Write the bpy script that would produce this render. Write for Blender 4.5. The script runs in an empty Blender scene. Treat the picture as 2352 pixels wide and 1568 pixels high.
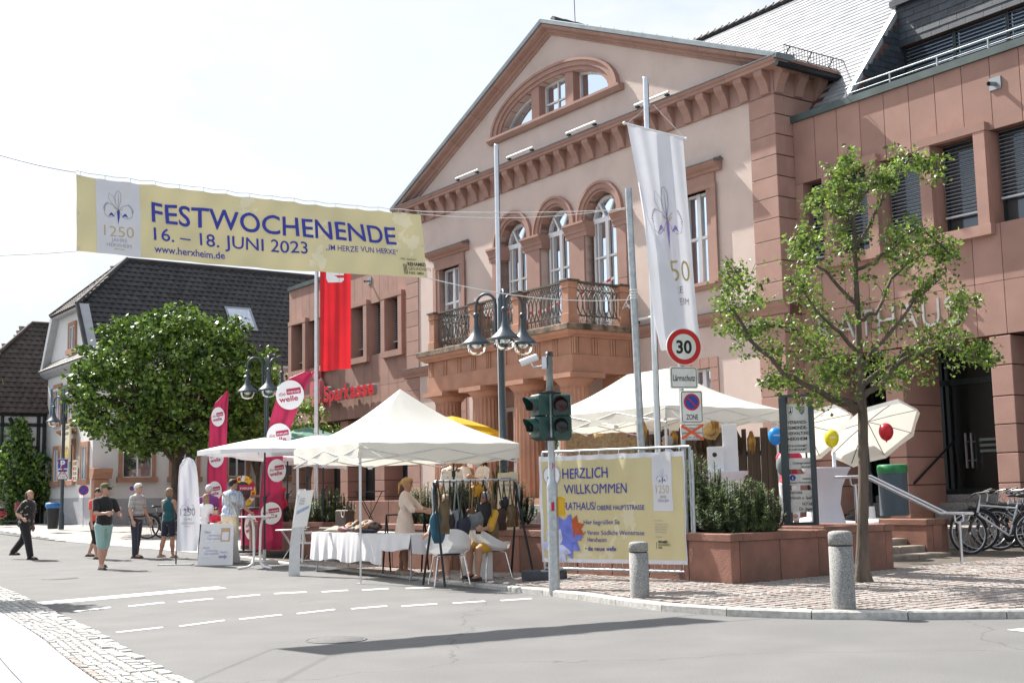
import bpy, bmesh, math, random
import numpy as np
from mathutils import Vector, Matrix
SC = bpy.context.scene
COL = SC.collection
PI = math.pi
RND = random.Random(11)
# ---------------------------------------------------------------- camera, sky, sun, exposure
FPX, CX, CY = 2857.0, 1176.0, 784.0          # focal length and centre in a 2352 px wide frame
PITCH, ROLL, CAMH = 0.12343, 0.01948, 1.35
_fw = Vector((0, math.cos(PITCH), math.sin(PITCH)))
_up0 = Vector((0, -math.sin(PITCH), math.cos(PITCH)))
_rt0 = Vector((1, 0, 0))
_rt = _rt0 * math.cos(ROLL) - _up0 * math.sin(ROLL)
_up = _rt0 * math.sin(ROLL) + _up0 * math.cos(ROLL)
cam = bpy.data.cameras.new('camera'); cam.sensor_width = 36; cam.lens = 36 * FPX / 2352
cam.clip_end = 3000; cam.clip_start = 0.1
camo = bpy.data.objects.new('camera', cam); COL.objects.link(camo)
camo.matrix_world = Matrix((( _rt.x, _up.x, -_fw.x, 0), (_rt.y, _up.y, -_fw.y, 0), (_rt.z, _up.z, -_fw.z, CAMH), (0, 0, 0, 1)))
SC.camera = camo
FAZ = -0.96127                                # heading of the town hall front
XD = Vector((math.cos(FAZ), math.sin(FAZ), 0)); ND = Vector((-math.sin(FAZ), math.cos(FAZ), 0))
FO = Vector((6.187, 28.0, 0))                 # right front corner of the town hall
LIGHT = (XD + ND * 0.21 + Vector((0, 0, -1.12))).normalized()
sun = bpy.data.lights.new('sun', 'SUN'); sun.energy = 5.0; sun.angle = math.radians(0.55); sun.color = (1.0, 0.955, 0.89)
suno = bpy.data.objects.new('sun', sun); COL.objects.link(suno)
suno.rotation_mode = 'QUATERNION'; suno.rotation_quaternion = LIGHT.to_track_quat('-Z', 'Y')
suno.location = (-20, 10, 30)
world = bpy.data.worlds.new('World'); SC.world = world; world.use_nodes = True
wn, wl = world.node_tree.nodes, world.node_tree.links
wn.clear()
wo = wn.new('ShaderNodeOutputWorld'); wb = wn.new('ShaderNodeBackground')
sky = wn.new('ShaderNodeTexSky'); sky.sky_type = 'NISHITA'; sky.sun_disc = False
sky.sun_elevation = math.asin(-LIGHT.z); sky.sun_rotation = math.atan2(-LIGHT.x, -LIGHT.y)
sky.air_density = 1.0; sky.dust_density = 3.0; sky.ozone_density = 1.0
tc = wn.new('ShaderNodeTexCoord'); mp = wn.new('ShaderNodeMapping'); mp.inputs['Scale'].default_value = (1, 1, 2.2)
nz = wn.new('ShaderNodeTexNoise'); nz.inputs['Scale'].default_value = 2.6; nz.inputs['Detail'].default_value = 9; nz.inputs['Roughness'].default_value = 0.6
cr = wn.new('ShaderNodeValToRGB'); cr.color_ramp.elements[0].position = 0.40; cr.color_ramp.elements[1].position = 0.56
cr.color_ramp.elements[0].color = (.12, .12, .12, 1); cr.color_ramp.elements[1].color = (1, 1, 1, 1)
mx = wn.new('ShaderNodeMix'); mx.data_type = 'RGBA'; mx.inputs['B'].default_value = (4.5, 4.72, 4.95, 1)
wl.new(tc.outputs['Generated'], mp.inputs['Vector']); wl.new(mp.outputs['Vector'], nz.inputs['Vector'])
wl.new(nz.outputs['Fac'], cr.inputs['Fac']); wl.new(cr.outputs['Color'], mx.inputs['Factor'])
wl.new(sky.outputs['Color'], mx.inputs['A']); wl.new(mx.outputs['Result'], wb.inputs['Color'])
wb.inputs['Strength'].default_value = 0.10
wl.new(wb.outputs['Background'], wo.inputs['Surface'])
SC.view_settings.view_transform = 'Standard'; SC.view_settings.look = 'None'
SC.view_settings.exposure = 1.08; SC.view_settings.gamma = 1.0; SC.view_settings.use_curve_mapping = False
SC.cycles.max_bounces = 7; SC.cycles.diffuse_bounces = 3; SC.cycles.transparent_max_bounces = 10
SC.cycles.caustics_reflective = False; SC.cycles.caustics_refractive = False
# ---------------------------------------------------------------- where things stand
def gz(x, y):
 """height of the ground: the street rises slightly towards the back"""
 return 0.02 * min(26.0, max(0.0, y - 26))
_KX = [(-60, 90), (-14, 43), (-8.6, 33.6), (-4, 24.6), (-1.8, 21.2), (0, 17.6), (1.05, 15.7), (1.7, 14.6), (2.5, 13.5), (5.2, 13.0), (60, 13.0)]
def pz(x, y):
 """height of the pavement: kerb height plus a gentle rise away from the kerb"""
 yk = 13.0
 for (a, b), (c, d) in zip(_KX, _KX[1:]):
  if a <= x <= c: yk = b + (d - b) * (x - a) / (c - a)
 s = min(1.0, max(0.0, (x + 2.5) / 4)); s = s * s * (3 - 2 * s)
 return gz(x, y) + 0.035 + s * (0.055 + 0.02 * min(9.0, max(0.0, y - yk)))
def ray(px, py):
 return _fw + _rt * ((px - CX) / FPX) + _up * ((CY - py) / FPX)
def at_z(px, py, z=0.0):
 d = ray(px, py); t = (z - CAMH) / d.z
 return Vector((0, 0, CAMH)) + d * t
def on(px, py, f=gz):
 z = .1
 for i in range(6):
  p = at_z(px, py, z); z = f(p.x, p.y)
 return p
def at_y(px, py, y):
 d = ray(px, py); return Vector((0, 0, CAMH)) + d * (y / d.y)
def F(x, y, z=0.0):
 """a point of the town hall's own frame (x to the right along the front, y into the building)"""
 return FO + XD * x + ND * y + Vector((0, 0, z))
def onY(px, yy):
 p = at_y(px, 1200, yy); p.z = pz(p.x, yy); return p
def toF(p):
 q = p - FO; return Vector((q.dot(XD), q.dot(ND), p.z))
# ---------------------------------------------------------------- materials
MATS = {}
def lin(c):
 return tuple(((v / 12.92) if v <= .04045 else ((v + .055) / 1.055) ** 2.4) for v in c)
def mat(name, col, rough=.75, var=.12, scale=6, bump=0.0, bscale=80, metal=0.0, rnd=0.0, col2=None, spec=.5, stain=None,
  trans=0.0, coords='Object', aniso=(1, 1, 1), coat=0.0, sheen=0.0, emit=None, detail=5):
 if name in MATS: return MATS[name]
 m = bpy.data.materials.new(name); m.use_nodes = True; MATS[name] = m
 n, l = m.node_tree.nodes, m.node_tree.links
 b = n['Principled BSDF']; out = n['Material Output']
 t = n.new('ShaderNodeTexCoord'); mpn = n.new('ShaderNodeMapping'); mpn.inputs['Scale'].default_value = aniso
 l.new(t.outputs[coords], mpn.inputs['Vector'])
 vec = mpn.outputs['Vector']
 if rnd:
  oi = n.new('ShaderNodeObjectInfo'); ad = n.new('ShaderNodeVectorMath'); ad.operation = 'ADD'
  cb = n.new('ShaderNodeCombineXYZ'); mu = n.new('ShaderNodeMath'); mu.operation = 'MULTIPLY'; mu.inputs[1].default_value = 37.0
  l.new(oi.outputs['Random'], mu.inputs[0]); l.new(mu.outputs[0], cb.inputs[0]); l.new(mu.outputs[0], cb.inputs[2])
  l.new(vec, ad.inputs[0]); l.new(cb.outputs[0], ad.inputs[1]); vec = ad.outputs[0]
 nn = n.new('ShaderNodeTexNoise'); nn.inputs['Scale'].default_value = scale; nn.inputs['Detail'].default_value = detail
 l.new(vec, nn.inputs['Vector'])
 r = n.new('ShaderNodeValToRGB')
 c2 = col2 if col2 else tuple(max(0, v * (1 - var)) for v in col)
 c1 = col if col2 else tuple(min(1, v * (1 + var)) for v in col)
 r.color_ramp.elements[0].position = .3; r.color_ramp.elements[1].position = .7
 r.color_ramp.elements[0].color = (*c2, 1); r.color_ramp.elements[1].color = (*c1, 1)
 l.new(nn.outputs['Fac'], r.inputs['Fac']); c = r.outputs['Color']
 if rnd:
  hs = n.new('ShaderNodeHueSaturation'); mr = n.new('ShaderNodeMapRange')
  mr.inputs['To Min'].default_value = 1 - rnd; mr.inputs['To Max'].default_value = 1 + rnd
  l.new(oi.outputs['Random'], mr.inputs['Value']); l.new(mr.outputs['Result'], hs.inputs['Value']); l.new(c, hs.inputs['Color']); c = hs.outputs['Color']
 if stain:
  scol, sscale, lo, hi = stain[:4]
  sn = n.new('ShaderNodeTexNoise'); sn.inputs['Scale'].default_value = sscale; sn.inputs['Detail'].default_value = 7; sn.inputs['Roughness'].default_value = .65
  l.new(vec, sn.inputs['Vector'])
  sr = n.new('ShaderNodeMapRange'); sr.inputs['From Min'].default_value = lo; sr.inputs['From Max'].default_value = hi
  sm = n.new('ShaderNodeMix'); sm.data_type = 'RGBA'; sm.inputs['B'].default_value = (*scol, 1)
  l.new(sn.outputs['Fac'], sr.inputs['Value']); l.new(sr.outputs['Result'], sm.inputs['Factor']); l.new(c, sm.inputs['A']); c = sm.outputs['Result']
 l.new(c, b.inputs['Base Color'])
 b.inputs['Roughness'].default_value = rough; b.inputs['Metallic'].default_value = metal
 b.inputs['Specular IOR Level'].default_value = spec
 if coat: b.inputs['Coat Weight'].default_value = coat; b.inputs['Coat Roughness'].default_value = .08
 if sheen: b.inputs['Sheen Weight'].default_value = sheen
 if bump:
  bn = n.new('ShaderNodeTexNoise'); bn.inputs['Scale'].default_value = bscale; bn.inputs['Detail'].default_value = 4
  l.new(vec, bn.inputs['Vector']); bp = n.new('ShaderNodeBump'); bp.inputs['Strength'].default_value = bump; bp.inputs['Distance'].default_value = .02
  l.new(bn.outputs['Fac'], bp.inputs['Height']); l.new(bp.outputs['Normal'], b.inputs['Normal'])
 if trans:
  tr = n.new('ShaderNodeBsdfTranslucent'); l.new(c, tr.inputs['Color']); ms = n.new('ShaderNodeMixShader'); ms.inputs[0].default_value = trans
  l.new(b.outputs[0], ms.inputs[1]); l.new(tr.outputs[0], ms.inputs[2]); l.new(ms.outputs[0], out.inputs['Surface'])
 if emit: b.inputs['Emission Color'].default_value = (*emit[0], 1); b.inputs['Emission Strength'].default_value = emit[1]
 return m
def glass_mat(name, tint=(.03, .04, .045), rough=.03, refl=.26):
 if name in MATS: return MATS[name]
 m = bpy.data.materials.new(name); m.use_nodes = True; MATS[name] = m
 n, l = m.node_tree.nodes, m.node_tree.links; b = n['Principled BSDF']
 b.inputs['Base Color'].default_value = (*tint, 1); b.inputs['Roughness'].default_value = .4
 t = n.new('ShaderNodeTexCoord'); nn = n.new('ShaderNodeTexNoise'); nn.inputs['Scale'].default_value = 1.3; l.new(t.outputs['Object'], nn.inputs['Vector'])
 bp = n.new('ShaderNodeBump'); bp.inputs['Strength'].default_value = .1; bp.inputs['Distance'].default_value = .05
 g = n.new('ShaderNodeBsdfGlossy'); g.inputs['Roughness'].default_value = rough; g.inputs['Color'].default_value = (.74, .86, 1, 1); l.new(bp.outputs['Normal'], g.inputs['Normal'])  # bluish gloss colour stands in for blue sky reflected in the panes
 l.new(nn.outputs['Fac'], bp.inputs['Height']); fr = n.new('ShaderNodeFresnel'); fr.inputs['IOR'].default_value = 1.5
 ad = n.new('ShaderNodeMath'); ad.operation = 'ADD'; ad.use_clamp = True; ad.inputs[1].default_value = refl; l.new(fr.outputs[0], ad.inputs[0])
 ms = n.new('ShaderNodeMixShader'); l.new(ad.outputs[0], ms.inputs[0]); l.new(b.outputs[0], ms.inputs[1]); l.new(g.outputs[0], ms.inputs[2]); l.new(ms.outputs[0], n['Material Output'].inputs['Surface'])
 return m
def clear_glass(name, alpha=.25):
 if name in MATS: return MATS[name]
 m = bpy.data.materials.new(name); m.use_nodes = True; MATS[name] = m
 n, l = m.node_tree.nodes, m.node_tree.links
 g = n.new('ShaderNodeBsdfGlossy'); g.inputs['Roughness'].default_value = .03; tr = n.new('ShaderNodeBsdfTransparent'); tr.inputs['Color'].default_value = (.9, .93, .93, 1)
 fr = n.new('ShaderNodeLayerWeight'); fr.inputs['Blend'].default_value = alpha; ms = n.new('ShaderNodeMixShader')
 l.new(fr.outputs['Fresnel'], ms.inputs[0]); l.new(tr.outputs[0], ms.inputs[1]); l.new(g.outputs[0], ms.inputs[2]); l.new(ms.outputs[0], n['Material Output'].inputs['Surface'])
 return m
# ---------------------------------------------------------------- mesh collecting
class MB:
 def __init__(s): s.v = []; s.f = []; s.m = []; s.sm = []; s.cur = 0; s.X = None; s.smooth = False
 def P(s, p):
  p = Vector(p); return tuple(s.X @ p) if s.X is not None else tuple(p)
 def add(s, vs, fs, smooth=None):
  o = len(s.v); s.v += [s.P(p) for p in vs]; s.f += [tuple(i + o for i in f) for f in fs]
  s.m += [s.cur] * len(fs); s.sm += [s.smooth if smooth is None else smooth] * len(fs); return s
 def box(s, a, b, m=None):
  if m is not None: s.cur = m
  x0, y0, z0 = a; x1, y1, z1 = b
  s.add([(x0, y0, z0), (x1, y0, z0), (x1, y1, z0), (x0, y1, z0), (x0, y0, z1), (x1, y0, z1), (x1, y1, z1), (x0, y1, z1)],
              [(0, 3, 2, 1), (4, 5, 6, 7), (0, 1, 5, 4), (1, 2, 6, 5), (2, 3, 7, 6), (3, 0, 4, 7)], False); return s
 def bbox(s, a, b, ch=.01):
  """a box with chamfered edges on the top and the four uprights"""
  x0, y0, z0 = a; x1, y1, z1 = b; c = ch
  ring = lambda i, z: [(x0 + i + c, y0 + i, z), (x1 - i - c, y0 + i, z), (x1 - i, y0 + i + c, z), (x1 - i, y1 - i - c, z), (x1 - i - c, y1 - i, z), (x0 + i + c, y1 - i, z), (x0 + i, y1 - i - c, z), (x0 + i, y0 + i + c, z)]
  vs = ring(0, z0) + ring(0, z1 - c) + ring(c, z1); fs = [tuple(range(7, -1, -1)), tuple(range(16, 24))]
  for k in (0, 8):
   for i in range(8): j = (i + 1) % 8; fs.append((k + i, k + j, k + 8 + j, k + 8 + i))
  s.add(vs, fs, False); return s
 def quad(s, *p): s.add(p, [tuple(range(len(p)))], False); return s
 def tube(s, pts, r, n=8, cap=True, sm=True):
  pts = [Vector(p) for p in pts]; rs = r if isinstance(r, (list, tuple)) else [r] * len(pts)
  vs = []; fs = []; u = None
  for i, p in enumerate(pts):
   d = (pts[min(i + 1, len(pts) - 1)] - pts[max(i - 1, 0)]);
   if d.length < 1e-9: d = Vector((0, 0, 1))
   d.normalize()
   if u is None: u = d.orthogonal().normalized()
   else:
    u = u - d * u.dot(d)
    u = u.normalized() if u.length > 1e-6 else d.orthogonal().normalized()
   w = d.cross(u)
   for k in range(n):
    a = 2 * PI * k / n; vs.append(p + (u * math.cos(a) + w * math.sin(a)) * rs[i])
  for i in range(len(pts) - 1):
   for k in range(n):
    j = (k + 1) % n; fs.append((i * n + k, i * n + j, (i + 1) * n + j, (i + 1) * n + k))
  s.add(vs, fs, sm)
  if cap:
   e = len(pts) - 1
   s.add(vs[:n], [tuple(range(n - 1, -1, -1))], False); s.add(vs[e * n:], [tuple(range(n))], False)
  return s
 def lathe(s, prof, n=16, c=(0, 0, 0), sm=True, flute=0):
  vs = []; fs = []; c = Vector(c)
  for (r, z) in prof:
   for k in range(n):
    a = 2 * PI * k / n; rr = r * (1 - (flute if k % 2 else 0)); vs.append(c + Vector((rr * math.cos(a), rr * math.sin(a), z)))
  for i in range(len(prof) - 1):
   for k in range(n):
    j = (k + 1) % n; fs.append((i * n + k, i * n + j, (i + 1) * n + j, (i + 1) * n + k))
  s.add(vs, fs, sm)
  if prof[0][0] > 1e-4: s.add(vs[:n], [tuple(range(n - 1, -1, -1))], False)
  if prof[-1][0] > 1e-4: s.add(vs[-n:], [tuple(range(n))], False)
  return s
 def ball(s, c, r, nu=10, nv=7):
  rx, ry, rz = r if isinstance(r, (tuple, list)) else (r, r, r); c = Vector(c); vs = []; fs = []
  for i in range(nv + 1):
   t = PI * i / nv
   for k in range(nu):
    a = 2 * PI * k / nu; vs.append(c + Vector((rx * math.sin(t) * math.cos(a), ry * math.sin(t) * math.sin(a), rz * math.cos(t))))
  for i in range(nv):
   for k in range(nu):
    j = (k + 1) % nu; fs.append((i * nu + k, (i + 1) * nu + k, (i + 1) * nu + j, i * nu + j))
  s.add(vs, fs, True); return s
 def prism(s, poly, lo, hi, plane='xz', sm=False):
  """extrude a polygon; plane xz: poly=(x,z), lo/hi along y; xy: along z; yz: along x"""
  n = len(poly)
  def q(a, b, t): return {'xz': (a, t, b), 'xy': (a, b, t), 'yz': (t, a, b)}[plane]
  vs = [q(a, b, lo) for a, b in poly] + [q(a, b, hi) for a, b in poly]
  fs = [tuple(range(n - 1, -1, -1)), tuple(range(n, 2 * n))] + [(i, (i + 1) % n, n + (i + 1) % n, n + i) for i in range(n)]
  s.add(vs, fs, sm); return s
 def grid(s, fn, nu, nv, sm=True):
  vs = [fn(i / nu, j / nv) for j in range(nv + 1) for i in range(nu + 1)]
  fs = [(j * (nu + 1) + i, j * (nu + 1) + i + 1, (j + 1) * (nu + 1) + i + 1, (j + 1) * (nu + 1) + i) for j in range(nv) for i in range(nu)]
  s.add(vs, fs, sm); return s
 def mesh(s, name, mats):
  me = bpy.data.meshes.new(name); me.from_pydata(s.v, [], s.f)
  for m in (mats if isinstance(mats, (list, tuple)) else [mats]): me.materials.append(m)
  if s.f:
   me.polygons.foreach_set('material_index', s.m); me.polygons.foreach_set('use_smooth', s.sm)
  me.update(); return me
 def build(s, name, mats, parent=None, loc=None, rz=None, **kw):
  o = bpy.data.objects.new(name, s.mesh(name, mats)); COL.objects.link(o)
  if parent is not None: o.parent = parent
  if loc is not None: o.location = loc
  if rz is not None: o.rotation_euler = (0, 0, rz)
  tag(o, **kw); return o
def tag(o, label=None, cat=None, group=None, kind=None):
 if label: o['label'] = label
 if cat: o['category'] = cat
 if group: o['group'] = group
 if kind: o['kind'] = kind
 return o
def empty(name, loc=(0, 0, 0), rz=0.0, label=None, cat=None, group=None):
 o = bpy.data.objects.new(name, None); o.empty_display_size = .2; COL.objects.link(o)
 o.location = loc; o.rotation_euler = (0, 0, rz); return tag(o, label, cat, group)
def inst(me, name, parent, loc=(0, 0, 0), rot=(0, 0, 0), scale=None):
 o = bpy.data.objects.new(name, me); COL.objects.link(o); o.parent = parent; o.location = loc; o.rotation_euler = rot
 if scale: o.scale = scale
 return o
def kids(o):
 return list(o.children)
def _unused(o):
 return [c for c in COL.objects if c.parent == o]
def dup(root, loc, rz=None, label=None, group=None, scale=None, tree=None):
 """copy of a thing with copies of its parts and sub-parts"""
 r = root.copy(); COL.objects.link(r); r.location = loc
 if rz is not None: r.rotation_euler = (root.rotation_euler.x, root.rotation_euler.y, rz)
 if scale: r.scale = scale
 if label: r['label'] = label
 if group: r['group'] = group
 for ch in kids(root):
  if ch == r: continue
  c = ch.copy(); COL.objects.link(c); c.parent = r
  for g in kids(ch):
   d = g.copy(); COL.objects.link(d); d.parent = c
 return r
# ---------------------------------------------------------------- lettering
_TX = {}
def text_geo(s, bold=0.0, spacing=1.0, fine=0):
 k = (s, bold, spacing, fine)
 if k in _TX: return _TX[k]
 cu = bpy.data.curves.new('t', 'FONT'); cu.body = s; cu.size = 1; cu.resolution_u = 4; cu.offset = bold; cu.space_character = spacing
 o = bpy.data.objects.new('t', cu); COL.objects.link(o)
 dg = bpy.context.evaluated_depsgraph_get(); dg.update()
 me = bpy.data.meshes.new_from_object(o.evaluated_get(dg))
 v = [(p.co.x, p.co.y) for p in me.vertices]; f = [tuple(p.vertices) for p in me.polygons]
 ex = [tuple(e.vertices) for e in me.edges]
 if fine and v:
  bm = bmesh.new(); bm.from_mesh(me); bmesh.ops.triangulate(bm, faces=bm.faces)
  for _ in range(3):
   e = [e for e in bm.edges if e.calc_length() > fine]
   if not e: break
   bmesh.ops.subdivide_edges(bm, edges=e, cuts=1); bmesh.ops.triangulate(bm, faces=[f for f in bm.faces if len(f.verts) > 3])
  bm.verts.ensure_lookup_table(); v = [(p.co.x, p.co.y) for p in bm.verts]; f = [tuple(q.index for q in p.verts) for p in bm.faces]; bm.free()
 bpy.data.objects.remove(o); bpy.data.curves.remove(cu); bpy.data.meshes.remove(me)
 if not v: v = [(0, 0)]
 x0 = min(p[0] for p in v); x1 = max(p[0] for p in v)
 _TX[k] = (v, f, x0, x1); return _TX[k]
def put_text(mb, s, x, y, h, fn, w=None, bold=0.0, align='l', depth=0.0, spacing=1.0, cap=.71, fine=0):
 """lay text on a surface fn(u,v,off)->point; h is the height of a capital letter, w an exact width"""
 v, f, x0, x1 = text_geo(s, bold, spacing, fine or put_text.fine); sc = h / cap; sx = sc if w is None else w / max(1e-6, (x1 - x0))
 W = (x1 - x0) * sx; ox = x - (0 if align == 'l' else W / 2 if align == 'c' else W)
 pts = [(ox + (a - x0) * sx, y + b * sc) for a, b in v]
 if depth == 0: mb.add([fn(a, b, 0) for a, b in pts], f, False)
 else:
  n = len(pts); cnt = {}
  for g in f:
   for i in range(len(g)):
    e = (g[i], g[(i + 1) % len(g)]); cnt[e] = 1
  rim = [e for e in cnt if (e[1], e[0]) not in cnt]
  mb.add([fn(a, b, depth) for a, b in pts] + [fn(a, b, 0) for a, b in pts],
               f + [(b, a, a + n, b + n) for a, b in rim], False)
 return W
put_text.fine = 0
def plane_fn(o, xd, yd, nrm):
 o, xd, yd, nrm = Vector(o), Vector(xd), Vector(yd), Vector(nrm)
 return lambda u, v, off=0: o + xd * u + yd * v + nrm * off
def disc(mb, cx, cy, r, fn, off=0, n=28, r2=None, ry=None, a0=0, a1=2 * PI):
 ry = ry or r; full = abs(a1 - a0 - 2 * PI) < 1e-6; m = n if full else n + 1
 A = [a0 + (a1 - a0) * i / n for i in range(m)]
 if r2 is None:
  mb.add([fn(cx + r * math.cos(a), cy + ry * math.sin(a), off) for a in A], [tuple(range(m))], False)
 else:
  k = r2 / r
  mb.add([fn(cx + r * math.cos(a), cy + ry * math.sin(a), off) for a in A] + [fn(cx + r * k * math.cos(a), cy + ry * k * math.sin(a), off) for a in A],
               [(i, (i + 1) % m, m + (i + 1) % m, m + i) for i in range(n)], False)
def rect(mb, x0, y0, x1, y1, fn, off=0, nx=1, ny=1):
 mb.grid(lambda a, b: fn(x0 + (x1 - x0) * a, y0 + (y1 - y0) * b, off), nx, ny, False)
def poly(mb, pts, fn, off=0):
 mb.add([fn(a, b, off) for a, b in pts], [tuple(range(len(pts)))], False)
def strip(mb, pts, w, fn, off=0):
 """a printed line of width w through 2D points"""
 P = [Vector(p) for p in pts]; a = []; b = []
 for i, p in enumerate(P):
  d = P[min(i + 1, len(P) - 1)] - P[max(0, i - 1)]; d = Vector((-d.y, d.x)).normalized() * (w / 2 * (1 if 0 < i < len(P) - 1 else .5))
  a.append(p + d); b.append(p - d)
 n = len(P)
 mb.add([fn(q.x, q.y, off) for q in b + a], [(i, i + 1, n + i + 1, n + i) for i in range(n - 1)], False)
def iris(mb, cx, cy, s, fn, dark, line, gold, off=0):
 """the plain line-drawn flower print of the anniversary cloths"""
 def q(pts): return [(cx + a * s, cy + b * s) for a, b in pts]
 mb.cur = dark
 poly(mb, q([(-.05, -.05), (0, -.62), (.06, -.3), (.07, 0), (0, .08)]), fn, off)
 for sg in (-1, 1):
  poly(mb, q([(sg * .14, -.3), (sg * .3, -.24), (sg * .42, -.32), (sg * .34, -.16), (sg * .28, -.12)][::sg]), fn, off)
  for a in range(7):
   t = -.3 + a * .26; t2 = t + .13
   poly(mb, q([(sg * (.42 + .2 * math.cos(t)) , .0 + .3 * math.sin(t)), (sg * (.42 + .2 * math.cos(t2)), .3 * math.sin(t2)), (sg * (.42 + .13 * math.cos(t2)), .2 * math.sin(t2))][::sg]), fn, off)
 mb.cur = line
 pet = [(0, .05), (-.12, .35), (-.14, .6), (-.06, .85), (.04, .9), (.13, .75), (.12, .45), (0, .05)]
 strip(mb, q(pet), .02 * s, fn, off)
 strip(mb, q([(0, .05), (.02, .4), (.01, .8)]), .02 * s, fn, off)
 strip(mb, q([(-.02, .05), (-.3, .3), (-.42, .5), (-.38, .75), (-.2, .6), (-.12, .35)]), .014 * s, fn, off)
 for sg in (-1, 1):
  strip(mb, q([(0, .02), (sg * .2, .2), (sg * .45, .28), (sg * .64, .05), (sg * .56, -.28), (sg * .36, -.36), (sg * .18, -.25), (sg * .04, -.02)]), .02 * s, fn, off)
 mb.cur = gold
 strip(mb, q([(-.2, .12), (-.06, .06), (.04, .0), (.2, .1)]), .04 * s, fn, off)
# ---------------------------------------------------------------- colours used all over
SAND = mat('red_sandstone', (.355, .215, .175), .85, .10, 2.2, .25, 45, rnd=.07, stain=((.27, .17, .15), 1.1, .58, .85))
SANDW = mat('weathered_sandstone', (.235, .115, .085), .85, .2, 2.5, .35, 40, rnd=.1, stain=((.13, .085, .06), 1.4, .5, .72))
SANDO = mat('worn_sandstone', (.40, .215, .145), .85, .14, 2.5, .3, 40, stain=((.20, .15, .10), 2.2, .62, .8))
PLAST = mat('pink_render', (.60, .485, .435), .9, .05, 1.3, .5, 55, stain=((.50, .40, .35), .7, .5, .8))
WHITEW = mat('white_wall_render', (.74, .74, .73), .9, .04, 1.0, .3, 60, stain=((.55, .55, .54), .8, .55, .85))
ZINC = mat('zinc_sheet', (.30, .34, .36), .45, .12, 3, metal=.6)
DKMET = mat('dark_blue_metal', (.030, .040, .052), .4, .15, 6, metal=.5)
GALV = mat('galvanised_steel', (.42, .45, .47), .42, .18, 14, .08, 60, metal=.75)
ALU = mat('brushed_aluminium', (.62, .65, .68), .32, .06, 10, metal=.8)
CHROME = mat('chrome', (.75, .76, .78), .12, .03, 10, metal=1)
WHITEP = mat('white_paint', (.80, .80, .80), .45, .04, 4)
WHITEC = mat('white_cotton', (.80, .80, .83), .9, .05, 3, .15, 30, trans=.12)
TENTM = mat('cream_tent_fabric', (.80, .79, .73), .8, .03, 2, .08, 14, trans=.30)
BLACKP = mat('black_plastic', (.018, .018, .020), .5, .2, 8)
BLACKM = mat('black_metal', (.02, .022, .025), .4, .2, 8, metal=.4)
GLASS = glass_mat('window_glass')
GLASSD = glass_mat('dim_window_glass', refl=.06)
CLEAR = clear_glass('clear_glass')
CREAM = mat('cream_print', (.62, .53, .25), .8, .05, 2)
BLUEP = mat('blue_print', (.035, .045, .33), .7, .05, 4)
WOOD = mat('brown_wood', (.20, .105, .05), .7, .3, 6, .2, 30, aniso=(1, 1, .15))
RUBBER = mat('tyre_rubber', (.02, .02, .021), .8, .2, 20)
GRANITE = mat('grey_granite', (.25, .25, .24), .85, .45, 70, .25, 90, detail=2, rnd=.08)
SOIL = mat('dark_soil', (.05, .035, .025), .95, .4, 12, .5, 30)
# ================================================================ ground
ASPH = mat('asphalt', (.150, .149, .147), .92, .10, 1.2, .35, 160, stain=((.130, .130, .129), .35, .45, .7), detail=9)
n_, l_ = ASPH.node_tree.nodes, ASPH.node_tree.links        # hairline cracks and bright aggregate in the asphalt
bs_ = n_['Principled BSDF']; src = bs_.inputs['Base Color'].links[0].from_socket; tcn = n_.new('ShaderNodeTexCoord')
wv = n_.new('ShaderNodeTexNoise'); wv.inputs['Scale'].default_value = 1.1; wv.inputs['Detail'].default_value = 6; am_ = n_.new('ShaderNodeVectorMath'); am_.operation = 'ADD'
l_.new(tcn.outputs['Object'], wv.inputs['Vector']); l_.new(tcn.outputs['Object'], am_.inputs[0]); l_.new(wv.outputs['Color'], am_.inputs[1])
vo = n_.new('ShaderNodeTexVoronoi'); vo.feature = 'DISTANCE_TO_EDGE'; vo.inputs['Scale'].default_value = .16; l_.new(am_.outputs[0], vo.inputs['Vector'])
cm_ = n_.new('ShaderNodeMapRange'); cm_.inputs['From Min'].default_value = 0; cm_.inputs['From Max'].default_value = .0022; cm_.inputs['To Min'].default_value = .55; cm_.inputs['To Max'].default_value = 1; l_.new(vo.outputs['Distance'], cm_.inputs['Value'])
ag = n_.new('ShaderNodeTexNoise'); ag.inputs['Scale'].default_value = 85; ag.inputs['Detail'].default_value = 2; l_.new(tcn.outputs['Object'], ag.inputs['Vector'])
ar = n_.new('ShaderNodeMapRange'); ar.inputs['From Min'].default_value = .3; ar.inputs['From Max'].default_value = .7; ar.inputs['To Min'].default_value = .78; ar.inputs['To Max'].default_value = 1.22; l_.new(ag.outputs['Fac'], ar.inputs['Value'])
mm_ = n_.new('ShaderNodeMath'); mm_.operation = 'MULTIPLY'; l_.new(cm_.outputs[0], mm_.inputs[0]); l_.new(ar.outputs[0], mm_.inputs[1])
vm = n_.new('ShaderNodeVectorMath'); vm.operation = 'SCALE'; l_.new(src, vm.inputs[0]); l_.new(mm_.outputs[0], vm.inputs['Scale']); l_.new(vm.outputs[0], bs_.inputs['Base Color'])
mb = MB()
xs = [-160, -90, -60] + [-40 + 4 * i for i in range(21)] + [60, 90, 160]; ys = [-8, 0, 4, 8, 12, 16, 20, 24, 26, 30, 34, 38, 44, 50, 60, 75, 95, 130, 200, 320]
vs = [(x, y, gz(x, y)) for y in ys for x in xs]; n = len(xs)
mb.add(vs, [(j * n + i, j * n + i + 1, (j + 1) * n + i + 1, (j + 1) * n + i) for j in range(len(ys) - 1) for i in range(n - 1)], False)
road = mb.build('road', ASPH, kind='structure')
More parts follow.
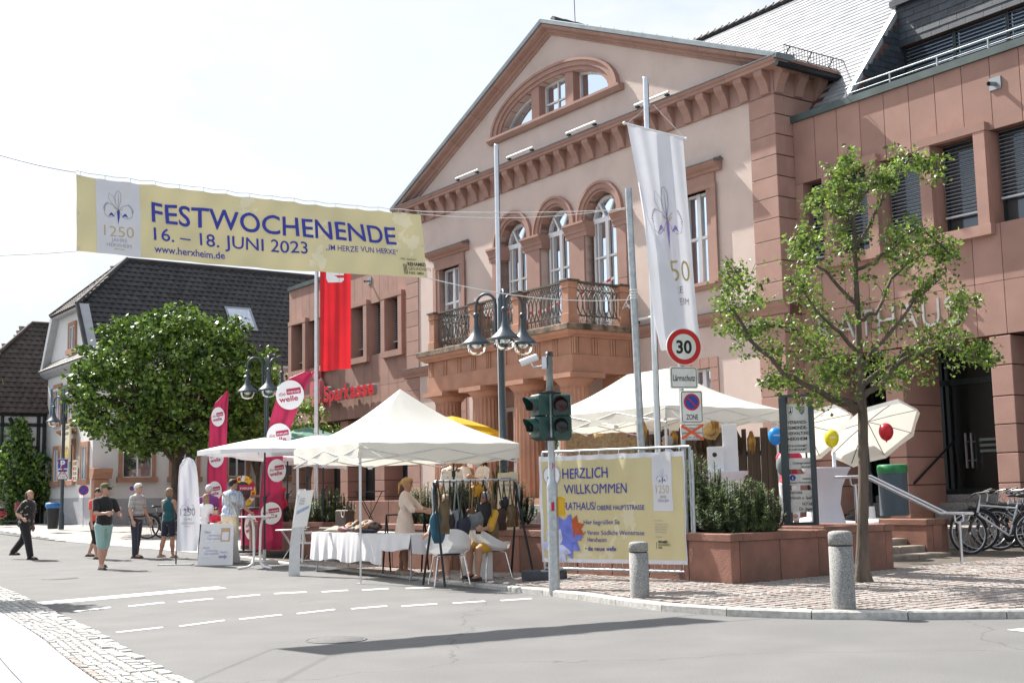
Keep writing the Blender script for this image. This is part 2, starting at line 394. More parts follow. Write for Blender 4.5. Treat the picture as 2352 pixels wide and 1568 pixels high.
MARK = mat('road_paint', (.66, .66, .64), .8, .12, 12, .15, 120, stain=((.35, .35, .34), 14, .6, .8))
def on_road(px, py, h=.004):
 p = on(px, py); p.z += h; return p
def zg(x, y): return (x * .34180, 1263.3 + y * .34180)
mb = MB(); mb.quad(*[on_road(*zg(*p)) for p in ((270, 368), (1525, 255), (1460, 243), (245, 350))]); mb.build('road_marking', MARK, road)
for x0, y0, x1, y1 in [(265, 1451, 375, 1440), (410, 1437, 517, 1424), (548, 1421, 648, 1411), (680, 1408, 770, 1399), (805, 1397, 890, 1391), (920, 1391, 1005, 1386), (1038, 1384, 1115, 1380), (1148, 1378, 1222, 1374),
                       (168, 1403, 255, 1394), (293, 1391, 378, 1383), (408, 1381, 490, 1374), (520, 1371, 598, 1365), (628, 1362, 705, 1359), (737, 1358, 800, 1355), (830, 1354, 893, 1351), (930, 1350, 1000, 1348)]:
 mb = MB(); mb.quad(on_road(x0 + 4, y0 + 2), on_road(x1 + 1, y1 + 1.2), on_road(x1 - 3, y1 - 1), on_road(x0, y0 - .2)); mb.build('road_marking', MARK, road)
mb = MB(); mb.quad(*[on_road(*p) for p in ((2312, 1446), (2420, 1458), (2420, 1436))]); mb.build('road_marking', MARK, road)
for cxp, cyp, r in ((137, 1328, .33), (772, 1469, .3)):
 p = on(cxp, cyp); mb = MB(); mb.lathe([(r, 0), (r, .006), (r * .93, .006), (r * .93, .002), (r * .9, .007), (0.001, .007)], 24); mb.build('manhole_cover', mat('cast_iron', (.10, .10, .10), .8, .3, 30, .4, 60), road, loc=(p.x, p.y, p.z))
# kerb line of the town hall pavement (bottom edge, on the road)
KP = [(-120, 1208), (0, 1216), (120, 1233), (222, 1248), (444, 1270), (545, 1279), (658, 1296), (700, 1300), (800, 1312), (944, 1329), (1046, 1342), (1116, 1352), (1203, 1361), (1321, 1373), (1382, 1386), (1430, 1394), (1557, 1410), (1641, 1416), (1724, 1421), (1935, 1425), (2100, 1424), (2352, 1421), (2800, 1410)]
K3 = [on(*p) for p in KP]
def resample(pts, step):
 out = [pts[0].copy()]; acc = 0
 for a, b in zip(pts, pts[1:]):
  L = (b - a).length; t = step - acc
  while t <= L: out.append(a.lerp(b, t / L)); t += step
  acc = L - (t - step)
 return out
KS = resample(K3, .5)
# smooth the polyline
for _ in range(6):
 KS = [KS[0]] + [(KS[i - 1] + KS[i] * 2 + KS[i + 1]) / 4 for i in range(1, len(KS) - 1)] + [KS[-1]]
def knorm(i):
 d = KS[min(i + 1, len(KS) - 1)] - KS[max(i - 1, 0)]; d.z = 0; d.normalize(); return Vector((-d.y, d.x, 0))   # to the back
BASEM = mat('pavement_joints', (.10, .085, .07), .95, .3, 9, .4, 60)
FAR = mat('pavement_paving', (.31, .29, .275), .9, .25, 9, .4, 18, detail=6)
mb = MB()
rows = [0.12, .5, 1, 2, 3, 4.5, 6, 8, 10, 13, 17, 22, 30, 45]
back = Vector((.25, 1, 0)).normalized()
vs = []
for i, p in enumerate(KS):
 for r in rows:
  q = p + (knorm(i) * r if r < .3 else knorm(i) * .12 + back * r)
  z = max(pz(q.x, q.y), gz(q.x, q.y) + .03) - .009; vs.append((q.x, q.y, z))
m_ = len(rows)
mb.add(vs, [(i * m_ + j, (i + 1) * m_ + j, (i + 1) * m_ + j + 1, i * m_ + j + 1) for i in range(len(KS) - 1) for j in range(m_ - 1)], False)
pavement = mb.build('pavement', BASEM, kind='structure')
# kerb stones, one metre each
KERB = mat('granite_kerb', (.50, .49, .46), .85, .2, 18, .3, 60, rnd=.12, stain=((.22, .21, .19), 4, .55, .8))
for i in range(0, len(KS) - 2, 2):
 a, b = KS[i], KS[i + 2]; na, nb = knorm(i), knorm(i + 2)
 if a.y > 60: continue
 e = (b - a).normalized() * .006; a = a + e; b = b - e
 w = .13; mb = MB(); za, zb_ = .10, .10
 zt = lambda p, q: max(pz(p.x, p.y), gz(p.x, p.y) + .03) + RND.uniform(-.002, .003)
 za, zb_ = zt(a, 0), zt(b, 0); lo = min(a.z, b.z) - .05; c = .018
 prof = [(0, lo), (0, -c), (c, 0), (w, 0), (w, lo)]
 V = []
 for p, nn, z in ((a, na, za), (b, nb, zb_)):
  for d, h in prof: V.append(p + nn * d + Vector((0, 0, (h if h == lo else z + h) - p.z)))
 k = 5; mb.add(V, [(0, k, k + 1, 1), (1, k + 1, k + 2, 2), (2, k + 2, k + 3, 3), (3, k + 3, k + 4, 4), (0, 1, 2, 3, 4), (9, 8, 7, 6, 5)], False)
 mb.build('kerb_stone', KERB, pavement)
# setts laid in segmental arcs
SM = [mat('sett_rose', (.33, .275, .25), .9, .08, 20, .3, 90, rnd=.06), mat('sett_grey', (.315, .29, .275), .9, .08, 20, .3, 90, rnd=.06), mat('sett_brown', (.29, .25, .225), .9, .08, 20, .3, 90, rnd=.06), mat('sett_pale', (.35, .32, .295), .9, .08, 20, .3, 90, rnd=.06)]
def inside_kerb(p):
 best = None
 for i in range(0, len(KS), 3):
  d = (KS[i].x - p.x) ** 2 + (KS[i].y - p.y) ** 2
  if best is None or d < best[0]: best = (d, i)
 i = best[1]; return (p - KS[i]).dot(knorm(i)) > .19
setts = []
W_, RR = 1.34, 1.05
for col in range(-9, 13):
 xc = col * W_
 th = math.asin(W_ / 2 / RR); nst = int(2 * th * RR / .155)
 for j in range(-150, 20):
  y0 = j * .118
  for k in range(nst):
   t = -th + 2 * th * (k + .5) / nst + RND.uniform(-.004, .004)
   x = xc + RR * math.sin(t); y = y0 - RR * math.cos(t) + RR
   if y > -1.2 or (x < 7.45 and y > -9.25 and x > 1.8) or (x < 6.5 and y > -8.9) or (x <= 1.8 and y > -9.0): continue
   p = F(x, y)
   if p.y < 12.6 or p.y > 27.5 or p.x / p.y > .45: continue
   setts.append((p, -t, (p.y + abs(p.x - 1) * .2)))
setts = [s for s in setts if inside_kerb(s[0])]
setts.sort(key=lambda s: s[2])
def sett_geo(mb, c, ang, l, w, h=.03, z=None):
 ca, sa = math.cos(FAZ + ang), math.sin(FAZ + ang)
 z = max(pz(c.x, c.y), gz(c.x, c.y) + .03) + RND.uniform(-.003, .003) if z is None else z
 V = []
 for (a, b, zz) in [(-1, -1, -h), (1, -1, -h), (1, 1, -h), (-1, 1, -h)] + [(-1, -1, 0), (1, -1, 0), (1, 1, 0), (-1, 1, 0)]:
  s = 1 if zz else .88
  dx, dy = a * l / 2 * s * RND.uniform(.94, 1.0), b * w / 2 * s * RND.uniform(.94, 1.0)
  V.append((c.x + dx * ca - dy * sa, c.y + dx * sa + dy * ca, z + (zz if zz else RND.uniform(-.002, .002))))
 mb.add(V, [(4, 5, 6, 7), (0, 1, 5, 4), (1, 2, 6, 5), (2, 3, 7, 6), (3, 0, 4, 7)], False)
for p, t, d in setts[:300]:
 mb = MB(); sett_geo(mb, p, t, .143, .107); mb.build('paving_sett', RND.choice(SM), pavement)
mb = MB()
for p, t, d in setts[300:]:
 mb.cur = RND.choice((0, 0, 1, 1, 2, 3)); sett_geo(mb, p, t, .143, .107)
mb.build('paving_setts', SM, pavement, kind='stuff')
# paving further off reads as one surface
mb = MB(); vs = []
rr = [.14, 1, 2, 4, 7, 12, 20, 45]
sel = [i for i, p in enumerate(KS) if p.y > 26.8 and i < len(KS) // 2 + 10]
for i in sel:
 for r in rr:
  q = KS[i] + knorm(i) * .14 + back * (r - .14); vs.append((q.x, q.y, max(pz(q.x, q.y), gz(q.x, q.y) + .03) - .004))
m_ = len(rr); mb.add(vs, [(i * m_ + j, (i + 1) * m_ + j, (i + 1) * m_ + j + 1, i * m_ + j + 1) for i in range(len(sel) - 1) for j in range(m_ - 1)], False)
mb.build('far_paving', FAR, pavement)
# the near left pavement: rough kerb setts, small setts and pale slabs
A = [on(*zg(*p)) for p in ((-900, -60), (-300, 130), (0, 262), (90, 292), (300, 395), (480, 485), (700, 590), (860, 690), (1020, 780), (1230, 892), (1600, 1070), (2300, 1400))]
A = resample(A, .05)
for _ in range(60): A = [A[0]] + [(A[i - 1] + A[i] * 2 + A[i + 1]) / 4 for i in range(1, len(A) - 1)] + [A[-1]]
def an(i):
 d = A[min(i + 3, len(A) - 1)] - A[max(i - 3, 0)]; d.z = 0; d.normalize(); return Vector((d.y, -d.x, 0))
sgn = 1 if an(40).x < 0 else -1
mb = MB(); V = []
for i, p in enumerate(A):
 for r in (0, 1.2, 3, 8):
  q = p + an(i) * sgn * r; V.append((q.x, q.y, .012 if r == 0 else .034))
mb.add(V, [(i * 4 + j, i * 4 + j + 1, i * 4 + 5 + j, i * 4 + 4 + j)[::-1] for i in range(len(A) - 1) for j in range(3)], False)
footway = mb.build('footway', BASEM, kind='structure')
SG = [mat('rough_granite_a', (.44, .44, .43), .9, .15, 25, .5, 70, rnd=.1), mat('rough_granite_b', (.38, .38, .37), .9, .15, 25, .5, 70, rnd=.1), mat('rough_granite_c', (.46, .45, .42), .9, .15, 25, .5, 70, rnd=.1)]
bands = [(.055, .14, .10), (.16, .13, .10), (.26, .12, .08), (.345, .10, .07), (.415, .11, .065), (.483, .1, .065), (.55, .1, .065)]
alls = []
for bi, (off, ln, w) in enumerate(bands):
 i = 2; acc = 0
 while i < len(A) - 4:
  L = ln * RND.uniform(.8, 1.25); st = max(2, int(round(L / .05)))
  c = A[i].lerp(A[min(i + st, len(A) - 1)], .5) + an(i) * sgn * (off + RND.uniform(-.006, .006))
  d = A[min(i + 2, len(A) - 1)] - A[i - 2]; ang = math.atan2(d.y, d.x) - FAZ
  alls.append((c, ang, st * .05 - .007, w - .007, bi)); i += st
alls.sort(key=lambda s: (s[0] - Vector((-1, 8.5, 0))).length)
def rough(mb, c, ang, l, w, bi):
 sett_geo(mb, c, ang, l * 1.02, w * 1.02, .04, .045 + RND.uniform(-.004, .006) * (2 if bi < 2 else 1))
for s in alls[:300]:
 mb = MB(); rough(mb, *s); mb.build('granite_sett', RND.choice(SG) if s[4] < 6 else RND.choice(SM), footway)
mb = MB()
for s in alls[300:]:
 mb.cur = RND.choice((0, 1, 2)); rough(mb, *s)
mb.build('granite_setts', SG, footway, kind='stuff')
SLAB = mat('pale_granite_slab', (.36, .39, .42), .75, .06, 30, .1, 60, rnd=.05)
i = 10
while i < len(A) - 26:
 for r in range(5):
  o1, o2 = .60 + r * .5, .595 + r * .5 + .49; sh = (r % 2) * 8
  if i + sh + 20 >= len(A): continue
  a0, a1 = A[i + sh], A[i + sh + 20]; n0, n1 = an(i + sh) * sgn, an(i + sh + 20) * sgn; d = (a1 - a0).normalized() * .005
  q = [a0 + n0 * o1 + d, a1 + n1 * o1 - d, a1 + n1 * o2 - d, a0 + n0 * o2 + d]
  mb = MB(); z = .045 + RND.uniform(0, .002); V = [(p.x, p.y, 0.01) for p in q] + [(p.x, p.y, z) for p in q]
  mb.add(V, [(4, 5, 6, 7), (0, 1, 5, 4), (1, 2, 6, 5), (2, 3, 7, 6), (3, 0, 4, 7)] if sgn > 0 else [(7, 6, 5, 4), (4, 5, 1, 0), (5, 6, 2, 1), (6, 7, 3, 2), (7, 4, 0, 3)], False)
  mb.build('paving_slab', SLAB, footway)
 i += 20
# ================================================================ town hall, built in its own frame (x along the front, y into it)
WFR = mat('white_window_frame', (.78, .79, .80), .5, .03, 5)
CURT = mat('net_curtain', (.62, .64, .68), .9, .08, 14, aniso=(6, 6, .3))
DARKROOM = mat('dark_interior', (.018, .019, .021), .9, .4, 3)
LEAD = mat('lead_sheet', (.12, .15, .17), .5, .2, 4, metal=.4)
TH = empty('town_hall', F(0, 0), FAZ, 'pink rendered town hall with pediment, half-round attic window and columned balcony porch', 'town hall')
def arc_pts(cx, cz, r, a0, a1, n): return [(cx + r * math.cos(a0 + (a1 - a0) * i / n), cz + r * math.sin(a0 + (a1 - a0) * i / n)) for i in range(n + 1)]
XL, XR, XM, DEPTH = -17.0, 0.0, -8.5, 18.0
# wall with real openings: cells and arches filled round them
mb = MB()
ACX = (-10.62, -8.55, -6.46); ASP, AHW, AZ0 = 8.86, .70, 5.62   # arches: springing height, half width, floor
def wall_face(mb, y, th, polys): pass
rects_ = [(-14.82, -13.62, 6.40, 8.72), (-3.25, -2.30, 6.40, 8.72), (-14.2, -13.62, 3.0, 4.34), (-3.1, -2.42, 3.0, 4.34)]
# vertical strips of wall between openings (outer face y=0, inner y=.45)
def solid(x0, x1, z0, z1, y0=0, y1=.45): mb.box((x0, y0, z0), (x1, y1, z1))
ztop = 10.52
cuts = sorted({XL, XR, *[r[0] for r in rects_], *[r[1] for r in rects_], ACX[0] - AHW, ACX[0] + AHW, ACX[1] - AHW, ACX[1] + AHW, ACX[2] - AHW, ACX[2] + AHW})
for a, b in zip(cuts, cuts[1:]):
 m = (a + b) / 2; holes = [(r[2], r[3]) for r in rects_ if r[0] < m < r[1]] + [(AZ0, 'arch', c) for c in ACX if abs(m - c) < AHW]
 holes.sort(key=lambda h: h[0]); z = 0.0
 for h in holes:
  solid(a, b, z, h[0]); z = h[1] if h[1] != 'arch' else None
  if z is None:
   P = arc_pts(h[2], ASP, AHW, PI, 0, 20)
   for (p, q) in zip(P, P[1:]):
    mb.add([(p[0], 0, p[1]), (q[0], 0, q[1]), (q[0], 0, ztop), (p[0], 0, ztop), (p[0], .45, p[1]), (q[0], .45, q[1])], [(0, 1, 2, 3), (0, 4, 5, 1)], False)
   z = ztop
 if z < ztop: solid(a, b, z, ztop)
mb.box((XL, .45, 0), (XL + .4, DEPTH, 10.5)); mb.box((XR - .4, .45, 0), (XR, DEPTH, 10.5)); mb.box((XL, DEPTH, 0), (XR, DEPTH + .3, 10.5))
# gable with lunette opening
LCX, LZ, LR = -8.52, 12.30, 2.62; GA, GS = 14.80, .425      # half-round window centre, sill, radius (as ellipse); gable apex, slope
LH = 1.08
def rake(x): return GA - abs(x - XM) * GS
N = 40; xs_ = sorted([XL + 17.0 * i / N for i in range(N + 1)] + [LCX - LR, LCX + LR])
def ell(x): return LZ + LH * math.sqrt(max(0, 1 - ((x - LCX) / LR) ** 2))
for a, b in zip(xs_, xs_[1:]):
 inL = LCX - LR <= (a + b) / 2 <= LCX + LR
 if inL:
  mb.add([(a, 0, 10.52), (b, 0, 10.52), (b, 0, LZ), (a, 0, LZ)], [(0, 1, 2, 3)], False)
  mb.add([(a, 0, ell(a)), (b, 0, ell(b)), (b, 0, rake(b)), (a, 0, rake(a)), (a, .5, ell(a)), (b, .5, ell(b))], [(0, 1, 2, 3), (0, 4, 5, 1)], False)
 else: mb.add([(a, 0, 10.52), (b, 0, 10.52), (b, 0, rake(b)), (a, 0, rake(a))], [(0, 1, 2, 3)], False)
mb.add([(LCX - LR, 0, LZ), (LCX + LR, 0, LZ), (LCX + LR, .5, LZ), (LCX - LR, .5, LZ)], [(0, 1, 2, 3)], False)
mb.build('wall', PLAST, TH)
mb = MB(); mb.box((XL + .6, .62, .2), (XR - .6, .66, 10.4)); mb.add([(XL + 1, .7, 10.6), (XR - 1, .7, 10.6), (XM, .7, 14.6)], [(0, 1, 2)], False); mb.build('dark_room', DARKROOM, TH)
# stone courses of the corner piers, each block its own piece with a recessed joint
def pier_blocks(x0, x1, zs, y0=-.03, y1=.3, both=None):
 for a, b in zip(zs, zs[1:]):
  mb = MB(); mb.bbox((x0, y0, min(a, b) + .012), (x1, y1, max(a, b) - .012), .012); mb.build('quoin_stone', SAND, TH)
QZ = [10.5, 10.03, 9.55, 9.06, 8.56, 8.07, 7.58, 7.08, 6.58, 6.1, 5.62]; QZL = [5.35, 4.92, 4.48, 4.03, 3.48, 2.95, 2.4, 1.85, 1.3, .7]
for zs in (QZ, QZL):
 pier_blocks(-.78, .035, zs); pier_blocks(-17.035, -16.22, zs)
 for a, b in zip(zs, zs[1:]):                # return face of the right corner
  mb = MB(); mb.bbox((-.3, .302, b + .012), (.033, 1.3, a - .012), .012); mb.build('quoin_stone', SAND, TH)
mb = MB(); mb.box((-.8, .01, .2), (.015, 1.3, 10.5)); mb.box((-17.015, .01, .2), (-16.2, .6, 10.5)); mb.build('pier_core', mat('stone_joint', (.13, .065, .05), .95, .2, 8), TH)
# belt course
for x0, x1 in ((-17.2, -12.3), (-5.0, .2)):
 mb = MB(); mb.prism([(0.0, 5.34), (-.06, 5.36), (-.06, 5.42), (-.16, 5.52), (-.2, 5.60), (-.2, 5.62), (0, 5.66)], x0, x1, 'yz'); mb.build('belt_course', SAND, TH)
mb = MB(); mb.prism([(-.21, 5.622), (0, 5.665), (0, 5.685), (-.22, 5.635)], -17.22, -12.3, 'yz'); mb.build('belt_flashing', LEAD, TH); mb = MB(); mb.prism([(-.21, 5.622), (0, 5.665), (0, 5.685), (-.22, 5.635)], -5.0, .22, 'yz'); mb.build('belt_flashing', LEAD, TH)
# plinth
mb = MB(); mb.box((-17.1, -.06, 0), (.06, .0, 1.25)); mb.build('plinth', SANDW, TH)
# main cornice: frieze, soffit slab, scrolled brackets
mb = MB(); mb.box((-17.04, -.04, 10.51), (.04, .4, 11.10)); mb.box((-.3, .4, 10.51), (.04, 3.2, 11.10)); mb.build('frieze', SAND, TH)
BR = [-17.0, -16.6, -15.94] + [-15.3 + .6507 * i for i in range(23)] + [-.32]
prof = [(0, 10.53), (-.05, 10.53), (-.07, 10.60), (-.10, 10.72), (-.17, 10.84), (-.25, 10.93), (-.27, 11.0), (-.27, 11.06), (0, 11.06)]
pm = MB(); pm.prism([(a, b) for a, b in prof], -.13, .13, 'yz'); bme = pm.mesh('cornice_bracket', SAND)
for x in BR: inst(bme, 'cornice_bracket', TH, (x + .13, -.04, 0))
for y in (.12, .78, 1.44, 2.1): inst(bme, 'cornice_bracket', TH, (.04, y, 0), (0, 0, PI / 2))
def cornice_piece(x0, x1, name='cornice_stone'):
 mb = MB(); mb.prism([(.0, 11.062), (-.33, 11.062), (-.33, 11.14), (-.36, 11.16), (-.38, 11.22), (-.38, 11.25), (.0, 11.27)], x0, x1, 'yz'); mb.build(name, SAND, TH)
x = -17.42
while x < .38: cornice_piece(x + .004, min(x + 1.62, .42) - .004); x += 1.62
mb = MB(); mb.prism([(-.405, 11.235), (-.405, 11.262), (0, 11.31), (0, 11.272), (-.385, 11.254)], -17.45, .45, 'yz'); mb.build('cornice_flashing', LEAD, TH)
for y0, y1 in ((.004, 1.1), (1.108, 2.2), (2.208, 3.3)):
 mb = MB(); mb.prism([(.0, 11.062), (.37, 11.062), (.37, 11.14), (.42, 11.25), (.0, 11.27)], y0, y1, 'xz'); mb.build('cornice_stone', SAND, TH)
# raking cornice of the pediment, in separate stones, with a metal edge on top
def rake_piece(sg, s0, s1, prof, name, m, y_off=0):
 """prof: (y, h) with h measured square to the slope; s runs down from the apex"""
 th = math.atan(GS); ct, st = math.cos(th), math.sin(th); mb = MB(); V = []
 for s in (s0, s1):
  for y, h in prof:
   xx = XM + sg * (s * ct); zz = GA - s * st
   if s == 0: V.append((XM, y, GA + h / ct))
   else: V.append((xx + sg * h * st, y, zz + h * ct))
 k = len(prof); fs = [(i, (i + 1) % k, k + (i + 1) % k, k + i) for i in range(k)] + [tuple(range(k)), tuple(range(2 * k - 1, k - 1, -1))]
 if sg > 0: fs = [f[::-1] for f in fs]
 mb.add(V, fs, False); mb.build(name, m, TH)
RL = 8.5 / math.cos(math.atan(GS)) + .42
rp = [(.1, -.12), (-.03, -.12), (-.06, -.06), (-.12, -.04), (-.16, .0), (-.16, .03), (-.30, .06), (-.33, .10), (-.33, .15), (.1, .155)]
for sg in (-1, 1):
 k = 7
 for i in range(k): rake_piece(sg, RL * i / k + (.006 if i else 0), RL * (i + 1) / k - .006, rp, 'raking_cornice_stone', SAND)
 rake_piece(sg, 0, RL + .02, [(.2, .165), (-.35, .16), (-.38, .165), (-.395, .27), (-.375, .285), (.2, .30)], 'verge_flashing', ZINC)
# roof slopes with interlocking tiles
RT = mat('dark_roof_tile', (.035, .036, .040), .6, .3, 3, .3, 30, rnd=.15)
th = math.atan(GS); ct, st = math.cos(th), math.sin(th)
mb = MB()
for sg in (-1, 1):
 mb.add([(XM, .05, GA + .14), (XM + sg * 9.1, .05, GA + .14 - 9.1 * GS), (XM + sg * 9.1, DEPTH, GA + .14 - 9.1 * GS), (XM, DEPTH, GA + .14)], [(0, 1, 2, 3)], False)
mb.build('roof', RT, TH)
tm = MB(); tm.add([(0, 0, .045), (.1, 0, .075), (.2, 0, .045), (.3, 0, .02), (0, .36, .075), (.1, .36, .105), (.2, .36, .075), (.3, .36, .05), (0, 0, 0), (.3, 0, 0)], [(0, 1, 5, 4), (1, 2, 6, 5), (2, 3, 7, 6), (8, 9, 3, 2, 1, 0)], False); tme = tm.mesh('roof_tile', RT)
for r_ in range(26):                         # the rows of tiles one sees along the right verge
 for c_ in range(5):
  s = r_ * .35; o = inst(tme, 'roof_tile', TH)
  M = Matrix(((-st * 0, -ct, st, XM + (s + .36) * ct), (1, 0, 0, .12 + c_ * .3), (0, st, ct, GA - (s + .36) * st + .15), (0, 0, 0, 1)))
  o.matrix_local = M
mb = MB()
for i in range(14): mb.tube([(XM, .05 + i * .42, GA + .34), (XM, .05 + i * .42 + .44, GA + .32)], .13, 8)
mb.build('ridge_tiles', RT, TH)
mb = MB(); mb.tube([(XM, .9, GA + .38), (XM - .05, .9, GA + 2.6)], .012, 5); mb.tube([(XM, .9, GA + .42), (XM + 4, .9, GA + .42 - 4 * GS), (XM + 9, .9, GA + .4 - 9 * GS)], .008, 4)
for s in range(1, 15): mb.tube([(XM + s * .6, .88, GA + .30 - s * .6 * GS), (XM + s * .6, .88, GA + .44 - s * .6 * GS)], .012, 4)
mb.build('lightning_rod', BLACKM, TH)
# right eave: gutter, downpipe, snow guard; left snow guard
mb = MB(); V = [(.52 + .09 * math.cos(a), 0, 11.02 + .09 * math.sin(a)) for a in [PI + PI * i / 8 for i in range(9)]]
mb.add([(x, -.45, z) for x, _, z in V] + [(x, 3.6, z) for x, _, z in V], [(i, i + 1, 10 + i, 9 + i) for i in range(8)], True); mb.add([(x, -.45, z) for x, _, z in V], [tuple(range(9))], False)
mb.tube([(.43, -.45, 11.02), (.43, 3.6, 11.02)], .012, 5); mb.tube([(.61, -.45, 11.02), (.61, 3.6, 11.02)], .012, 5)
mb.build('gutter', BLACKM, TH)
mb = MB(); mb.lathe([(.1, .12), (.05, -.1), (.05, -.2)], 10, (.52, 1.9, 10.95)); mb.tube([(.52, 1.9, 10.8), (.52, 1.9, 9.9)], .05, 10); mb.build('downpipe', BLACKM, TH)
def guard(xa, za):
 mb = MB()
 for h in (.0, .28): mb.tube([(xa, .1, za + h), (xa, 2.7, za + h)], .012, 5)
 for i in range(27): mb.tube([(xa, .1 + i * .1, za), (xa, .1 + i * .1, za + .28)], .007, 4)
 for i in range(4): mb.tube([(xa, .3 + i * .75, za - .1), (xa - .15, .3 + i * .75, za + .1), (xa, .3 + i * .75, za + .28)], .014, 4)
 mb.build('snow_guard', BLACKM, TH)
guard(.3, 11.33); guard(-17.3, 11.33)
# half-round attic window
mb = MB(); A_ = [PI - PI * i / 26 for i in range(27)]
def ring(mb, r0, r1, h0, h1, y0, y1, cx=LCX, cz=LZ, sub=A_):
 V = []
 for a in sub:
  for (r, h, y) in ((r0, h0, y1), (r0, h0, y0), (r1, h1, y0), (r1, h1, y1)): V.append((cx + r * math.cos(a), y, cz + h * math.sin(a)))
 n = len(sub); fs = [(i * 4 + j, i * 4 + j + 1, (i + 1) * 4 + j + 1, (i + 1) * 4 + j) for i in range(n - 1) for j in range(3)] + [(0, 3, 2, 1), (n * 4 - 4, n * 4 - 3, n * 4 - 2, n * 4 - 1)]
 mb.add(V, fs, False)
seg = lambda k, n, N=26: [PI - PI * (k + (i / 4)) / n + (0.003 if i == 0 else -.003 if i == 4 else 0) for i in range(5)]
for k in range(7):
 mb = MB()
 ring(mb, LR, LR + .16, LH, LH + .12, -.06, .2, sub=seg(k, 7)); ring(mb, LR + .16, LR + .34, LH + .12, LH + .26, -.11, .1, sub=seg(k, 7)); ring(mb, LR + .34, LR + .44, LH + .26, LH + .33, -.15, .1, sub=seg(k, 7))
 mb.build('arch_stone', SAND, TH)
mb = MB(); mb.prism([(.3, 12.12), (-.1, 12.12), (-.16, 12.16), (-.22, 12.22), (-.22, 12.29), (.3, 12.31)], -11.7, -5.3, 'yz'); mb.build('attic_window_sill', SAND, TH)
for x in (-9.55, -7.90):
 mb = MB(); mb.bbox((x, -.01, 12.31), (x + .38, .35, ell(x + .19) + .02), .01); mb.build('mullion_post', SAND, TH)
def glazed(mb_f, P, y, w=.07, closed=True, th=.06):
 """frame bars along a closed outline P of (x,z)"""
 n = len(P)
 for i in range(n if closed else n - 1):
  a = Vector((P[i][0], 0, P[i][1])); b = Vector((P[(i + 1) % n][0], 0, P[(i + 1) % n][1])); d = (b - a)
  if d.length < 1e-4: continue
  d.normalize(); nn = Vector((-d.z, 0, d.x)) * w / 2; a = a - d * w * .3; b = b + d * w * .3
  V = [a - nn, b - nn, b + nn, a + nn]; V = [(p.x, y - th / 2, p.z) for p in V] + [(p.x, y + th / 2, p.z) for p in V]
  mb_f.add(V, [(0, 1, 2, 3), (7, 6, 5, 4), (0, 4, 5, 1), (1, 5, 6, 2), (2, 6, 7, 3), (3, 7, 4, 0)], False)
for (xa, xb, bars) in ((LCX - LR + .1, -9.57, 0), (-9.15, -7.92, 1), (-7.50, LCX + LR - .1, 0)):
 top = [(xa + (xb - xa) * i / 10, ell(xa + (xb - xa) * i / 10) - .05) for i in range(11)]
 P = [(xa, 12.33)] + [p for p in top if p[1] > 12.35] + [(xb, 12.33)]
 fm = MB(); glazed(fm, P, .26)
 if bars: glazed(fm, [((xa + xb) / 2, 12.33), ((xa + xb) / 2, 13.35)], .26, .05, False); glazed(fm, [(xa, 12.75), (xb, 12.75)], .26, .05, False)
 fo = fm.build('attic_window', WFR, TH)
 gm = MB(); gm.add([(a, .27, b) for a, b in P], [tuple(range(len(P)))], False); gm.build('pane', GLASS, fo)
# arched balcony doors with stone arches and piers
def bars(fm, pts, y, w=.06): glazed(fm, pts, y, w, False, .07)
for c in ACX:
 W = .58; P = [(c - W, AZ0)] + arc_pts(c, ASP, W, PI, 0, 16) + [(c + W, AZ0)]
 fm = MB(); glazed(fm, P, .27, .09)
 bars(fm, [(c - W, ASP - .02), (c + W, ASP - .02)], .25, .14); bars(fm, [(c, AZ0), (c, ASP)], .24, .13)
 for z in (6.85, 7.8): bars(fm, [(c - W, z), (c + W, z)], .26, .06)
 for s in (-1, 1):
  bars(fm, [(c + s * .42, AZ0), (c + s * .42, ASP - .1)][::1], .265, .05); bars(fm, [(c + s * .06, ASP + .02), (c + s * .33, ASP + .46)], .25, .055)
 fo = fm.build('arched_window', WFR, TH)
 gm = MB(); gm.add([(a, .29, b) for a, b in P], [tuple(range(len(P)))], False); gm.build('pane', GLASS, fo)
 cm = MB(); cm.grid(lambda u, v: (c + .05 + .36 * u, .34 + .02 * math.sin(u * 30), 5.7 + 2.95 * v), 14, 1); cm.grid(lambda u, v: (c - .3 + .2 * u, .34 + .02 * math.sin(u * 30), 5.7 + 2.95 * v), 8, 1); cm.build('curtain', CURT, fo)
 for k in range(5):
  mb = MB(); sg_ = seg(k, 5)
  ring(mb, .70, .78, .70, .78, -.02, .3, c, ASP, sg_); ring(mb, .78, .92, .78, .92, -.07, .1, c, ASP, sg_); ring(mb, .92, .99, .92, .99, -.11, .1, c, ASP, sg_)
  mb.build('arch_stone', SAND, TH)
for x0, x1 in ((-11.72, -11.32), (-9.92, -9.25), (-7.85, -7.16), (-5.76, -5.36)):
 for z0, z1 in ((5.46, 7.02), (7.03, 8.45)):
  mb = MB(); mb.bbox((x0, -.06, z0), (x1, .3, z1), .008); mb.build('pier_stone', SAND, TH)
 mb = MB(); mb.prism([(.3, 8.452), (-.07, 8.452), (-.07, 8.56), (-.10, 8.60), (-.10, 8.66), (-.17, 8.78), (-.20, 8.80), (-.20, 8.86), (.3, 8.86)], x0 - .14, x1 + .14, 'yz'); mb.build('pier_capital', SAND, TH)
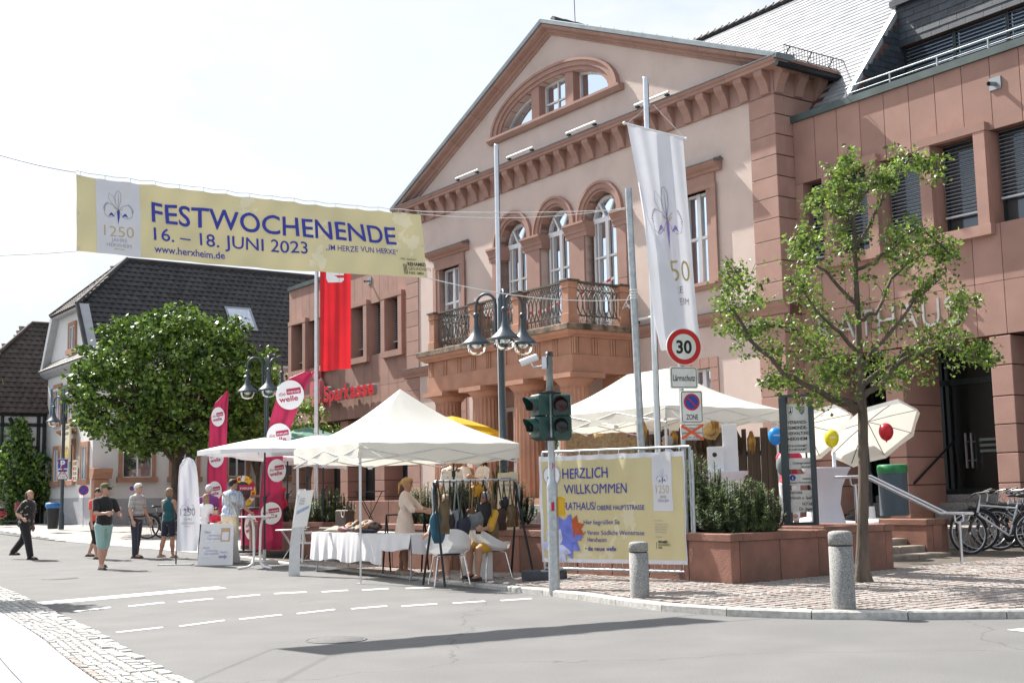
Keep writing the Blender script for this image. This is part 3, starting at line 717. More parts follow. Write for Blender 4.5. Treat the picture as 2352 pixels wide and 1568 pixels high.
# upper floor windows
def upper_win(x0, x1, hood):
 W0, W1, Z0, Z1 = x0, x1, 6.62, 8.60
 for (a, b, c_, d, n_) in ((x0 - .30, x0, 6.4, 8.72, 'jamb_stone'), (x1, x1 + .30, 6.4, 8.72, 'jamb_stone')):
  mb = MB(); mb.box((a, -.06, c_), (b, .25, d)); e = a if a < x0 else b
  mb.box((min(a, b) - (.05 if a < x0 else -.17), -.09, c_), (min(a, b) + (.13 if a < x0 else .35), -.061, d)); mb.build(n_, SAND, TH)
 mb = MB(); mb.box((x0 - .30, -.06, 8.72), (x1 + .30, .25, 9.10)); mb.box((x0 - .35, -.09, 8.72), (x1 + .35, -.061, 8.84)); mb.build('lintel_stone', SAND, TH)
 mb = MB(); mb.prism([(0, 9.10), (-.10, 9.10), (-.13, 9.16), (-.22, 9.2), (-.30, 9.26), (-.31, 9.33), (0, 9.36)], x0 - .55, x1 + .55, 'yz'); mb.build('window_hood', SAND, TH)
 mb = MB(); mb.add([(x0 - .6, -.34, 9.335), (x1 + .6, -.34, 9.335), (x1 + .5, 0, 9.46), (x0 - .5, 0, 9.46), (x0 - .6, -.34, 9.31), (x1 + .6, -.34, 9.31), (x1 + .6, 0, 9.34), (x0 - .6, 0, 9.34)], [(0, 1, 2, 3), (4, 5, 1, 0), (1, 5, 6, 2), (0, 3, 7, 4)], False); mb.build('hood_flashing', LEAD, TH)
 mb = MB(); mb.prism([(.25, 6.25), (-.08, 6.25), (-.12, 6.3), (-.18, 6.34), (-.18, 6.42), (.25, 6.44)], x0 - .42, x1 + .42, 'yz'); mb.build('window_sill', SAND, TH)
 fm = MB(); P = [(x0 + .03, 6.45), (x0 + .03, 8.7), (x1 - .03, 8.7), (x1 - .03, 6.45)]; glazed(fm, P, .2, .09); c = (x0 + x1) / 2
 bars(fm, [(c, 6.45), (c, 8.7)], .18, .13); bars(fm, [(x0, 7.6), (x1, 7.6)], .19, .07)
 fo = fm.build('window', WFR, TH)
 gm = MB(); gm.add([(a, .21, b) for a, b in P], [(0, 1, 2, 3)], False); gm.build('pane', GLASS, fo)
upper_win(-14.82, -13.62, 1); upper_win(-3.25, -2.30, 1)
# ground floor windows with block surrounds
for x0, x1 in ((-14.2, -13.62), (-3.1, -2.42)):
 for k in range(4):
  mb = MB(); w = (x1 - x0 + .56) / 4; mb.box((x0 - .28 + k * w + .008, -.03, 4.34), (x0 - .28 + (k + 1) * w - .008, .2, 4.58)); mb.build('lintel_stone', SAND, TH)
 for s in (-1, 1):
  for k in range(5):
   z = 4.33 - k * .32; a, b = (x0 - .28, x0) if s < 0 else (x1, x1 + .28); mb = MB(); mb.box((a, -.03, z - .31), (b, .2, z)); mb.build('jamb_stone', SAND, TH)
 fm = MB(); P = [(x0, 3.0), (x0, 4.34), (x1, 4.34), (x1, 3.0)]; glazed(fm, P, .15, .12); bars(fm, [((x0 + x1) / 2, 3), ((x0 + x1) / 2, 4.34)], .14, .12)
 fo = fm.build('window', WFR, TH); gm = MB(); gm.add([(a, .16, b) for a, b in P], [(0, 1, 2, 3)], False); gm.build('pane', GLASS, fo)
# ---- porch and balcony
BX0, BX1, BY = -12.06, -5.30, -2.06
for x in (-11.72, -9.7, -7.66, -5.62):
 mb = MB(); n = 20
 mb.lathe([(.43, 1.28), (.425, 2.0), (.40, 3.0), (.375, 4.02), (.375, 4.06)], 2 * n, (x, -1.70, 0), False, flute=.07)
 mb.lathe([(.385, 4.06), (.395, 4.09), (.385, 4.11), (.46, 4.18), (.53, 4.25), (.53, 4.27)], 28, (x, -1.70, 0))
 mb.box((x - .56, -2.26, 4.272), (x + .56, -1.14, 4.40)); mb.build('column', SANDO, TH)
for y in (-.35,):
 for x in (-11.72, -5.62):
  mb = MB(); mb.bbox((x - .36, -.5, 1.28), (x + .36, -.08, 4.40), .01); mb.build('porch_pilaster', SANDO, TH)
mb = MB(); mb.box((BX0 - .15, -2.12, 4.402), (BX1 + .15, -1.25, 4.86)); mb.box((BX0 - .15, -1.249, 4.402), (BX0 + .6, -.07, 4.86)); mb.box((BX1 - .6, -1.249, 4.402), (BX1 + .15, -.07, 4.86)); mb.build('architrave', SANDO, TH)
mb = MB(); mb.box((BX0 + .6, -1.24, 4.70), (BX1 - .6, -.07, 4.84)); mb.build('porch_ceiling', SANDO, TH)
mb = MB(); mb.box((BX0 - .12, -2.09, 4.862), (BX1 + .12, -.07, 5.30)); mb.build('entablature_frieze', SANDO, TH)
def trig(x, side=False, y=0):
 mb = MB()
 for k in range(3):
  a = -.11 + k * .085
  if not side: mb.box((x + a, -2.12, 4.87), (x + a + .055, -2.0905, 5.29))
  else: mb.box((BX1 + .1205, y + a, 4.87), (BX1 + .15, y + a + .055, 5.29))
 mb.build('triglyph', SANDO, TH)
k = -12.02
while k < -5.1: trig(k); k += .765
for y in (-1.95, -1.35, -.75, -.2): trig(0, True, y)
mb = MB(); o = .12
def mitre(mb, prof, x0, x1, y0, y1):
 """moulding profile (out, z) run round three sides of the balcony"""
 n = len(prof); V = []
 for (cx_, cy_, sx, sy) in ((x0, y1, -1, 0), (x0, y0, -1, -1), (x1, y0, 1, -1), (x1, y1, 1, 0)):
  for (q, z) in prof: V.append((cx_ + sx * q, cy_ + sy * q, z))
 mb.add(V, [(s * n + i, s * n + i + 1, (s + 1) * n + i + 1, (s + 1) * n + i) for s in range(3) for i in range(n - 1)], False)
mitre(mb, [(.0, 5.302), (.16, 5.302), (.18, 5.34), (.26, 5.38), (.30, 5.44), (.30, 5.47), (0, 5.47)], BX0, BX1, BY, -.05); mb.build('balcony_moulding', SANDO, TH)
mb = MB(); mb.bbox((BX0 - .34, BY - .34, 5.472), (BX1 + .34, -.07, 5.62), .02); mb.build('balcony_slab', mat('mossy_stone', (.26, .19, .14), .95, .3, 5, .5, 40, stain=((.045, .045, .028), 2.6, .40, .62)), TH)
# stone posts
POSTS = [(-11.99, BY + .12), (-9.77, BY + .12), (-7.64, BY + .12), (-5.44, BY + .12), (-5.44, -.22), (-11.99, -.22)]
for x, y in POSTS:
 mb = MB(); w = .17
 mb.bbox((x - w, y - w, 5.622), (x + w, y + w, 5.92), .01); mb.bbox((x - w + .03, y - w + .03, 5.921), (x + w - .03, y + w - .03, 6.58), .006); mb.bbox((x - w, y - w, 6.581), (x + w, y + w, 6.64), .01); mb.bbox((x - w + .01, y - w + .01, 6.641), (x + w - .01, y + w - .01, 6.75), .01)
 mb.build('balcony_post', SANDO, TH)
IRON = mat('painted_cast_iron', (.11, .11, .10), .55, .25, 12, .1, 60)
def railing(p0, p1, out):
 p0, p1 = Vector(p0), Vector(p1); L = (p1 - p0).length; d = (p1 - p0) / L; fn = lambda s, z: p0 + d * s + Vector((0, 0, z))
 mb = MB(); rd = .017
 for z in (5.70, 5.90, 6.56, 6.74): mb.tube([fn(0, z), fn(L, z)], .014, 5)
 n = max(2, int(round(L / .17))); st = L / n
 for i in range(-1, n + 1):                     # overlapping tall ovals
  c = (i + .5) * st; P = []
  for k in range(17):
   a = 2 * PI * k / 16; s = c + st * .98 * math.cos(a); s = min(max(s, 0), L); P.append(fn(s, 6.225 + .325 * math.sin(a)))
  mb.tube(P, rd, 4, False)
 m2 = int(L / .1)
 for i in range(m2):                            # lattice under the rail
  a = L * i / m2; b = L * (i + 1) / m2
  mb.tube([fn(a, 6.57), fn(b, 6.73)], .010, 4, False); mb.tube([fn(a, 6.73), fn(b, 6.57)], .010, 4, False)
 m3 = int(L / .17)
 for i in range(m3):                            # key pattern at the foot
  a = L * i / m3; w = L / m3; key = [(0, 0), (0, 1), (.82, 1), (.82, .25), (.35, .25), (.35, .62), (.58, .62)]
  mb.tube([fn(a + w * u, 5.715 + .17 * v) for u, v in key], .010, 4, False)
 mb.build('balcony_railing', IRON, TH)
 mb = MB(); q = Vector((-d.y, d.x, 0)) * .05
 for s in (0,):
  a, b = fn(0, 6.745), fn(L, 6.745); V = [a - q, b - q, b + q, a + q]; mb.add([tuple(v) for v in V] + [(v.x, v.y, v.z + .045) for v in V], [(3, 2, 1, 0), (4, 5, 6, 7), (0, 1, 5, 4), (1, 2, 6, 5), (2, 3, 7, 6), (3, 0, 4, 7)], False)
 mb.build('handrail', mat('dark_stone_rail', (.10, .085, .07), .8, .3, 9), TH)
for (a, b) in ((0, 1), (1, 2), (2, 3)): railing((POSTS[a][0] + .17, BY + .12, 0), (POSTS[b][0] - .17, BY + .12, 0), 1)
railing((-5.44, BY + .29, 0), (-5.44, -.39, 0), 1); railing((-11.99, BY + .29, 0), (-11.99, -.39, 0), 1)
for x, y in POSTS:
 mb = MB(); mb.bbox((x - .2, y - .2, 6.752), (x + .2, y + .2, 6.80), .01); mb.build('post_cap', mat('dark_stone_rail', (.1, .085, .07)), TH)
# porch floor, steps, door
mb = MB(); mb.box((BX0 - .3, -2.4, .4), (BX1 + .3, -.06, 1.28)); mb.build('porch_floor', SANDO, TH)
for k in range(3):
 mb = MB(); mb.bbox((BX0 + .3, -2.7 - .3 * k, .62), (BX1 - .3, -2.402 - .3 * k, 1.12 - .165 * k), .012); mb.build('porch_step', GRANITE, TH)
fm = MB(); P = [(-9.3, 1.3), (-9.3, 3.75), (-7.6, 3.75), (-7.6, 1.3)]; glazed(fm, P, -.02, .12); bars(fm, [(-8.45, 1.3), (-8.45, 3.75)], -.02, .1); bars(fm, [(-9.3, 3.2), (-7.6, 3.2)], -.02, .08)
fo = fm.build('entrance_door', WFR, TH); gm = MB(); gm.add([(a, -.012, b) for a, b in P], [(0, 1, 2, 3)], False); gm.build('pane', GLASS, fo)
for x0, x1 in ((-11.2, -10.2), (-6.9, -6.0)):
 fm = MB(); P = [(x0, 2.0), (x0, 3.9), (x1, 3.9), (x1, 2.0)]; glazed(fm, P, -.02, .12); bars(fm, [((x0 + x1) / 2, 2), ((x0 + x1) / 2, 3.9)], -.02, .1)
 fo = fm.build('window', WFR, TH); gm = MB(); gm.add([(a, -.012, b) for a, b in P], [(0, 1, 2, 3)], False); gm.build('pane', GLASS, fo)
# strip lamps on the cornice and belt
for x0, x1, y, z in ((-13.15, -11.85, -.42, 11.36), (-10.28, -8.95, -.42, 11.36), (-7.36, -6.03, -.42, 11.36), (-4.42, -3.1, -.42, 11.36), (-14.3, -12.9, -.2, 5.80), (-4.95, -3.9, -.2, 5.80)):
 fl_ = empty('strip_floodlight', F(x0, y, z), FAZ, 'tubular strip light lying on the %s of the town hall, %s' % (('cornice', 'number %s from the left' % ['one', 'two', 'three', 'four'][[-13.15, -10.28, -7.36, -4.42].index(x0)]) if z > 7 else ('lower ledge', 'left of the porch' if x0 < -10 else 'right of the porch')), 'strip light', 'strip lights along the town hall ledges')
 mb = MB(); mb.tube([(0, 0, 0), (x1 - x0, 0, 0)], .036, 8); mb.build('lamp_tube', WHITEP, fl_)
 mb = MB()
 for q in (.08, x1 - x0 - .1): mb.box((q - .05, -.02, -.08), (q + .07, .06, -.04)); mb.tube([(q, 0, -.05), (q, .1, -.1)], .012, 4)
 mb.build('bracket', BLACKM, fl_)
# barrier tape tied across the balcony
tp = empty('barrier_tape', F(-9.0, -1.5, 6.3), FAZ, 'red and white barrier tape sagging across the balcony behind the railing', 'barrier tape')
ws, rs_ = MB(), MB(); P = []
for (x0, y0, z0, x1, y1, z1, sag) in ((-10.0, -1.6, 6.52, -8.3, -1.7, 6.42, .06), (-8.3, -1.7, 6.42, -6.2, -1.55, 6.42, .2), (-6.2, -1.55, 6.42, -5.2, -.6, 6.95, .05)):
 for i in range(12):
  def q(t, h): return (x0 + (x1 - x0) * t + 9, y0 + (y1 - y0) * t + 1.5, z0 + (z1 - z0) * t - sag * 4 * t * (1 - t) + h - 6.3)
  a, b = i / 12, (i + 1) / 12; (ws if i % 2 else rs_).add([q(a, -.035), q(b, -.035), q(b, .035), q(a, .035)], [(0, 1, 2, 3)], False)
ws.build('white_band', WHITEP, tp); rs_.build('red_band', mat('red_plastic', (.55, .02, .02), .5, .1, 5), tp)
# ================================================================ office wings left and right of the town hall
PANEL = mat('sandstone_panel', (.355, .21, .17), .85, .1, 1.6, .2, 45, rnd=.09, stain=((.27, .14, .11), .9, .6, .85))
BLIND = mat('blind_slat', (.58, .61, .65), .4, .05, 8, metal=.2)
DKFR = mat('dark_window_frame', (.03, .038, .042), .4, .2, 8, metal=.3)
JOINT = mat('stone_joint', (.13, .065, .05), .95, .2, 8)
def wing(name, ox, x0, x1, frames, plains, label, blind_drop, W=.55):
 """frames/plains: x ranges of framed and flush windows, in the wing's x"""
 B = empty(name, F(ox, 0), FAZ, label, 'office building')
 TZ, WB, WT, SZ, BZ = 9.87, 6.5, 8.38, 5.35, 4.30
 mb = MB(); mb.box((x0, W + .03, BZ), (x1, W + .3, WB)); mb.box((x0, W + .03, WT), (x1, W + .3, TZ)); mb.box((x0, W + .9, BZ), (x1, W + 1.0, 9.8)); mb.box((x0, W + 2.6, 0), (x1, W + 2.7, BZ + .1)); mb.box((x0, W + .3, 9.6), (x1, 9, 9.8)); mb.box((x0, W + .3, BZ), (x1, W + 2.6, BZ + .2))
 occ = sorted(frames + plains)
 mb.build('wall_core', JOINT, B)
 def cell(a, b, z0, z1):
  mb = MB(); mb.bbox((a + .006, W, z0 + .006), (b - .006, W + .028, z1 - .006), .004); mb.build('stone_panel', PANEL, B)
 step = .654; n = int(round((x1 - x0) / step)); st = (x1 - x0) / n
 for i in range(n):
  a, b = x0 + i * st, x0 + (i + 1) * st
  cell(a, b, WT, TZ); cell(a, b, SZ, WB); cell(a, b, BZ, SZ)
 edges = [x0] + [v for o in occ for v in o] + [x1]
 for a, b in zip(edges[::2], edges[1::2]):
  if b - a > .03: mb = MB(); mb.box((a, W + .001, WB + .002), (b, W + .9, WT - .002)); mb.build('window_pier', PANEL, B)
 slat = MB(); slat.add([(0, 0, 0), (1, 0, 0), (1, .03, .022), (0, .03, .022), (1, .055, .028), (0, .055, .028)], [(0, 1, 2, 3), (3, 2, 4, 5)], False); sme = slat.mesh('slat', BLIND)
 for i, (a, b) in enumerate(occ):
  fr = (a, b) in frames
  if fr:
   for (p, q, z0, z1) in ((a - .28, a, WB - .2, WT + .15), (b, b + .26, WB - .2, WT + .15)):
    mb = MB(); mb.box((p, W - .14, z0 + .2), (q, W - .001, z1 - .15)); mb.build('window_surround', PANEL, B)
   mb = MB(); mb.box((a - .30, W - .15, WT + .002), (b + .28, W - .001, WT + .17)); mb.build('window_surround', PANEL, B)
   mb = MB(); mb.box((a - .30, W - .15, WB - .22), (b + .28, W - .001, WB - .002)); mb.build('window_surround', PANEL, B)
  wf = MB(); y = W + .32
  for (p, q, r, s) in ((a, b, WB, WB + .07), (a, b, WT - .06, WT), (a, a + .06, WB, WT), (b - .06, b, WB, WT)): wf.box((p, y, r + .001), (q, y + .06, s - .001))
  wo_ = wf.build('window', DKFR, B)
  g = MB(); g.quad((a, y + .04, WB), (b, y + .04, WB), (b, y + .04, WT), (a, y + .04, WT)); g.build('pane', GLASSD, wo_)
  drop = blind_drop[i % len(blind_drop)]; k = 0; z = WT - .04
  while z > WT - (WT - WB) * drop:
   inst(sme, 'slat', wo_, (a + .07, W + .2, z), (0, 0, 0), (b - a - .14, 1, 1)); z -= .078; k += 1
  mb = MB(); mb.box((a + .05, W + .19, z - .02), (b - .05, W + .26, z + .02)); mb.build('bottom_rail', BLIND, wo_)
 mb = MB(); mb.prism([(W - .07, 9.86), (W - .07, 10.02), (W + .5, 10.06), (W + .5, 9.86)], x0 - .02, x1 + .02, 'yz'); mb.build('coping', mat('green_grey_sheet', (.075, .10, .098), .5, .25, 2, metal=.4), B)
 return B, W
WR, W = wing('office_wing', 0, .035, 11.1, [(1.22, 2.18), (3.83, 4.86), (6.44, 7.46), (9.05, 10.07)], [(.26, .94), (2.46, 3.55), (5.14, 6.16), (7.74, 8.77)],
             'red sandstone office wing with striped blinds, RATHAUS lettering and dark slate roof', [.93, .82, .84, .80, .70, .8, .9, .8])
# ground floor: piers in courses, recessed dark glass entrance
ZP = [4.28, 3.70, 3.10, 2.55, 2.0, 1.42, .8]
def stone_pier(B, x0, x1, y0, y1, zs=ZP):
 for a, b in zip(zs, zs[1:]):
  mb = MB(); mb.bbox((x0, y0, b + .012), (x1, y1, a - .012), .01); mb.build('pier_stone', PANEL, B)
 mb = MB(); mb.box((x0 + .02, y0 + .02, .2), (x1 - .02, y1 - .02, zs[0])); mb.build('pier_core', JOINT, B)
stone_pier(WR, .04, .78, W, W + 1.2); stone_pier(WR, 2.27, 2.72, W, W + 1.25); stone_pier(WR, 4.83, 5.30, W, W + 1.25); stone_pier(WR, 7.4, 7.86, W, W + 1.2)
mb = MB(); mb.box((2.25, W - .02, .3), (2.74, W + 1.27, .82)); mb.build('pier_foot', SANDO, WR); mb = MB(); mb.box((4.81, W - .02, .3), (5.32, W + 1.27, .82)); mb.build('pier_foot', SANDO, WR)
for (a, b) in ((.78, 2.27), (2.72, 4.83), (5.3, 7.4), (7.86, 11)):
 fm = MB(); y = W + 1.75
 for p in (a - .3, (a + b) / 2, b + .3): fm.box((p - .04, y - .05, 1.2), (p + .04, y + .05, 4.28))
 fm.box((a - .4, y - .05, 1.2), (b + .4, y + .05, 1.32)); fm.box((a - .4, y - .05, 3.55), (b + .4, y + .05, 3.68))
 fo = fm.build('glass_front', DKFR, WR); g = MB(); g.quad((a - .4, y, 1.2), (b + .4, y, 1.2), (b + .4, y, 4.3), (a - .4, y, 4.3)); g.build('pane', glass_mat('dark_glass', (.004, .006, .006), .02, .0), fo)
# prints and handles on the glass door
y = W + 1.69
pf = plane_fn((0, y, 0), (1, 0, 0), (0, 0, 1), (0, -1, 0))
mb = MB(); PFROST = mat('frosted_print', (.16, .20, .19), .8, .1, 5)
for z in (2.32, 2.20, 2.08): rect(mb, 3.3, z, 4.02, z + .055, pf); rect(mb, 4.08, z, 4.4, z + .055, pf)
poly(mb, [(4.42, 2.4), (4.42, 2.1), (4.5, 1.96), (4.6, 1.9), (4.7, 1.96), (4.78, 2.1), (4.78, 2.4)], pf, .001); mb.build('door_print', PFROST, WR)
mb = MB(); mb.cur = 0; rect(mb, 4.0, 2.72, 4.36, 3.05, pf, .004); rect(mb, 4.05, 2.45, 4.40, 2.70, pf, .004, 1, 1); mb.build('door_notice', mat('paper_notice', (.55, .58, .54), .8, .1, 9), WR)
mb = MB()
for x in (3.02, 3.16): mb.box((x, y - .12, 1.75), (x + .03, y - .08, 2.5)); mb.box((x, y - .08, 2.3), (x + .03, y, 2.33)); mb.box((x, y - .08, 1.9), (x + .03, y, 1.93))
mb.build('door_handle', ALU, WR)
mb = MB(); mb.tube([(2.75, W + .15, 1.45), (2.9, W + 1.4, 2.35)], .025, 6); mb.tube([(2.9, W + 1.4, 2.35), (2.9, W + 1.5, 1.6)], .02, 5); mb.build('handrail', BLACKM, WR)
# steps up to the doors
for k in range(4):
 mb = MB(); mb.bbox((.8, W + 1.6 - .0 - .30 * (k + 1), .5), (11, W + 1.6 - .3 * k - .004, 1.2 - .165 * k), .01)
 if k > 1: mb = MB(); mb.bbox((2.8, W + 1.6 - .30 * (k + 1), .3), (11, W + 1.6 - .3 * k - .004, 1.2 - .165 * k), .01)
 mb.build('entrance_step', GRANITE, WR)
mb = MB(); mb.box((.8, W + 1.6, .9), (11, W + 3, 1.2)); mb.build('entrance_floor', GRANITE, WR)
mb = MB(); mb.bbox((2.8, W - .55, .15), (8.5, W - .12, .52), .01); mb.build('entrance_step', GRANITE, WR)
# spouts
spm = MB(); spm.box((-.13, -.03, -.12), (.13, 0, .13)); spm.tube([(0, 0, 0), (0, -.24, -.04)], .045, 10, False); spme = spm.mesh('water_spout', ZINC)
inst(spme, 'water_spout', WR, (5.36, W, 9.28)); inst(spme, 'water_spout', WR, (9.3, W, 9.28))
# lettering
lf = plane_fn((0, W - .05, 0), (1, 0, 0), (0, 0, 1), (0, -1, 0)); 
xx = .60
for ch, w in (('R', .40), ('A', .50), ('T', .38), ('H', .44), ('A', .46), ('U', .42), ('S', .38)):
 mb = MB(); put_text(mb, ch, xx, 4.63, .60, lf, w=w, depth=.05, bold=-.012); mb.build('letter', mat('pale_metal_letter', (.36, .36, .33), .5, .1, 5, metal=.3), WR); xx += w + .12
 mb = MB(); mb.tube([(xx - w / 2 - .12, W, 4.9), (xx - w / 2 - .12, W - .05, 4.9)], .01, 4); mb.build('letter_pin', BLACKM, WR)
# left wing with the savings bank
WL, _ = wing('bank_wing', -17.0, -10.25, -.035, [(-2.0, -1.05), (-4.58, -3.6), (-7.2, -6.2), (-9.75, -8.72)], [(-3.3, -2.3), (-5.9, -4.9), (-8.5, -7.5)],
             'red sandstone bank building with raised window surrounds and red bank lettering', [.8, .98, .75, .98, .8, .98, .8], W=.35)
Wl = .35
for x0, x1 in ((-.75, -.04), (-3.2, -2.5), (-5.9, -5.3), (-8.4, -7.9), (-10.2, -9.7)): stone_pier(WL, x0, x1, Wl + .1, Wl + 1.0)
for (a, b) in ((-2.5, -.75), (-5.3, -3.2), (-7.9, -5.9), (-9.7, -8.4)):
 fm = MB(); y = Wl + .9
 for p in (a + .05, (a * .6 + b * .4), b - .05): fm.box((p - .04, y - .05, 1.3), (p + .04, y + .05, 4.28))
 fm.box((a, y - .05, 1.3), (b, y + .05, 1.42)); fm.box((a, y - .05, 3.3), (b, y + .05, 3.38))
 fo = fm.build('shop_window', DKFR, WL); g = MB(); g.quad((a, y, 1.3), (b, y, 1.3), (b, y, 4.3), (a, y, 4.3)); g.build('pane', GLASSD, fo)
x = -10.2
while x < -.2:
 mb = MB(); mb.bbox((x + .005, Wl - .35, .5), (x + 1.25, Wl + .7, 1.28), .02); mb.build('plinth_stone', SANDW, WL); x += 1.255
mb = MB(); mb.box((-10.28, .7, .2), (-10.22, 9, 9.85)); mb.build('side_wall', PANEL, WL)
inst(spme, 'water_spout', WL, (-3.3, Wl, 9.25))
lf2 = plane_fn((0, Wl - .10, 0), (1, 0, 0), (0, 0, 1), (0, -1, 0)); RED = mat('signal_red', (.62, .018, .03), .45, .05, 4)
LGREY = mat('letter_case', (.25, .24, .24), .5, .1, 4)
sgn = empty('bank_sign', F(-17 - 6.55, Wl - .12, 5.05), FAZ, 'red bank name in thick box letters with a round-cornered symbol on the left building', 'shop sign')
f0 = plane_fn((0, 0, 0), (1, 0, 0), (0, 0, 1), (0, -1, 0))
xx = 0; 
for ch, w in (('S', .42), ('p', .42), ('a', .42), ('r', .32), ('k', .44), ('a', .42), ('s', .40), ('s', .40), ('e', .44)):
 mb = MB(); put_text(mb, ch, xx, .0, .56, f0, w=w, depth=.15, bold=.035); o = mb.build('letter', [RED, LGREY], sgn)
 for p_ in o.data.polygons: p_.material_index = 0 if p_.normal.y < -.9 else 1
 xx += w + .035
mb = MB(); rr_ = []
def rrect(x0, z0, x1, z1, r, n=5):
 P = []
 for cx_, cz_, a in ((x1 - r, z1 - r, 0), (x0 + r, z1 - r, PI / 2), (x0 + r, z0 + r, PI), (x1 - r, z0 + r, 1.5 * PI)):
  for i in range(n + 1): t = a + PI / 2 * i / n; P.append((cx_ + r * math.cos(t), cz_ + r * math.sin(t)))
 return P
mb = MB(); mb.prism(rrect(-1.1, -.12, -.25, .85, .16), -.2, 0, 'xz'); mb.lathe([(.0, 0), (.19, 0), (.19, .2), (0, .2)], 20, (0, 0, 0)) if 0 else None
mb.prism([(-.68 + .19 * math.cos(2 * PI * i / 20), 1.12 + .19 * math.sin(2 * PI * i / 20)) for i in range(20)], -.2, 0, 'xz'); so = mb.build('bank_symbol', [mat('pink_red_panel', (.62, .16, .20), .5, .05, 4)], sgn)
mb = MB(); mb.box((-.85, -.206, .47), (-.25, -.199, .55)); mb.box((-1.1, -.206, .2), (-.5, -.199, .28)); mb.build('symbol_bar', LGREY, sgn)
# ---- slate roof, dormer and rail behind the right wing
SLATE = mat('blue_slate', (.045, .055, .068), .55, .25, 5, .15, 60, rnd=.25)
SLATE_GLARE = mat('slate_with_glare', (.30, .31, .33), .30, .12, 6, .1, 50, rnd=.08, spec=.9)  # the same slate, its base colour paled to carry the sun glare
def slates(parent, name, fn, L, Hh, w, h, th, limit=300, mats=SLATE, lap=.012, x0=0, keep=None, curve=0, order=None):
 """rows of slates or tiles on fn(u,v,off); u along the row, v up the slope. The largest-looking ones are single pieces"""
 items = []; r = 0
 while r * h < Hh - .01:
  v0, v1 = r * h, min(Hh, r * h + h); sh = (r % 2) * w / 2; u = -sh
  while u < L:
   a, b = max(0, u), min(L, u + w)
   if b - a > .02 and (keep is None or keep((a + b) / 2, (v0 + v1) / 2)): items.append((a, b, v0, v1, r))
   u += w
  r += 1
 def geo(mb, a, b, v0, v1):
  g = .003; t0 = th + RND.uniform(0, lap * .4)
  if curve:
   P = [(a + (b - a) * i / 4, t0 + curve * (math.sin(PI * i / 4 * 1.0) if i < 4 else 0)) for i in range(5)]
   V = [fn(u, v0, o) for u, o in P] + [fn(u, v1, o - th * .8) for u, o in P] + [fn(u, v0, -.01) for u, o in (P[0], P[-1])]
   mb.add(V, [(i, i + 1, 6 + i, 5 + i) for i in range(4)] + [(10, 11, 4, 3, 2, 1, 0)], False)
  else:
   V = [fn(a + g, v0, t0), fn(b - g, v0, t0), fn(b - g, v1, .004), fn(a + g, v1, .004), fn(a + g, v0, -.005), fn(b - g, v0, -.005)]
   mb.add(V, [(0, 1, 2, 3), (4, 5, 1, 0), (5, 2, 1), (4, 0, 3)], False)
 if order: items.sort(key=order)
 for it in items[:limit]:
  mb = MB(); geo(mb, *it[:4]); mb.build(name, mats, parent)
 if len(items) > limit:
  mb = MB()
  for it in items[limit:]: geo(mb, *it[:4])
  mb.build(name + '_field', mats, parent, kind='stuff')
# the slope that faces the street
ra = math.atan(1.25); rl = 4.6 / math.sin(ra)
def rf(u, v, o=0): return (-8.2 + u, .9 + v * math.cos(ra) - o * math.sin(ra), 10.02 + v * math.sin(ra) + o * math.cos(ra))
def above_main(u, v):
 x, y, z = rf(u, v); return z > GA + .2 - abs(x - XM) * GS if x < .6 else True
LEN = 8.2 + 1.22
slates(WR, 'roof_slate', rf, LEN, rl + .7, .42, .165, .014, 300, SLATE_GLARE, keep=lambda u, v: above_main(u + .2, v + .15), order=lambda s: -(s[0] * 1.0 - s[2] * .6))
mb = MB(); mb.add([rf(0, 0, -.03), rf(LEN, 0, -.03), rf(LEN, rl + .7, -.03), rf(0, rl + .7, -.03)], [(0, 1, 2, 3)], False)
mb.add([(-8.2, 5.1, 15.1), (12, 5.1, 15.1), (12, 9, 10), (-8.2, 9, 10)], [(3, 2, 1, 0)], False); mb.build('roof_deck', JOINT, WR)
mb = MB(); mb.prism([(5.15, 15.25), (5.25, 15.42), (5.5, 15.30), (5.6, 15.1)], -8.4, 11.5, 'yz'); mb.build('ridge_cap', SLATE, WR)
mb = MB()
for i in range(50): mb.tube([(-8.0 + i * .3, 5.0, 15.22), (-8.0 + i * .3 + .31, 5.0, 15.26)], .09, 6)
mb.build('ridge_tile_row', RT, WR)
mb = MB(); a, b = rf(LEN - .02, 0, .02), rf(LEN - .02, rl + .7, .02)
def vq(u, v, o): return rf(u, v, o)
V = [rf(LEN - .06, -.1, .05), rf(LEN + .08, -.1, .05), rf(LEN + .08, 3.42, .05), rf(LEN - .06, 3.42, .05), rf(LEN - .06, -.1, -.1), rf(LEN + .08, -.1, -.1), rf(LEN + .08, 3.42, -.1), rf(LEN - .06, 3.42, -.1)]
mb.add(V, [(0, 1, 2, 3), (4, 5, 1, 0), (1, 5, 6, 2), (0, 3, 7, 4)], False); mb.build('verge_strip', mat('bright_zinc', (.62, .62, .64), .35, .05, 3, metal=.5), WR)
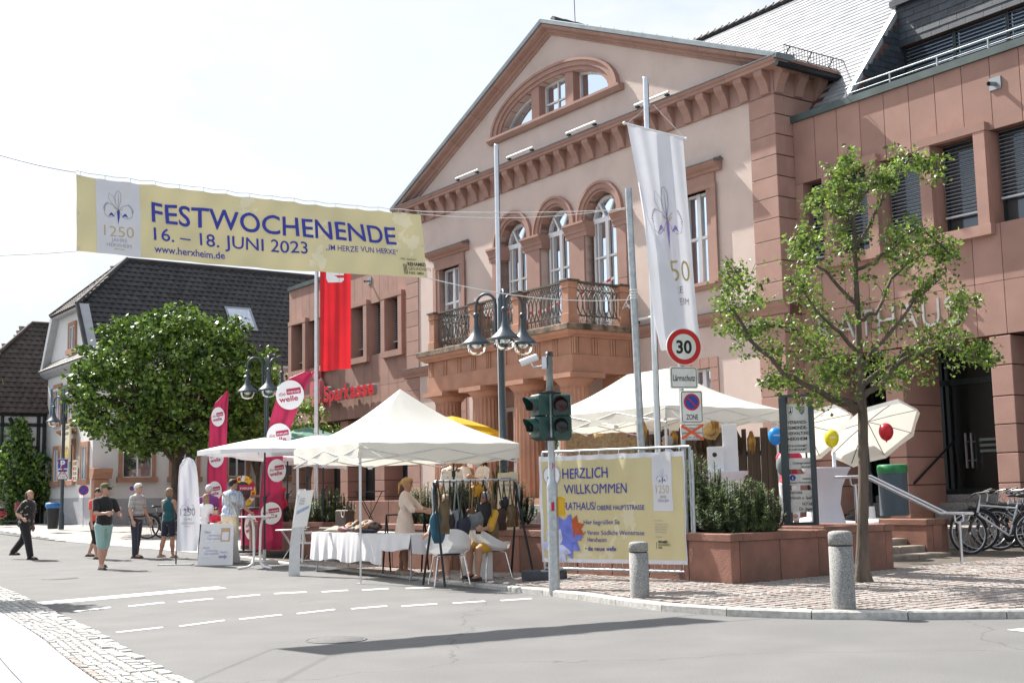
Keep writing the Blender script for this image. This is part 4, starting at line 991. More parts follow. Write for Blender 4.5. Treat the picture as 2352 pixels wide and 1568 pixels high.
# cheek and dormer front, window band with blinds
CX0 = 1.30
mb = MB(); mb.add([(CX0, .95, 10.0), (CX0, 3.2, 10.0), (CX0, 3.2, 12.8)], [(0, 1, 2)], False); mb.box((CX0 - .05, 3.2, 10), (CX0, 3.4, 12.9)); mb.box((CX0, 3.01, 11.8), (11.1, 3.3, 12.8)); mb.build('dormer_wall', JOINT, WR)
slates(WR, 'cheek_slate', lambda u, v, o=0: (CX0 + .01 + o, 1.0 + u, 10.05 + v), 2.2, 2.7, .4, .16, .012, 80, SLATE, keep=lambda u, v: 10.05 + v < 10.0 + (u) * 1.2)
slates(WR, 'wall_slate', lambda u, v, o=0: (CX0 + u, 3.0 - o, 11.78 + v), 9.8, 1.0, .46, .17, .014, 170, SLATE)
mb = MB(); mb.box((CX0 - .12, 2.86, 12.78), (11.2, 3.6, 12.93)); mb.build('dormer_fascia', SLATE, WR)
mb = MB(); mb.box((CX0 - .1, 2.95, 12.94), (11.2, 9, 13.0)); mb.build('dormer_roof', LEAD, WR)
x = CX0 + .05; slm = MB(); slm.add([(0, 0, 0), (1, 0, 0), (1, .03, .03), (0, .03, .03), (1, .06, .035), (0, .06, .035)], [(0, 1, 2, 3), (3, 2, 4, 5)], False); slme = slm.mesh('slat', mat('bright_blind_slat', (.42, .46, .52), .35, .05, 8, metal=.55))
for i in range(7):
 a, b = x + .04, x + 1.32; fm = MB(); y = 3.12
 for (p, q, r, s) in ((a - .05, b + .05, 10.02, 10.12), (a - .05, a, 10.12, 11.78), (b, b + .05, 10.12, 11.78)): fm.box((p, y, r), (q, y + .08, s))
 fo = fm.build('ribbon_window', DKFR, WR); g = MB(); g.quad((a, y + .06, 10.1), (b, y + .06, 10.1), (b, y + .06, 11.78), (a, y + .06, 11.78)); g.build('pane', GLASS, fo)
 for k in range(18): inst(slme, 'slat', fo, (a + .02, y - .02, 11.70 - k * .085), (0, 0, 0), (b - a - .04, 1, 1))
 x += 1.365
mb = MB(); mb.box((0, W + .5, 9.98), (11.1, 3.3, 10.015)); mb.build('terrace_floor', LEAD, WR)
mb = MB(); y = .75; RM = mat('light_rail_metal', (.42, .47, .47), .4, .1, 6, metal=.4)
mb.tube([(1.48, y, 10.34), (11, y, 10.34)], .018, 6); mb.tube([(1.48, y, 10.19), (11, y, 10.19)], .012, 6)
for i in range(8): mb.tube([(1.48 + i * 1.215, y, 10.03), (1.48 + i * 1.215, y, 10.34)], .018, 6)
mb.build('roof_rail', RM, WR)
# ================================================================ old houses at the far left
HK = Vector((-16.9, 50.0, 0))
BROWNT = mat('brown_roof_tile', (.066, .050, .043), .8, .3, 3, .3, 30, rnd=.22, stain=((.12, .10, .085), 1.5, .6, .8))
GREYT = mat('mossy_roof_tile', (.040, .040, .042), .8, .3, 3, .3, 30, rnd=.22, stain=((.085, .088, .08), 1.2, .55, .8))
BLUESH = mat('blue_grey_shutter', (.16, .25, .31), .6, .1, 6)
TRIM = mat('grey_trim', (.42, .43, .45), .7, .08, 4)
def shutter(par, x0, x1, z0, z1, y=-.06):
 mb = MB()
 for (a, b, c, d) in ((x0, x0 + .06, z0, z1), (x1 - .06, x1, z0, z1), (x0 + .06, x1 - .06, z0, z0 + .07), (x0 + .06, x1 - .06, z1 - .07, z1)): mb.box((a, y, c), (b, y + .04, d))
 mb.box((x0 + .06, y + .03, z0 + .07), (x1 - .06, y + .038, z1 - .07)); o = mb.build('shutter', BLUESH, par)
 sm_ = MB(); sm_.add([(x0 + .06, y + .004, 0), (x1 - .06, y + .004, 0), (x1 - .06, y + .028, .05), (x0 + .06, y + .028, .05)], [(0, 1, 2, 3)], False); me = sm_.mesh('slat', BLUESH)
 n = 14
 for i in range(n): inst(me, 'slat', o, (0, 0, z0 + .08 + i * (z1 - z0 - .16) / n))
def stone_window(par, x0, x1, z0, z1, face='f', panes=True, blind=False, xf=0.0, name='window'):
 """face f: on the plane y=0 facing -y; face r: on the plane x=xf facing +x (x0,x1 are y values)"""
 mb = MB(); w = .16
 bx = [((x0 - w, -.09, z0 - .0), (x0, .12, z1)), ((x1, -.09, z0), (x1 + w, .12, z1)), ((x0 - w, -.09, z1 + .001), (x1 + w, .12, z1 + .18)), ((x0 - w - .08, -.16, z0 - .2), (x1 + w + .08, .12, z0 - .001))]
 if face == 'r': conv = lambda p: (xf - p[1], p[0], p[2])
 else: conv = lambda p: p
 for a, b in bx:
  A_, B_ = conv(a), conv(b); mb.box((min(A_[0], B_[0]), min(A_[1], B_[1]), a[2]), (max(A_[0], B_[0]), max(A_[1], B_[1]), b[2]))
 so = mb.build('window_surround', SANDO, par)
 fm = MB(); P = [(x0, z0), (x0, z1), (x1, z1), (x1, z0)]; glazed(fm, P, -.035, .07); glazed(fm, [((x0 + x1) / 2, z0), ((x0 + x1) / 2, z1)], -.035, .06, False)
 g = MB(); g.quad((x0, -.01, z0), (x1, -.01, z0), (x1, -.01, z1), (x0, -.01, z1))
 for m in (fm, g): m.v = [conv(p) for p in m.v]
 if face == 'r':
  pass
 fo = fm.build(name, WFR, par); g.build('pane', GLASS, fo)
 if blind:
  m = MB(); m.tube([conv((x0, -.07, z1 - .08)), conv((x1, -.07, z1 - .08))], .08, 8); m.build('roller_blind', WHITEP, fo)
HB = empty('gabled_house', HK, FAZ, 'white house with blue shutters and a dark half-hipped tiled roof behind the lime tree', 'house')
ze = 7.2
mb = MB(); mb.box((-7.0, 0, -.5), (0, 11.6, ze)); mb.add([(-7, 0, 7.2), (0, 0, 7.2), (-1.55, 0, 9.5), (-5.45, 0, 9.5), (-7, .6, 7.2), (0, .6, 7.2), (-1.55, .6, 9.5), (-5.45, .6, 9.5)], [(0, 1, 2, 3), (1, 5, 6, 2), (0, 3, 7, 4)], False); mb.build('wall', WHITEW, HB)
mb = MB(); mb.box((-7.02, -.03, -.5), (.03, 0, 1.62)); mb.box((0.0, -.03, -.5), (.03, 11.6, 1.55)); mb.build('plinth', mat('grey_plinth', (.40, .41, .43), .9, .1, 5, .2, 40), HB)
# cornice between the floors of the gable, with its own row of small tiles
mb = MB(); mb.prism([(0, 6.95), (-.12, 6.98), (-.3, 7.15), (-.34, 7.25), (0, 7.3)], -7.25, .25, 'yz'); mb.build('gable_cornice', TRIM, HB)
slates(HB, 'pent_tile', lambda u, v, o=0: (-7.25 + u, -.38 + v * .7 - o * .7, 7.27 + v * .7 + o * .7), 7.5, .5, .18, .24, .025, 90, mat('pale_tile', (.30, .28, .26), .85, .2, 5, rnd=.15))
for sg, (xa, xb) in ((1, (0.0, -1.55)), (-1, (-7.0, -5.45))):
 mb = MB(); V = []
 for y in (-.32, .1): V += [(xa + .22 * sg, y, 7.3), (xb + .22 * sg, y, 9.62), (xb - .1 * sg, y, 9.5), (xa - .1 * sg, y, 7.3)]
 mb.add(V, [(0, 1, 2, 3), (7, 6, 5, 4), (0, 4, 5, 1), (2, 6, 7, 3)], False); mb.build('barge_board', TRIM, HB)
mb = MB(); mb.box((-5.6, -.3, 9.45), (-1.4, .05, 9.58)); mb.build('hip_eave_board', TRIM, HB)
# roof: long slope to the right, hip over the gable, long slope on the far side
sl = math.hypot(3.8, 4.85); cs, sn = 3.8 / sl, 4.85 / sl
def rfB(u, v, o=0): return (.30 - v * cs + o * sn, -.3 + u, 7.15 + v * sn + o * cs)
def keepB(u, v):      # cut by the hip
 z = rfB(u, v)[2]; y = rfB(u, v)[1]; return z < 9.55 or y > (z - 9.5) / 2.5 * 2.4 - .3
slates(HB, 'roof_tile', rfB, 11.9, sl, .30, .30, .05, 300, GREYT, keep=keepB, curve=.03, order=lambda s: s[0] - s[2] * 1.5)
mb = MB(); mb.add([rfB(0, 0, -.02), rfB(11.9, 0, -.02), rfB(11.9, sl, -.02), rfB(2.6, sl, -.02), rfB(0, 3.05, -.02)], [(0, 1, 2, 3, 4)], False)
mb.add([(-7.3, -.3, 7.15), (-3.5, 2.3, 12), (-3.5, 11.6, 12), (-7.3, 11.6, 7.15)], [(0, 1, 2, 3)], False); mb.build('roof', GREYT, HB)
hl = math.hypot(2.6, 2.5)
def hipf(u, v, o=0): return (-5.6 + u, -.35 + v * 2.65 / hl - o * .68, 9.55 + v * 2.5 / hl + o * .72)
slates(HB, 'hip_tile', hipf, 4.2, hl, .30, .30, .05, 120, BROWNT, keep=lambda u, v: abs(u - 2.1) < 2.1 * (1 - v / hl) + .1, curve=.03)
mb = MB(); mb.add([hipf(0, 0, -.03), hipf(4.2, 0, -.03), hipf(2.1, hl, -.03)], [(0, 1, 2)], False); mb.build('hip', BROWNT, HB)
mb = MB(); mb.tube([(-1.45, -.35, 9.6), (-3.5, 2.35, 12.08)], .12, 7); mb.tube([(-3.5, 2.3, 12.05), (-3.5, 11.6, 12.05)], .12, 7); mb.tube([(-5.6, -.35, 9.6), (-3.5, 2.35, 12.08)], .12, 7); mb.tube([(-1.4, -.35, 9.6), (.28, -.35, 7.2)], .1, 7); mb.build('ridge_tiles', GREYT, HB)
# roof window
P0 = rfB(6.6, 2.75, .1); mb = MB()
for (a, b, c, d) in ((6.5, 2.1, 7.75, 2.2), (6.5, 3.45, 7.75, 3.55), (6.5, 2.2, 6.6, 3.45), (7.65, 2.2, 7.75, 3.45)): mb.add([rfB(a, b, .12), rfB(c, b, .12), rfB(c, d, .12), rfB(a, d, .12)], [(0, 1, 2, 3)], False)
so = mb.build('roof_window', ZINC, HB); mb = MB(); mb.add([rfB(6.6, 2.2, .11), rfB(7.65, 2.2, .11), rfB(7.65, 3.45, .11), rfB(6.6, 3.45, .11)], [(0, 1, 2, 3)], False); mb.build('sunblind', mat('pale_striped_blind', (.60, .68, .78), .6, .2, 3, aniso=(1, 9, 1)), so)
mb = MB(); mb.tube([(.38, -.35, 7.12), (.38, 11.6, 7.12)], .08, 8); mb.build('gutter', TRIM, HB)
for (a, b) in ((-5.75, -4.62), (-3.62, -2.6), (-1.0, -.1)):
 stone_window(HB, a + .12, b - .12, 4.95, 6.4, blind=True)
 shutter(HB, a - .56, a - .08, 4.9, 6.45); 
 if b < -.2: shutter(HB, b + .06, b + .5, 4.9, 6.45)
stone_window(HB, -3.55, -2.75, 7.9, 8.9)
stone_window(HB, -5.5, -4.65, 2.35, 3.7); stone_window(HB, -3.95, -2.55, 2.35, 3.9); stone_window(HB, -1.35, -.55, 2.35, 3.7)
mb = MB(); mb.prism([(0, 4.3), (-.2, 4.42), (-.22, 4.5), (0, 4.52)], -4.7, -2.2, 'yz'); mb.build('window_cornice', SANDO, HB)
for (a, b) in ((1.2, 2.4), (3.3, 4.3), (5.7, 6.5), (8.2, 9.2)):
 stone_window(HB, a, b, 2.4, 3.7, 'r'); stone_window(HB, a, b, 4.95, 6.4, 'r')
mb = MB(); mb.bbox((.031, -.04, -.3), (.38, .55, 2.35), .02); mb.prism([(0.03, 2.35), (.45, 2.35), (.5, 2.5), (.6, 2.6), (.6, 2.75), (.03, 2.78)], -.12, .65, 'xz'); mb.build('corner_pilaster', SANDO, HB)
# food posters
fnp = plane_fn((0, -.12, 0), (1, 0, 0), (0, 0, 1), (0, -1, 0))
ps = empty('food_sign', HK + XD * -2.9 + ND * -.02, FAZ, 'tall cream snack bar sign with kebab picture hanging on the white house', 'sign')
mb = MB(); mb.box((0, -.45, 3.1), (1.25, -.38, 4.66)); mb.build('board', mat('cream_sign', (.66, .60, .42), .6, .05, 3), ps)
fs_ = plane_fn((0, -.455, 3.1), (1, 0, 0), (0, 0, 1), (0, -1, 0)); mb = MB(); 
put_text(mb, 'DOGAN', .08, 1.34, .17, fs_, w=1.1, bold=.03); rect(mb, .1, 1.12, 1.1, 1.22, fs_); put_text(mb, '968 7', .45, .9, .1, fs_, bold=.01); mb.build('sign_print', mat('black_print', (.012, .012, .012), .7, .05, 4), ps)
mb = MB(); put_text(mb, 'HEIMSERVICE', .14, 1.14, .06, plane_fn((0, -.458, 3.1), (1, 0, 0), (0, 0, 1), (0, -1, 0)), w=.9); mb.build('sign_print_white', WHITEP, ps)
mb = MB(); poly(mb, [(.1, .04), (.5, .04), (.58, .5), (.52, .95), (.3, 1.0), (.12, .9), (.04, .5)], fs_); mb.build('kebab_print', mat('kebab_print', (.30, .085, .03), .8, .6, 14, aniso=(1, 1, 4)), ps)
mb = MB(); poly(mb, [(.62, .04), (1.2, .04), (1.2, .5), (1.0, .66), (.7, .6)], fs_); mb.build('salad_print', mat('salad_print', (.42, .30, .09), .8, .8, 16), ps)
mb = MB(); mb.tube([(.0, -.41, 4.3), (.0, 0, 4.3)], .02, 5); mb.tube([(.0, -.41, 3.4), (.0, 0, 3.4)], .02, 5); mb.build('bracket', BLACKM, ps)
for n_, (px0, off, lab) in enumerate(((-2.42, (0, -.06), 'narrow white menu board with food pictures beside the snack bar window'),)):
 m_ = MB(); m_.box((px0, -.1, 2.3), (px0 + .62, -.06, 3.18)); o = m_.build('menu_board', WHITEP, None, loc=HK, rz=FAZ, label=lab, cat='sign')
 q = MB(); f_ = plane_fn((0, -.104, 0), (1, 0, 0), (0, 0, 1), (0, -1, 0))
 for r in range(4):
  for c in range(2): q.cur = (r + c) % 2; rect(q, px0 + .06 + c * .28, 2.36 + r * .2, px0 + .28 + c * .28, 2.5 + r * .2, f_)
 q.build('menu_print', [mat('food_red', (.5, .1, .05)), mat('food_green', (.25, .33, .12))], o)
m_ = MB(); m_.box((.02, 4.75, 1.95), (.08, 5.45, 3.3)); o = m_.build('menu_board', WHITEP, None, loc=HK, rz=FAZ, label='tall food picture board on the white house left of the red beach flags', cat='sign')
q = MB(); f_ = plane_fn((.084, 0, 0), (0, 1, 0), (0, 0, 1), (1, 0, 0))
for r in range(5):
 q.cur = r % 2; rect(q, 4.8, 2.02 + r * .25, 5.4, 2.2 + r * .25, f_)
q.build('menu_print', [mat('food_red', (.5, .1, .05)), mat('food_green', (.25, .33, .12))], o)
# awning over the shop window in the side wall
aw = empty('shop_awning', HK, FAZ, 'dark green awning with a scalloped white edge on the side of the white house', 'awning')
mb = MB(); mb.add([(.05, 6.2, 3.6), (.05, 9.9, 3.6), (1.5, 9.9, 3.05), (1.5, 6.2, 3.05)], [(0, 1, 2, 3)], False); mb.build('awning_cloth', mat('dark_green_cloth', (.015, .035, .025), .8, .1, 4), aw)
mb = MB(); P = [(1.5, 6.2 + i * .09, 3.05 - .1 - .04 * abs(math.sin(i * PI / 4))) for i in range(42)]; mb.tube(P, .018, 4); mb.build('scalloped_edge', WHITEP, aw)
# the half-timbered house beyond
HA = empty('timbered_house', HK, FAZ, 'half-timbered house with a brown tiled roof and ivy at the left edge', 'house')
X0, X1, Y0, Y1, EZ, RX, RZ = -13.2, -7.1, -2.1, 6.0, 5.6, -10.15, 9.85
mb = MB(); mb.box((X0, Y0, -.5), (X1, Y1, EZ)); mb.add([(X0, Y0, EZ), (X1, Y0, EZ), (X1 - 1.4, Y0, 7.7), (X0 + 1.4, Y0, 7.7)], [(0, 1, 2, 3)], False); mb.build('wall', WHITEW, HA)
sl2 = math.hypot(X1 + .35 - RX, RZ - 5.4); c2, s2 = (X1 + .35 - RX) / sl2, (RZ - 5.4) / sl2
def rfA(u, v, o=0): return (X1 + .35 - v * c2 + o * s2, Y0 - .2 + u, 5.4 + v * s2 + o * c2)
slates(HA, 'roof_tile', rfA, 8.0, sl2, .30, .30, .05, 300, BROWNT, keep=lambda u, v: u > max(0, (v - sl2 * .5)) * .75 - .05, curve=.03, order=lambda s: s[0])
mb = MB(); mb.add([rfA(0, 0, -.02), rfA(8, 0, -.02), rfA(8, sl2, -.02), rfA(2.1, sl2, -.02), rfA(0, sl2 * .5, -.02)], [(0, 1, 2, 3, 4)], False)
mb.add([(X0 - .3, Y0 - .2, 5.4), (RX, 0, RZ), (RX, Y1, RZ), (X0 - .3, Y1, 5.4)], [(0, 1, 2, 3)], False); mb.add([(X1 - 1.2, Y0 - .25, 7.7), (X0 + 1.2, Y0 - .25, 7.7), (RX, 0, RZ)], [(0, 2, 1)], False); mb.build('roof', BROWNT, HA)
mb = MB(); mb.tube([(X1 + .3, Y0 - .22, 5.5), (X1 - 1.15, Y0 - .22, 7.75), (RX, 0, RZ + .06), (RX, Y1, RZ + .06)], .1, 6); mb.build('ridge_tiles', BROWNT, HA)
BEAM = mat('dark_timber', (.030, .038, .036), .8, .3, 8)
for (a, b) in (((-2.0, 4.9), (-.1, 4.9)), ((-.35, 2.0), (-.35, 5.3)), ((-1.9, 2.0), (-1.9, 5.3)), ((-1.9, 3.9), (-.35, 3.9)), ((-.1, 2.0), (-.1, 5.3)), ((-1.6, 5.2), (-1.0, 4.2)), ((-1.0, 4.2), (-.95, 2.9)), ((-2.05, 5.35), (0, 5.35)), ((-2.0, 2.6), (0, 2.6))):
 mb = MB(); mb.tube([(X1 + .02, a[0], a[1]), (X1 + .02, b[0], b[1])], .10, 4); mb.build('timber_beam', BEAM, HA)
stone_window(HA, X1 - 1.6, X1 - .9, 3.2, 4.5); HA_off = kids(HA)[-2:]
for o in HA_off: o.location = (0, Y0, 0)
mb = MB(); mb.box((X1 - .05, -.9, -.3), (X1 + .05, -.05, 2.2)); mb.build('gate', mat('dark_gate', (.02, .02, .022)), HA)
mb = MB(); mb.tube([(X1 + .3, -.02, -.2), (X1 + .3, -.02, 3.3)], .05, 6); mb.build('downpipe', WHITEP, HA)
# something to close the street at the far left and behind
mb = MB(); mb.box((-26, 4, -.5), (-14.5, 14, 4.6)); mb.prism([(-26.4, 4.5), (-14.1, 4.5), (-20.2, 8.0)], 3.6, 14.4, 'xz')
mb.build('far_house', WHITEW, None, loc=HK, rz=FAZ, label='pale low house seen past the ivy at the left edge', cat='house')
# ================================================================ raised terrace, planters, steps
TZ0 = .62
TER = mat('terrace_paving', (.36, .31, .28), .9, .2, 14, .4, 40)
mb = MB(); mb.prism([(-13.0, -7.6), (5.3, -7.6), (5.3, -.05), (-13.0, -.05)], .0, TZ0, 'xy'); mb.prism([(5.302, -3.2), (5.302, -.05), (2.8, -.05), (2.8, -3.2)][::-1], 0.0, TZ0 - .002, 'xy') if 0 else None
terrace = mb.build('terrace', TER, None, loc=FO, rz=FAZ, kind='structure')
def f_on(x, y, z): return F(x, y, z)
def planter(x0, x1, y0, y1, h, label, zb=.05, soil=True):
 P = empty('stone_planter', F(x0, y0, 0), FAZ, label, 'planter', 'red sandstone planters round the terrace')
 L, D = x1 - x0, y1 - y0; t = .16
 def wall(ax0, ay0, ax1, ay1):
  n = max(1, int(round(max(ax1 - ax0, ay1 - ay0) / .75)))
  for i in range(n):
   mb = MB()
   if ax1 - ax0 > ay1 - ay0: a, b = ax0 + (ax1 - ax0) * i / n, ax0 + (ax1 - ax0) * (i + 1) / n; mb.bbox((a + .005, ay0, zb), (b - .005, ay1, h - .10), .008)
   else: a, b = ay0 + (ay1 - ay0) * i / n, ay0 + (ay1 - ay0) * (i + 1) / n; mb.bbox((ax0, a + .005, zb), (ax1, b - .005, h - .10), .008)
   mb.build('wall_stone', SANDW, P)
 wall(0, 0, L, t); wall(0, D - t, L, D); wall(0, t, t, D - t); wall(L - t, t, L, D - t)
 for (a, b, c, d) in ((-.02, -.02, L + .02, t + .05), (-.02, D - t - .05, L + .02, D + .02), (-.02, t + .051, t + .04, D - t - .051), (L - t - .04, t + .051, L + .02, D - t - .051)):
  mb = MB(); mb.bbox((a, b, h - .099), (c, d, h), .012); mb.build('coping_stone', SANDW, P)
 mb = MB(); mb.box((t - .01, t - .01, zb), (L - t + .01, D - t + .01, h - .12)); mb.build('soil', SOIL, P); return P
planter(4.15, 7.45, -9.3, -7.45, .80, 'long red stone planter under the green-headed pine bush behind the welcome banner')
planter(5.5, 7.40, -7.43, -5.95, .84, 'small red stone planter carrying the tall notice board beside the steps')
planter(1.85, 4.14, -9.3, -8.0, .80, 'red stone planter mostly hidden behind the welcome banner')
planter(-2.5, 1.84, -9.2, -8.0, .86, 'red stone planter with low pines behind the bag rack')
planter(-9.4, -5.4, -8.9, -7.7, .86, 'red stone planter behind the red beach flags')
# steps on the right
ST = mat('worn_step_stone', (.27, .225, .185), .9, .25, 6, .4, 40, rnd=.08, stain=((.12, .10, .08), 2, .5, .75))
stp = empty('terrace_steps', F(5.3, -5.9, 0), FAZ, 'worn stone steps with steel handrail leading up to the terrace', 'steps')
for k in range(4):
 n = 3
 for i in range(n):
  mb = MB(); mb.bbox((0 + (3 - k) * 0, -.02 + i * .83 + .004, .05 if k == 3 else .05), (1.26 - (k) * .36, -.02 + (i + 1) * .83 - .004, .30 + k * .11), .015)
  mb.build('step_stone', ST, stp)
hr = empty('handrail', F(6.9, -5.6, 0), FAZ, 'bare steel double handrail running down beside the terrace steps', 'handrail')
PR = lambda px, py, y: toF(at_y(px, py, y)) - Vector((6.9, -5.6, 0))
p1b, p1t = F(7.1, -5.0, .2), None
mb = MB(); A0 = Vector((.25, .55, 1.10)); 
rail_hi = [(-.98, .20, 1.55), (-.50, .30, 1.55), (.50, .80, .96), (.84, .92, .96)]
STEEL = mat('polished_steel', (.60, .62, .66), .22, .05, 8, metal=1)
for off in (0, .16):
 P = [Vector(p) + Vector((0, off, 0)) for p in rail_hi]; mb.tube(P, .024, 8)
for e in (0, -1):
 P = [Vector(rail_hi[e]) + Vector((0, .16 * i / 6, 0)) + Vector(((-1 if e == 0 else 1) * .08 * math.sin(PI * i / 6), 0, 0)) for i in range(7)]; mb.tube(P, .024, 8)
mb.build('rail', STEEL, hr)
for (x, y, zt, zb) in ((-.72, .34, 1.43, .62), (.72, .95, .84, .18)):
 mb = MB(); mb.tube([(x, y, zb), (x, y, zt)], .026, 10); mb.tube([(x, y, zt - .03), (x, y - .1, zt), (x, y - .11, zt + .1)], .016, 6); mb.tube([(x, y, zt - .03), (x, y + .1, zt), (x, y + .11, zt + .1)], .016, 6); mb.build('post', STEEL, hr)
planter(5.3, 6.25, -3.62, -3.05, .84, 'low red sandstone block wall between the steps and the bicycles')
# ================================================================ plants
PINE = [mat('pine_needles_dark', (.05, .095, .034), .6, .4, 3), mat('pine_needles_mid', (.105, .165, .05), .55, .4, 3), mat('pine_needles_tip', (.18, .25, .08), .55, .3, 3)]
BARK = mat('bark', (.085, .062, .048), .95, .4, 14, .8, 40, aniso=(1, 1, .25))
def needle_bush(name, p, w, d, h, n, label, group, seed, tips=.5, lean=0):
 rd = random.Random(seed); T = empty(name, p, 0, label, 'bush', group)
 mb = MB(); br = MB()
 for i in range(int(n * 1.7)):
  u, v = rd.uniform(-1, 1), rd.uniform(-1, 1)
  if u * u + v * v > 1.1: continue
  bx, by = u * w * .35, v * d * .35; top = (1 - .55 * (u * u + v * v)) * h * rd.uniform(.6, 1.08)
  tx, ty = u * w * .5 * rd.uniform(.8, 1.1), v * d * .5 * rd.uniform(.8, 1.1); z0 = top * rd.uniform(.2, .6)
  A_, B_ = Vector((bx, by, z0 * .3)), Vector((tx, ty, top)); M_ = A_.lerp(B_, .55) + Vector((tx - bx, ty - by, 0)) * .35
  P = [A_, A_.lerp(M_, .6), M_, M_.lerp(B_, .5), B_]
  br.tube([A_, M_, B_], [.012, .008, .004], 4, False)
  L = sum((P[k + 1] - P[k]).length for k in range(4)); m = int(120 * min(1, L / .45))
  for k in range(m):
   t = rd.uniform(.08, 1); s = t * 4; j = min(3, int(s)); c = P[j].lerp(P[j + 1], s - j); ax = (P[j + 1] - P[j]).normalized()
   r = Vector((rd.gauss(0, 1), rd.gauss(0, 1), rd.gauss(0, 1))); r = (r - ax * r.dot(ax)).normalized()
   q = (r * .95 + ax * rd.uniform(.1, .7)).normalized() * rd.uniform(.05, .095); sd = q.cross(ax).normalized() * .0065
   mb.cur = 2 if t > .86 and rd.random() < tips else (1 if rd.random() < .5 else 0)
   mb.add([c - sd, c + sd, c + q], [(0, 1, 2)], False)
 mb.build('needles', PINE, T, kind='stuff'); br.build('branches', BARK, T); return T
G = 'mountain pines in the stone planters'
for i, (x, y, z, w, d, h, n, lab) in enumerate([
 (4.75, -8.45, .72, 1.5, 1.5, 1.30, 190, 'dark pine bush just right of the parking sign pole'),
 (5.75, -8.35, .72, 1.5, 1.5, 1.15, 180, 'broad pine bush in the middle of the corner planter'),
 (6.75, -8.45, .72, 1.3, 1.4, .85, 150, 'low pine bush at the right end of the corner planter'),
 (1.2, -8.6, .80, 1.1, 1.0, 1.05, 110, 'pine bush left of the welcome banner beside the round column'),
 (-.1, -8.6, .80, 1.2, 1.0, .9, 100, 'pine bush behind the right half of the bag rack'),
 (-1.4, -8.6, .80, 1.2, 1.0, .85, 90, 'pine bush behind the left half of the bag rack')]):
 needle_bush('pine_bush', F(x, y, z), w, d, h, n, lab, G, i + 3)
YEW = 'upright rosemary-like bushes behind the beach flags'
for i, (x, y, w, h, lab) in enumerate([(-6.2, -8.3, 1.1, .8, 'grey-green upright bush right of the tall red beach flag'), (-7.3, -8.3, 1.1, .7, 'grey-green upright bush behind the prize wheel')]):
 needle_bush('green_bush', F(x, y, .8), w, 1.0, h, 80, lab, YEW, 40 + i, tips=.9)
# broad leaved salad plants in the planter
LEAF = [mat('leaf_bright', (.22, .36, .05), .5, .3, 3, trans=.3), mat('leaf_mid', (.12, .21, .035), .5, .3, 3, trans=.3), mat('leaf_dark', (.035, .075, .018), .5, .3, 3, trans=.25)]
def leafy(name, p, r, n, ls, label, cat='plant', seed=1, squash=.7):
 rd = random.Random(seed); mb = MB()
 for i in range(n):
  a, e = rd.uniform(0, 2 * PI), rd.uniform(.1, 1.4); q = Vector((math.cos(a) * math.cos(e), math.sin(a) * math.cos(e), math.sin(e) * squash)) * r * rd.uniform(.5, 1)
  d = q.normalized(); s = d.cross(Vector((0, 0, 1))).normalized() * ls * .5; u = (d + Vector((0, 0, rd.uniform(-.5, .5)))).normalized() * ls; mb.cur = rd.randrange(3)
  mb.add([q - u * .5, q - s, q + u * .5, q + s], [(0, 1, 2, 3)], False)
 return mb.build(name, LEAF, None, loc=p, label=label, cat=cat)
leafy('leafy_plant', F(.55, -8.75, .82), .34, 60, .22, 'bright green broad-leaved plant in the planter left of the pine by the banner', seed=5)
# ================================================================ trees
TL = [mat('tree_leaf_light', (.25, .36, .06), .45, .25, 3, trans=.35), mat('tree_leaf_mid', (.15, .24, .04), .45, .3, 3, trans=.3), mat('tree_leaf_dark', (.075, .13, .026), .5, .3, 3, trans=.25), mat('tree_leaf_pale', (.26, .30, .12), .45, .2, 3, trans=.3)]
TBARK = mat('young_tree_bark', (.115, .09, .07), .95, .35, 10, .9, 30, aniso=(1, 1, .2))
rd = random.Random(5)
tb = on(1980, 1335, pz); YT = tb.y
def tp(px, py, dy=0): return at_y(px, py, YT + dy) - tb
YTREE = empty('young_street_tree', tb, 0, 'slender young street tree with sparse light crown in front of the office wing', 'tree')
trunk = [tp(1980, 1340), tp(1981, 1250), tp(1983, 1100), tp(1982, 960), tp(1977, 880), tp(1972, 760), tp(1966, 640), tp(1962, 540), tp(1958, 450), tp(1955, 400), tp(1952, 352)]
trunk[0].z = -.05
mb = MB(); mb.tube(trunk, [.110, .076, .066, .064, .05, .042, .034, .026, .018, .012, .006], 12)
for i in range(5):
 a = i * 1.3; mb.tube([trunk[0] + Vector((.12 * math.cos(a), .12 * math.sin(a), .0)), trunk[0] + Vector((.05 * math.cos(a), .05 * math.sin(a), .28))], [.05, .03], 6)
mb.build('trunk', TBARK, YTREE)
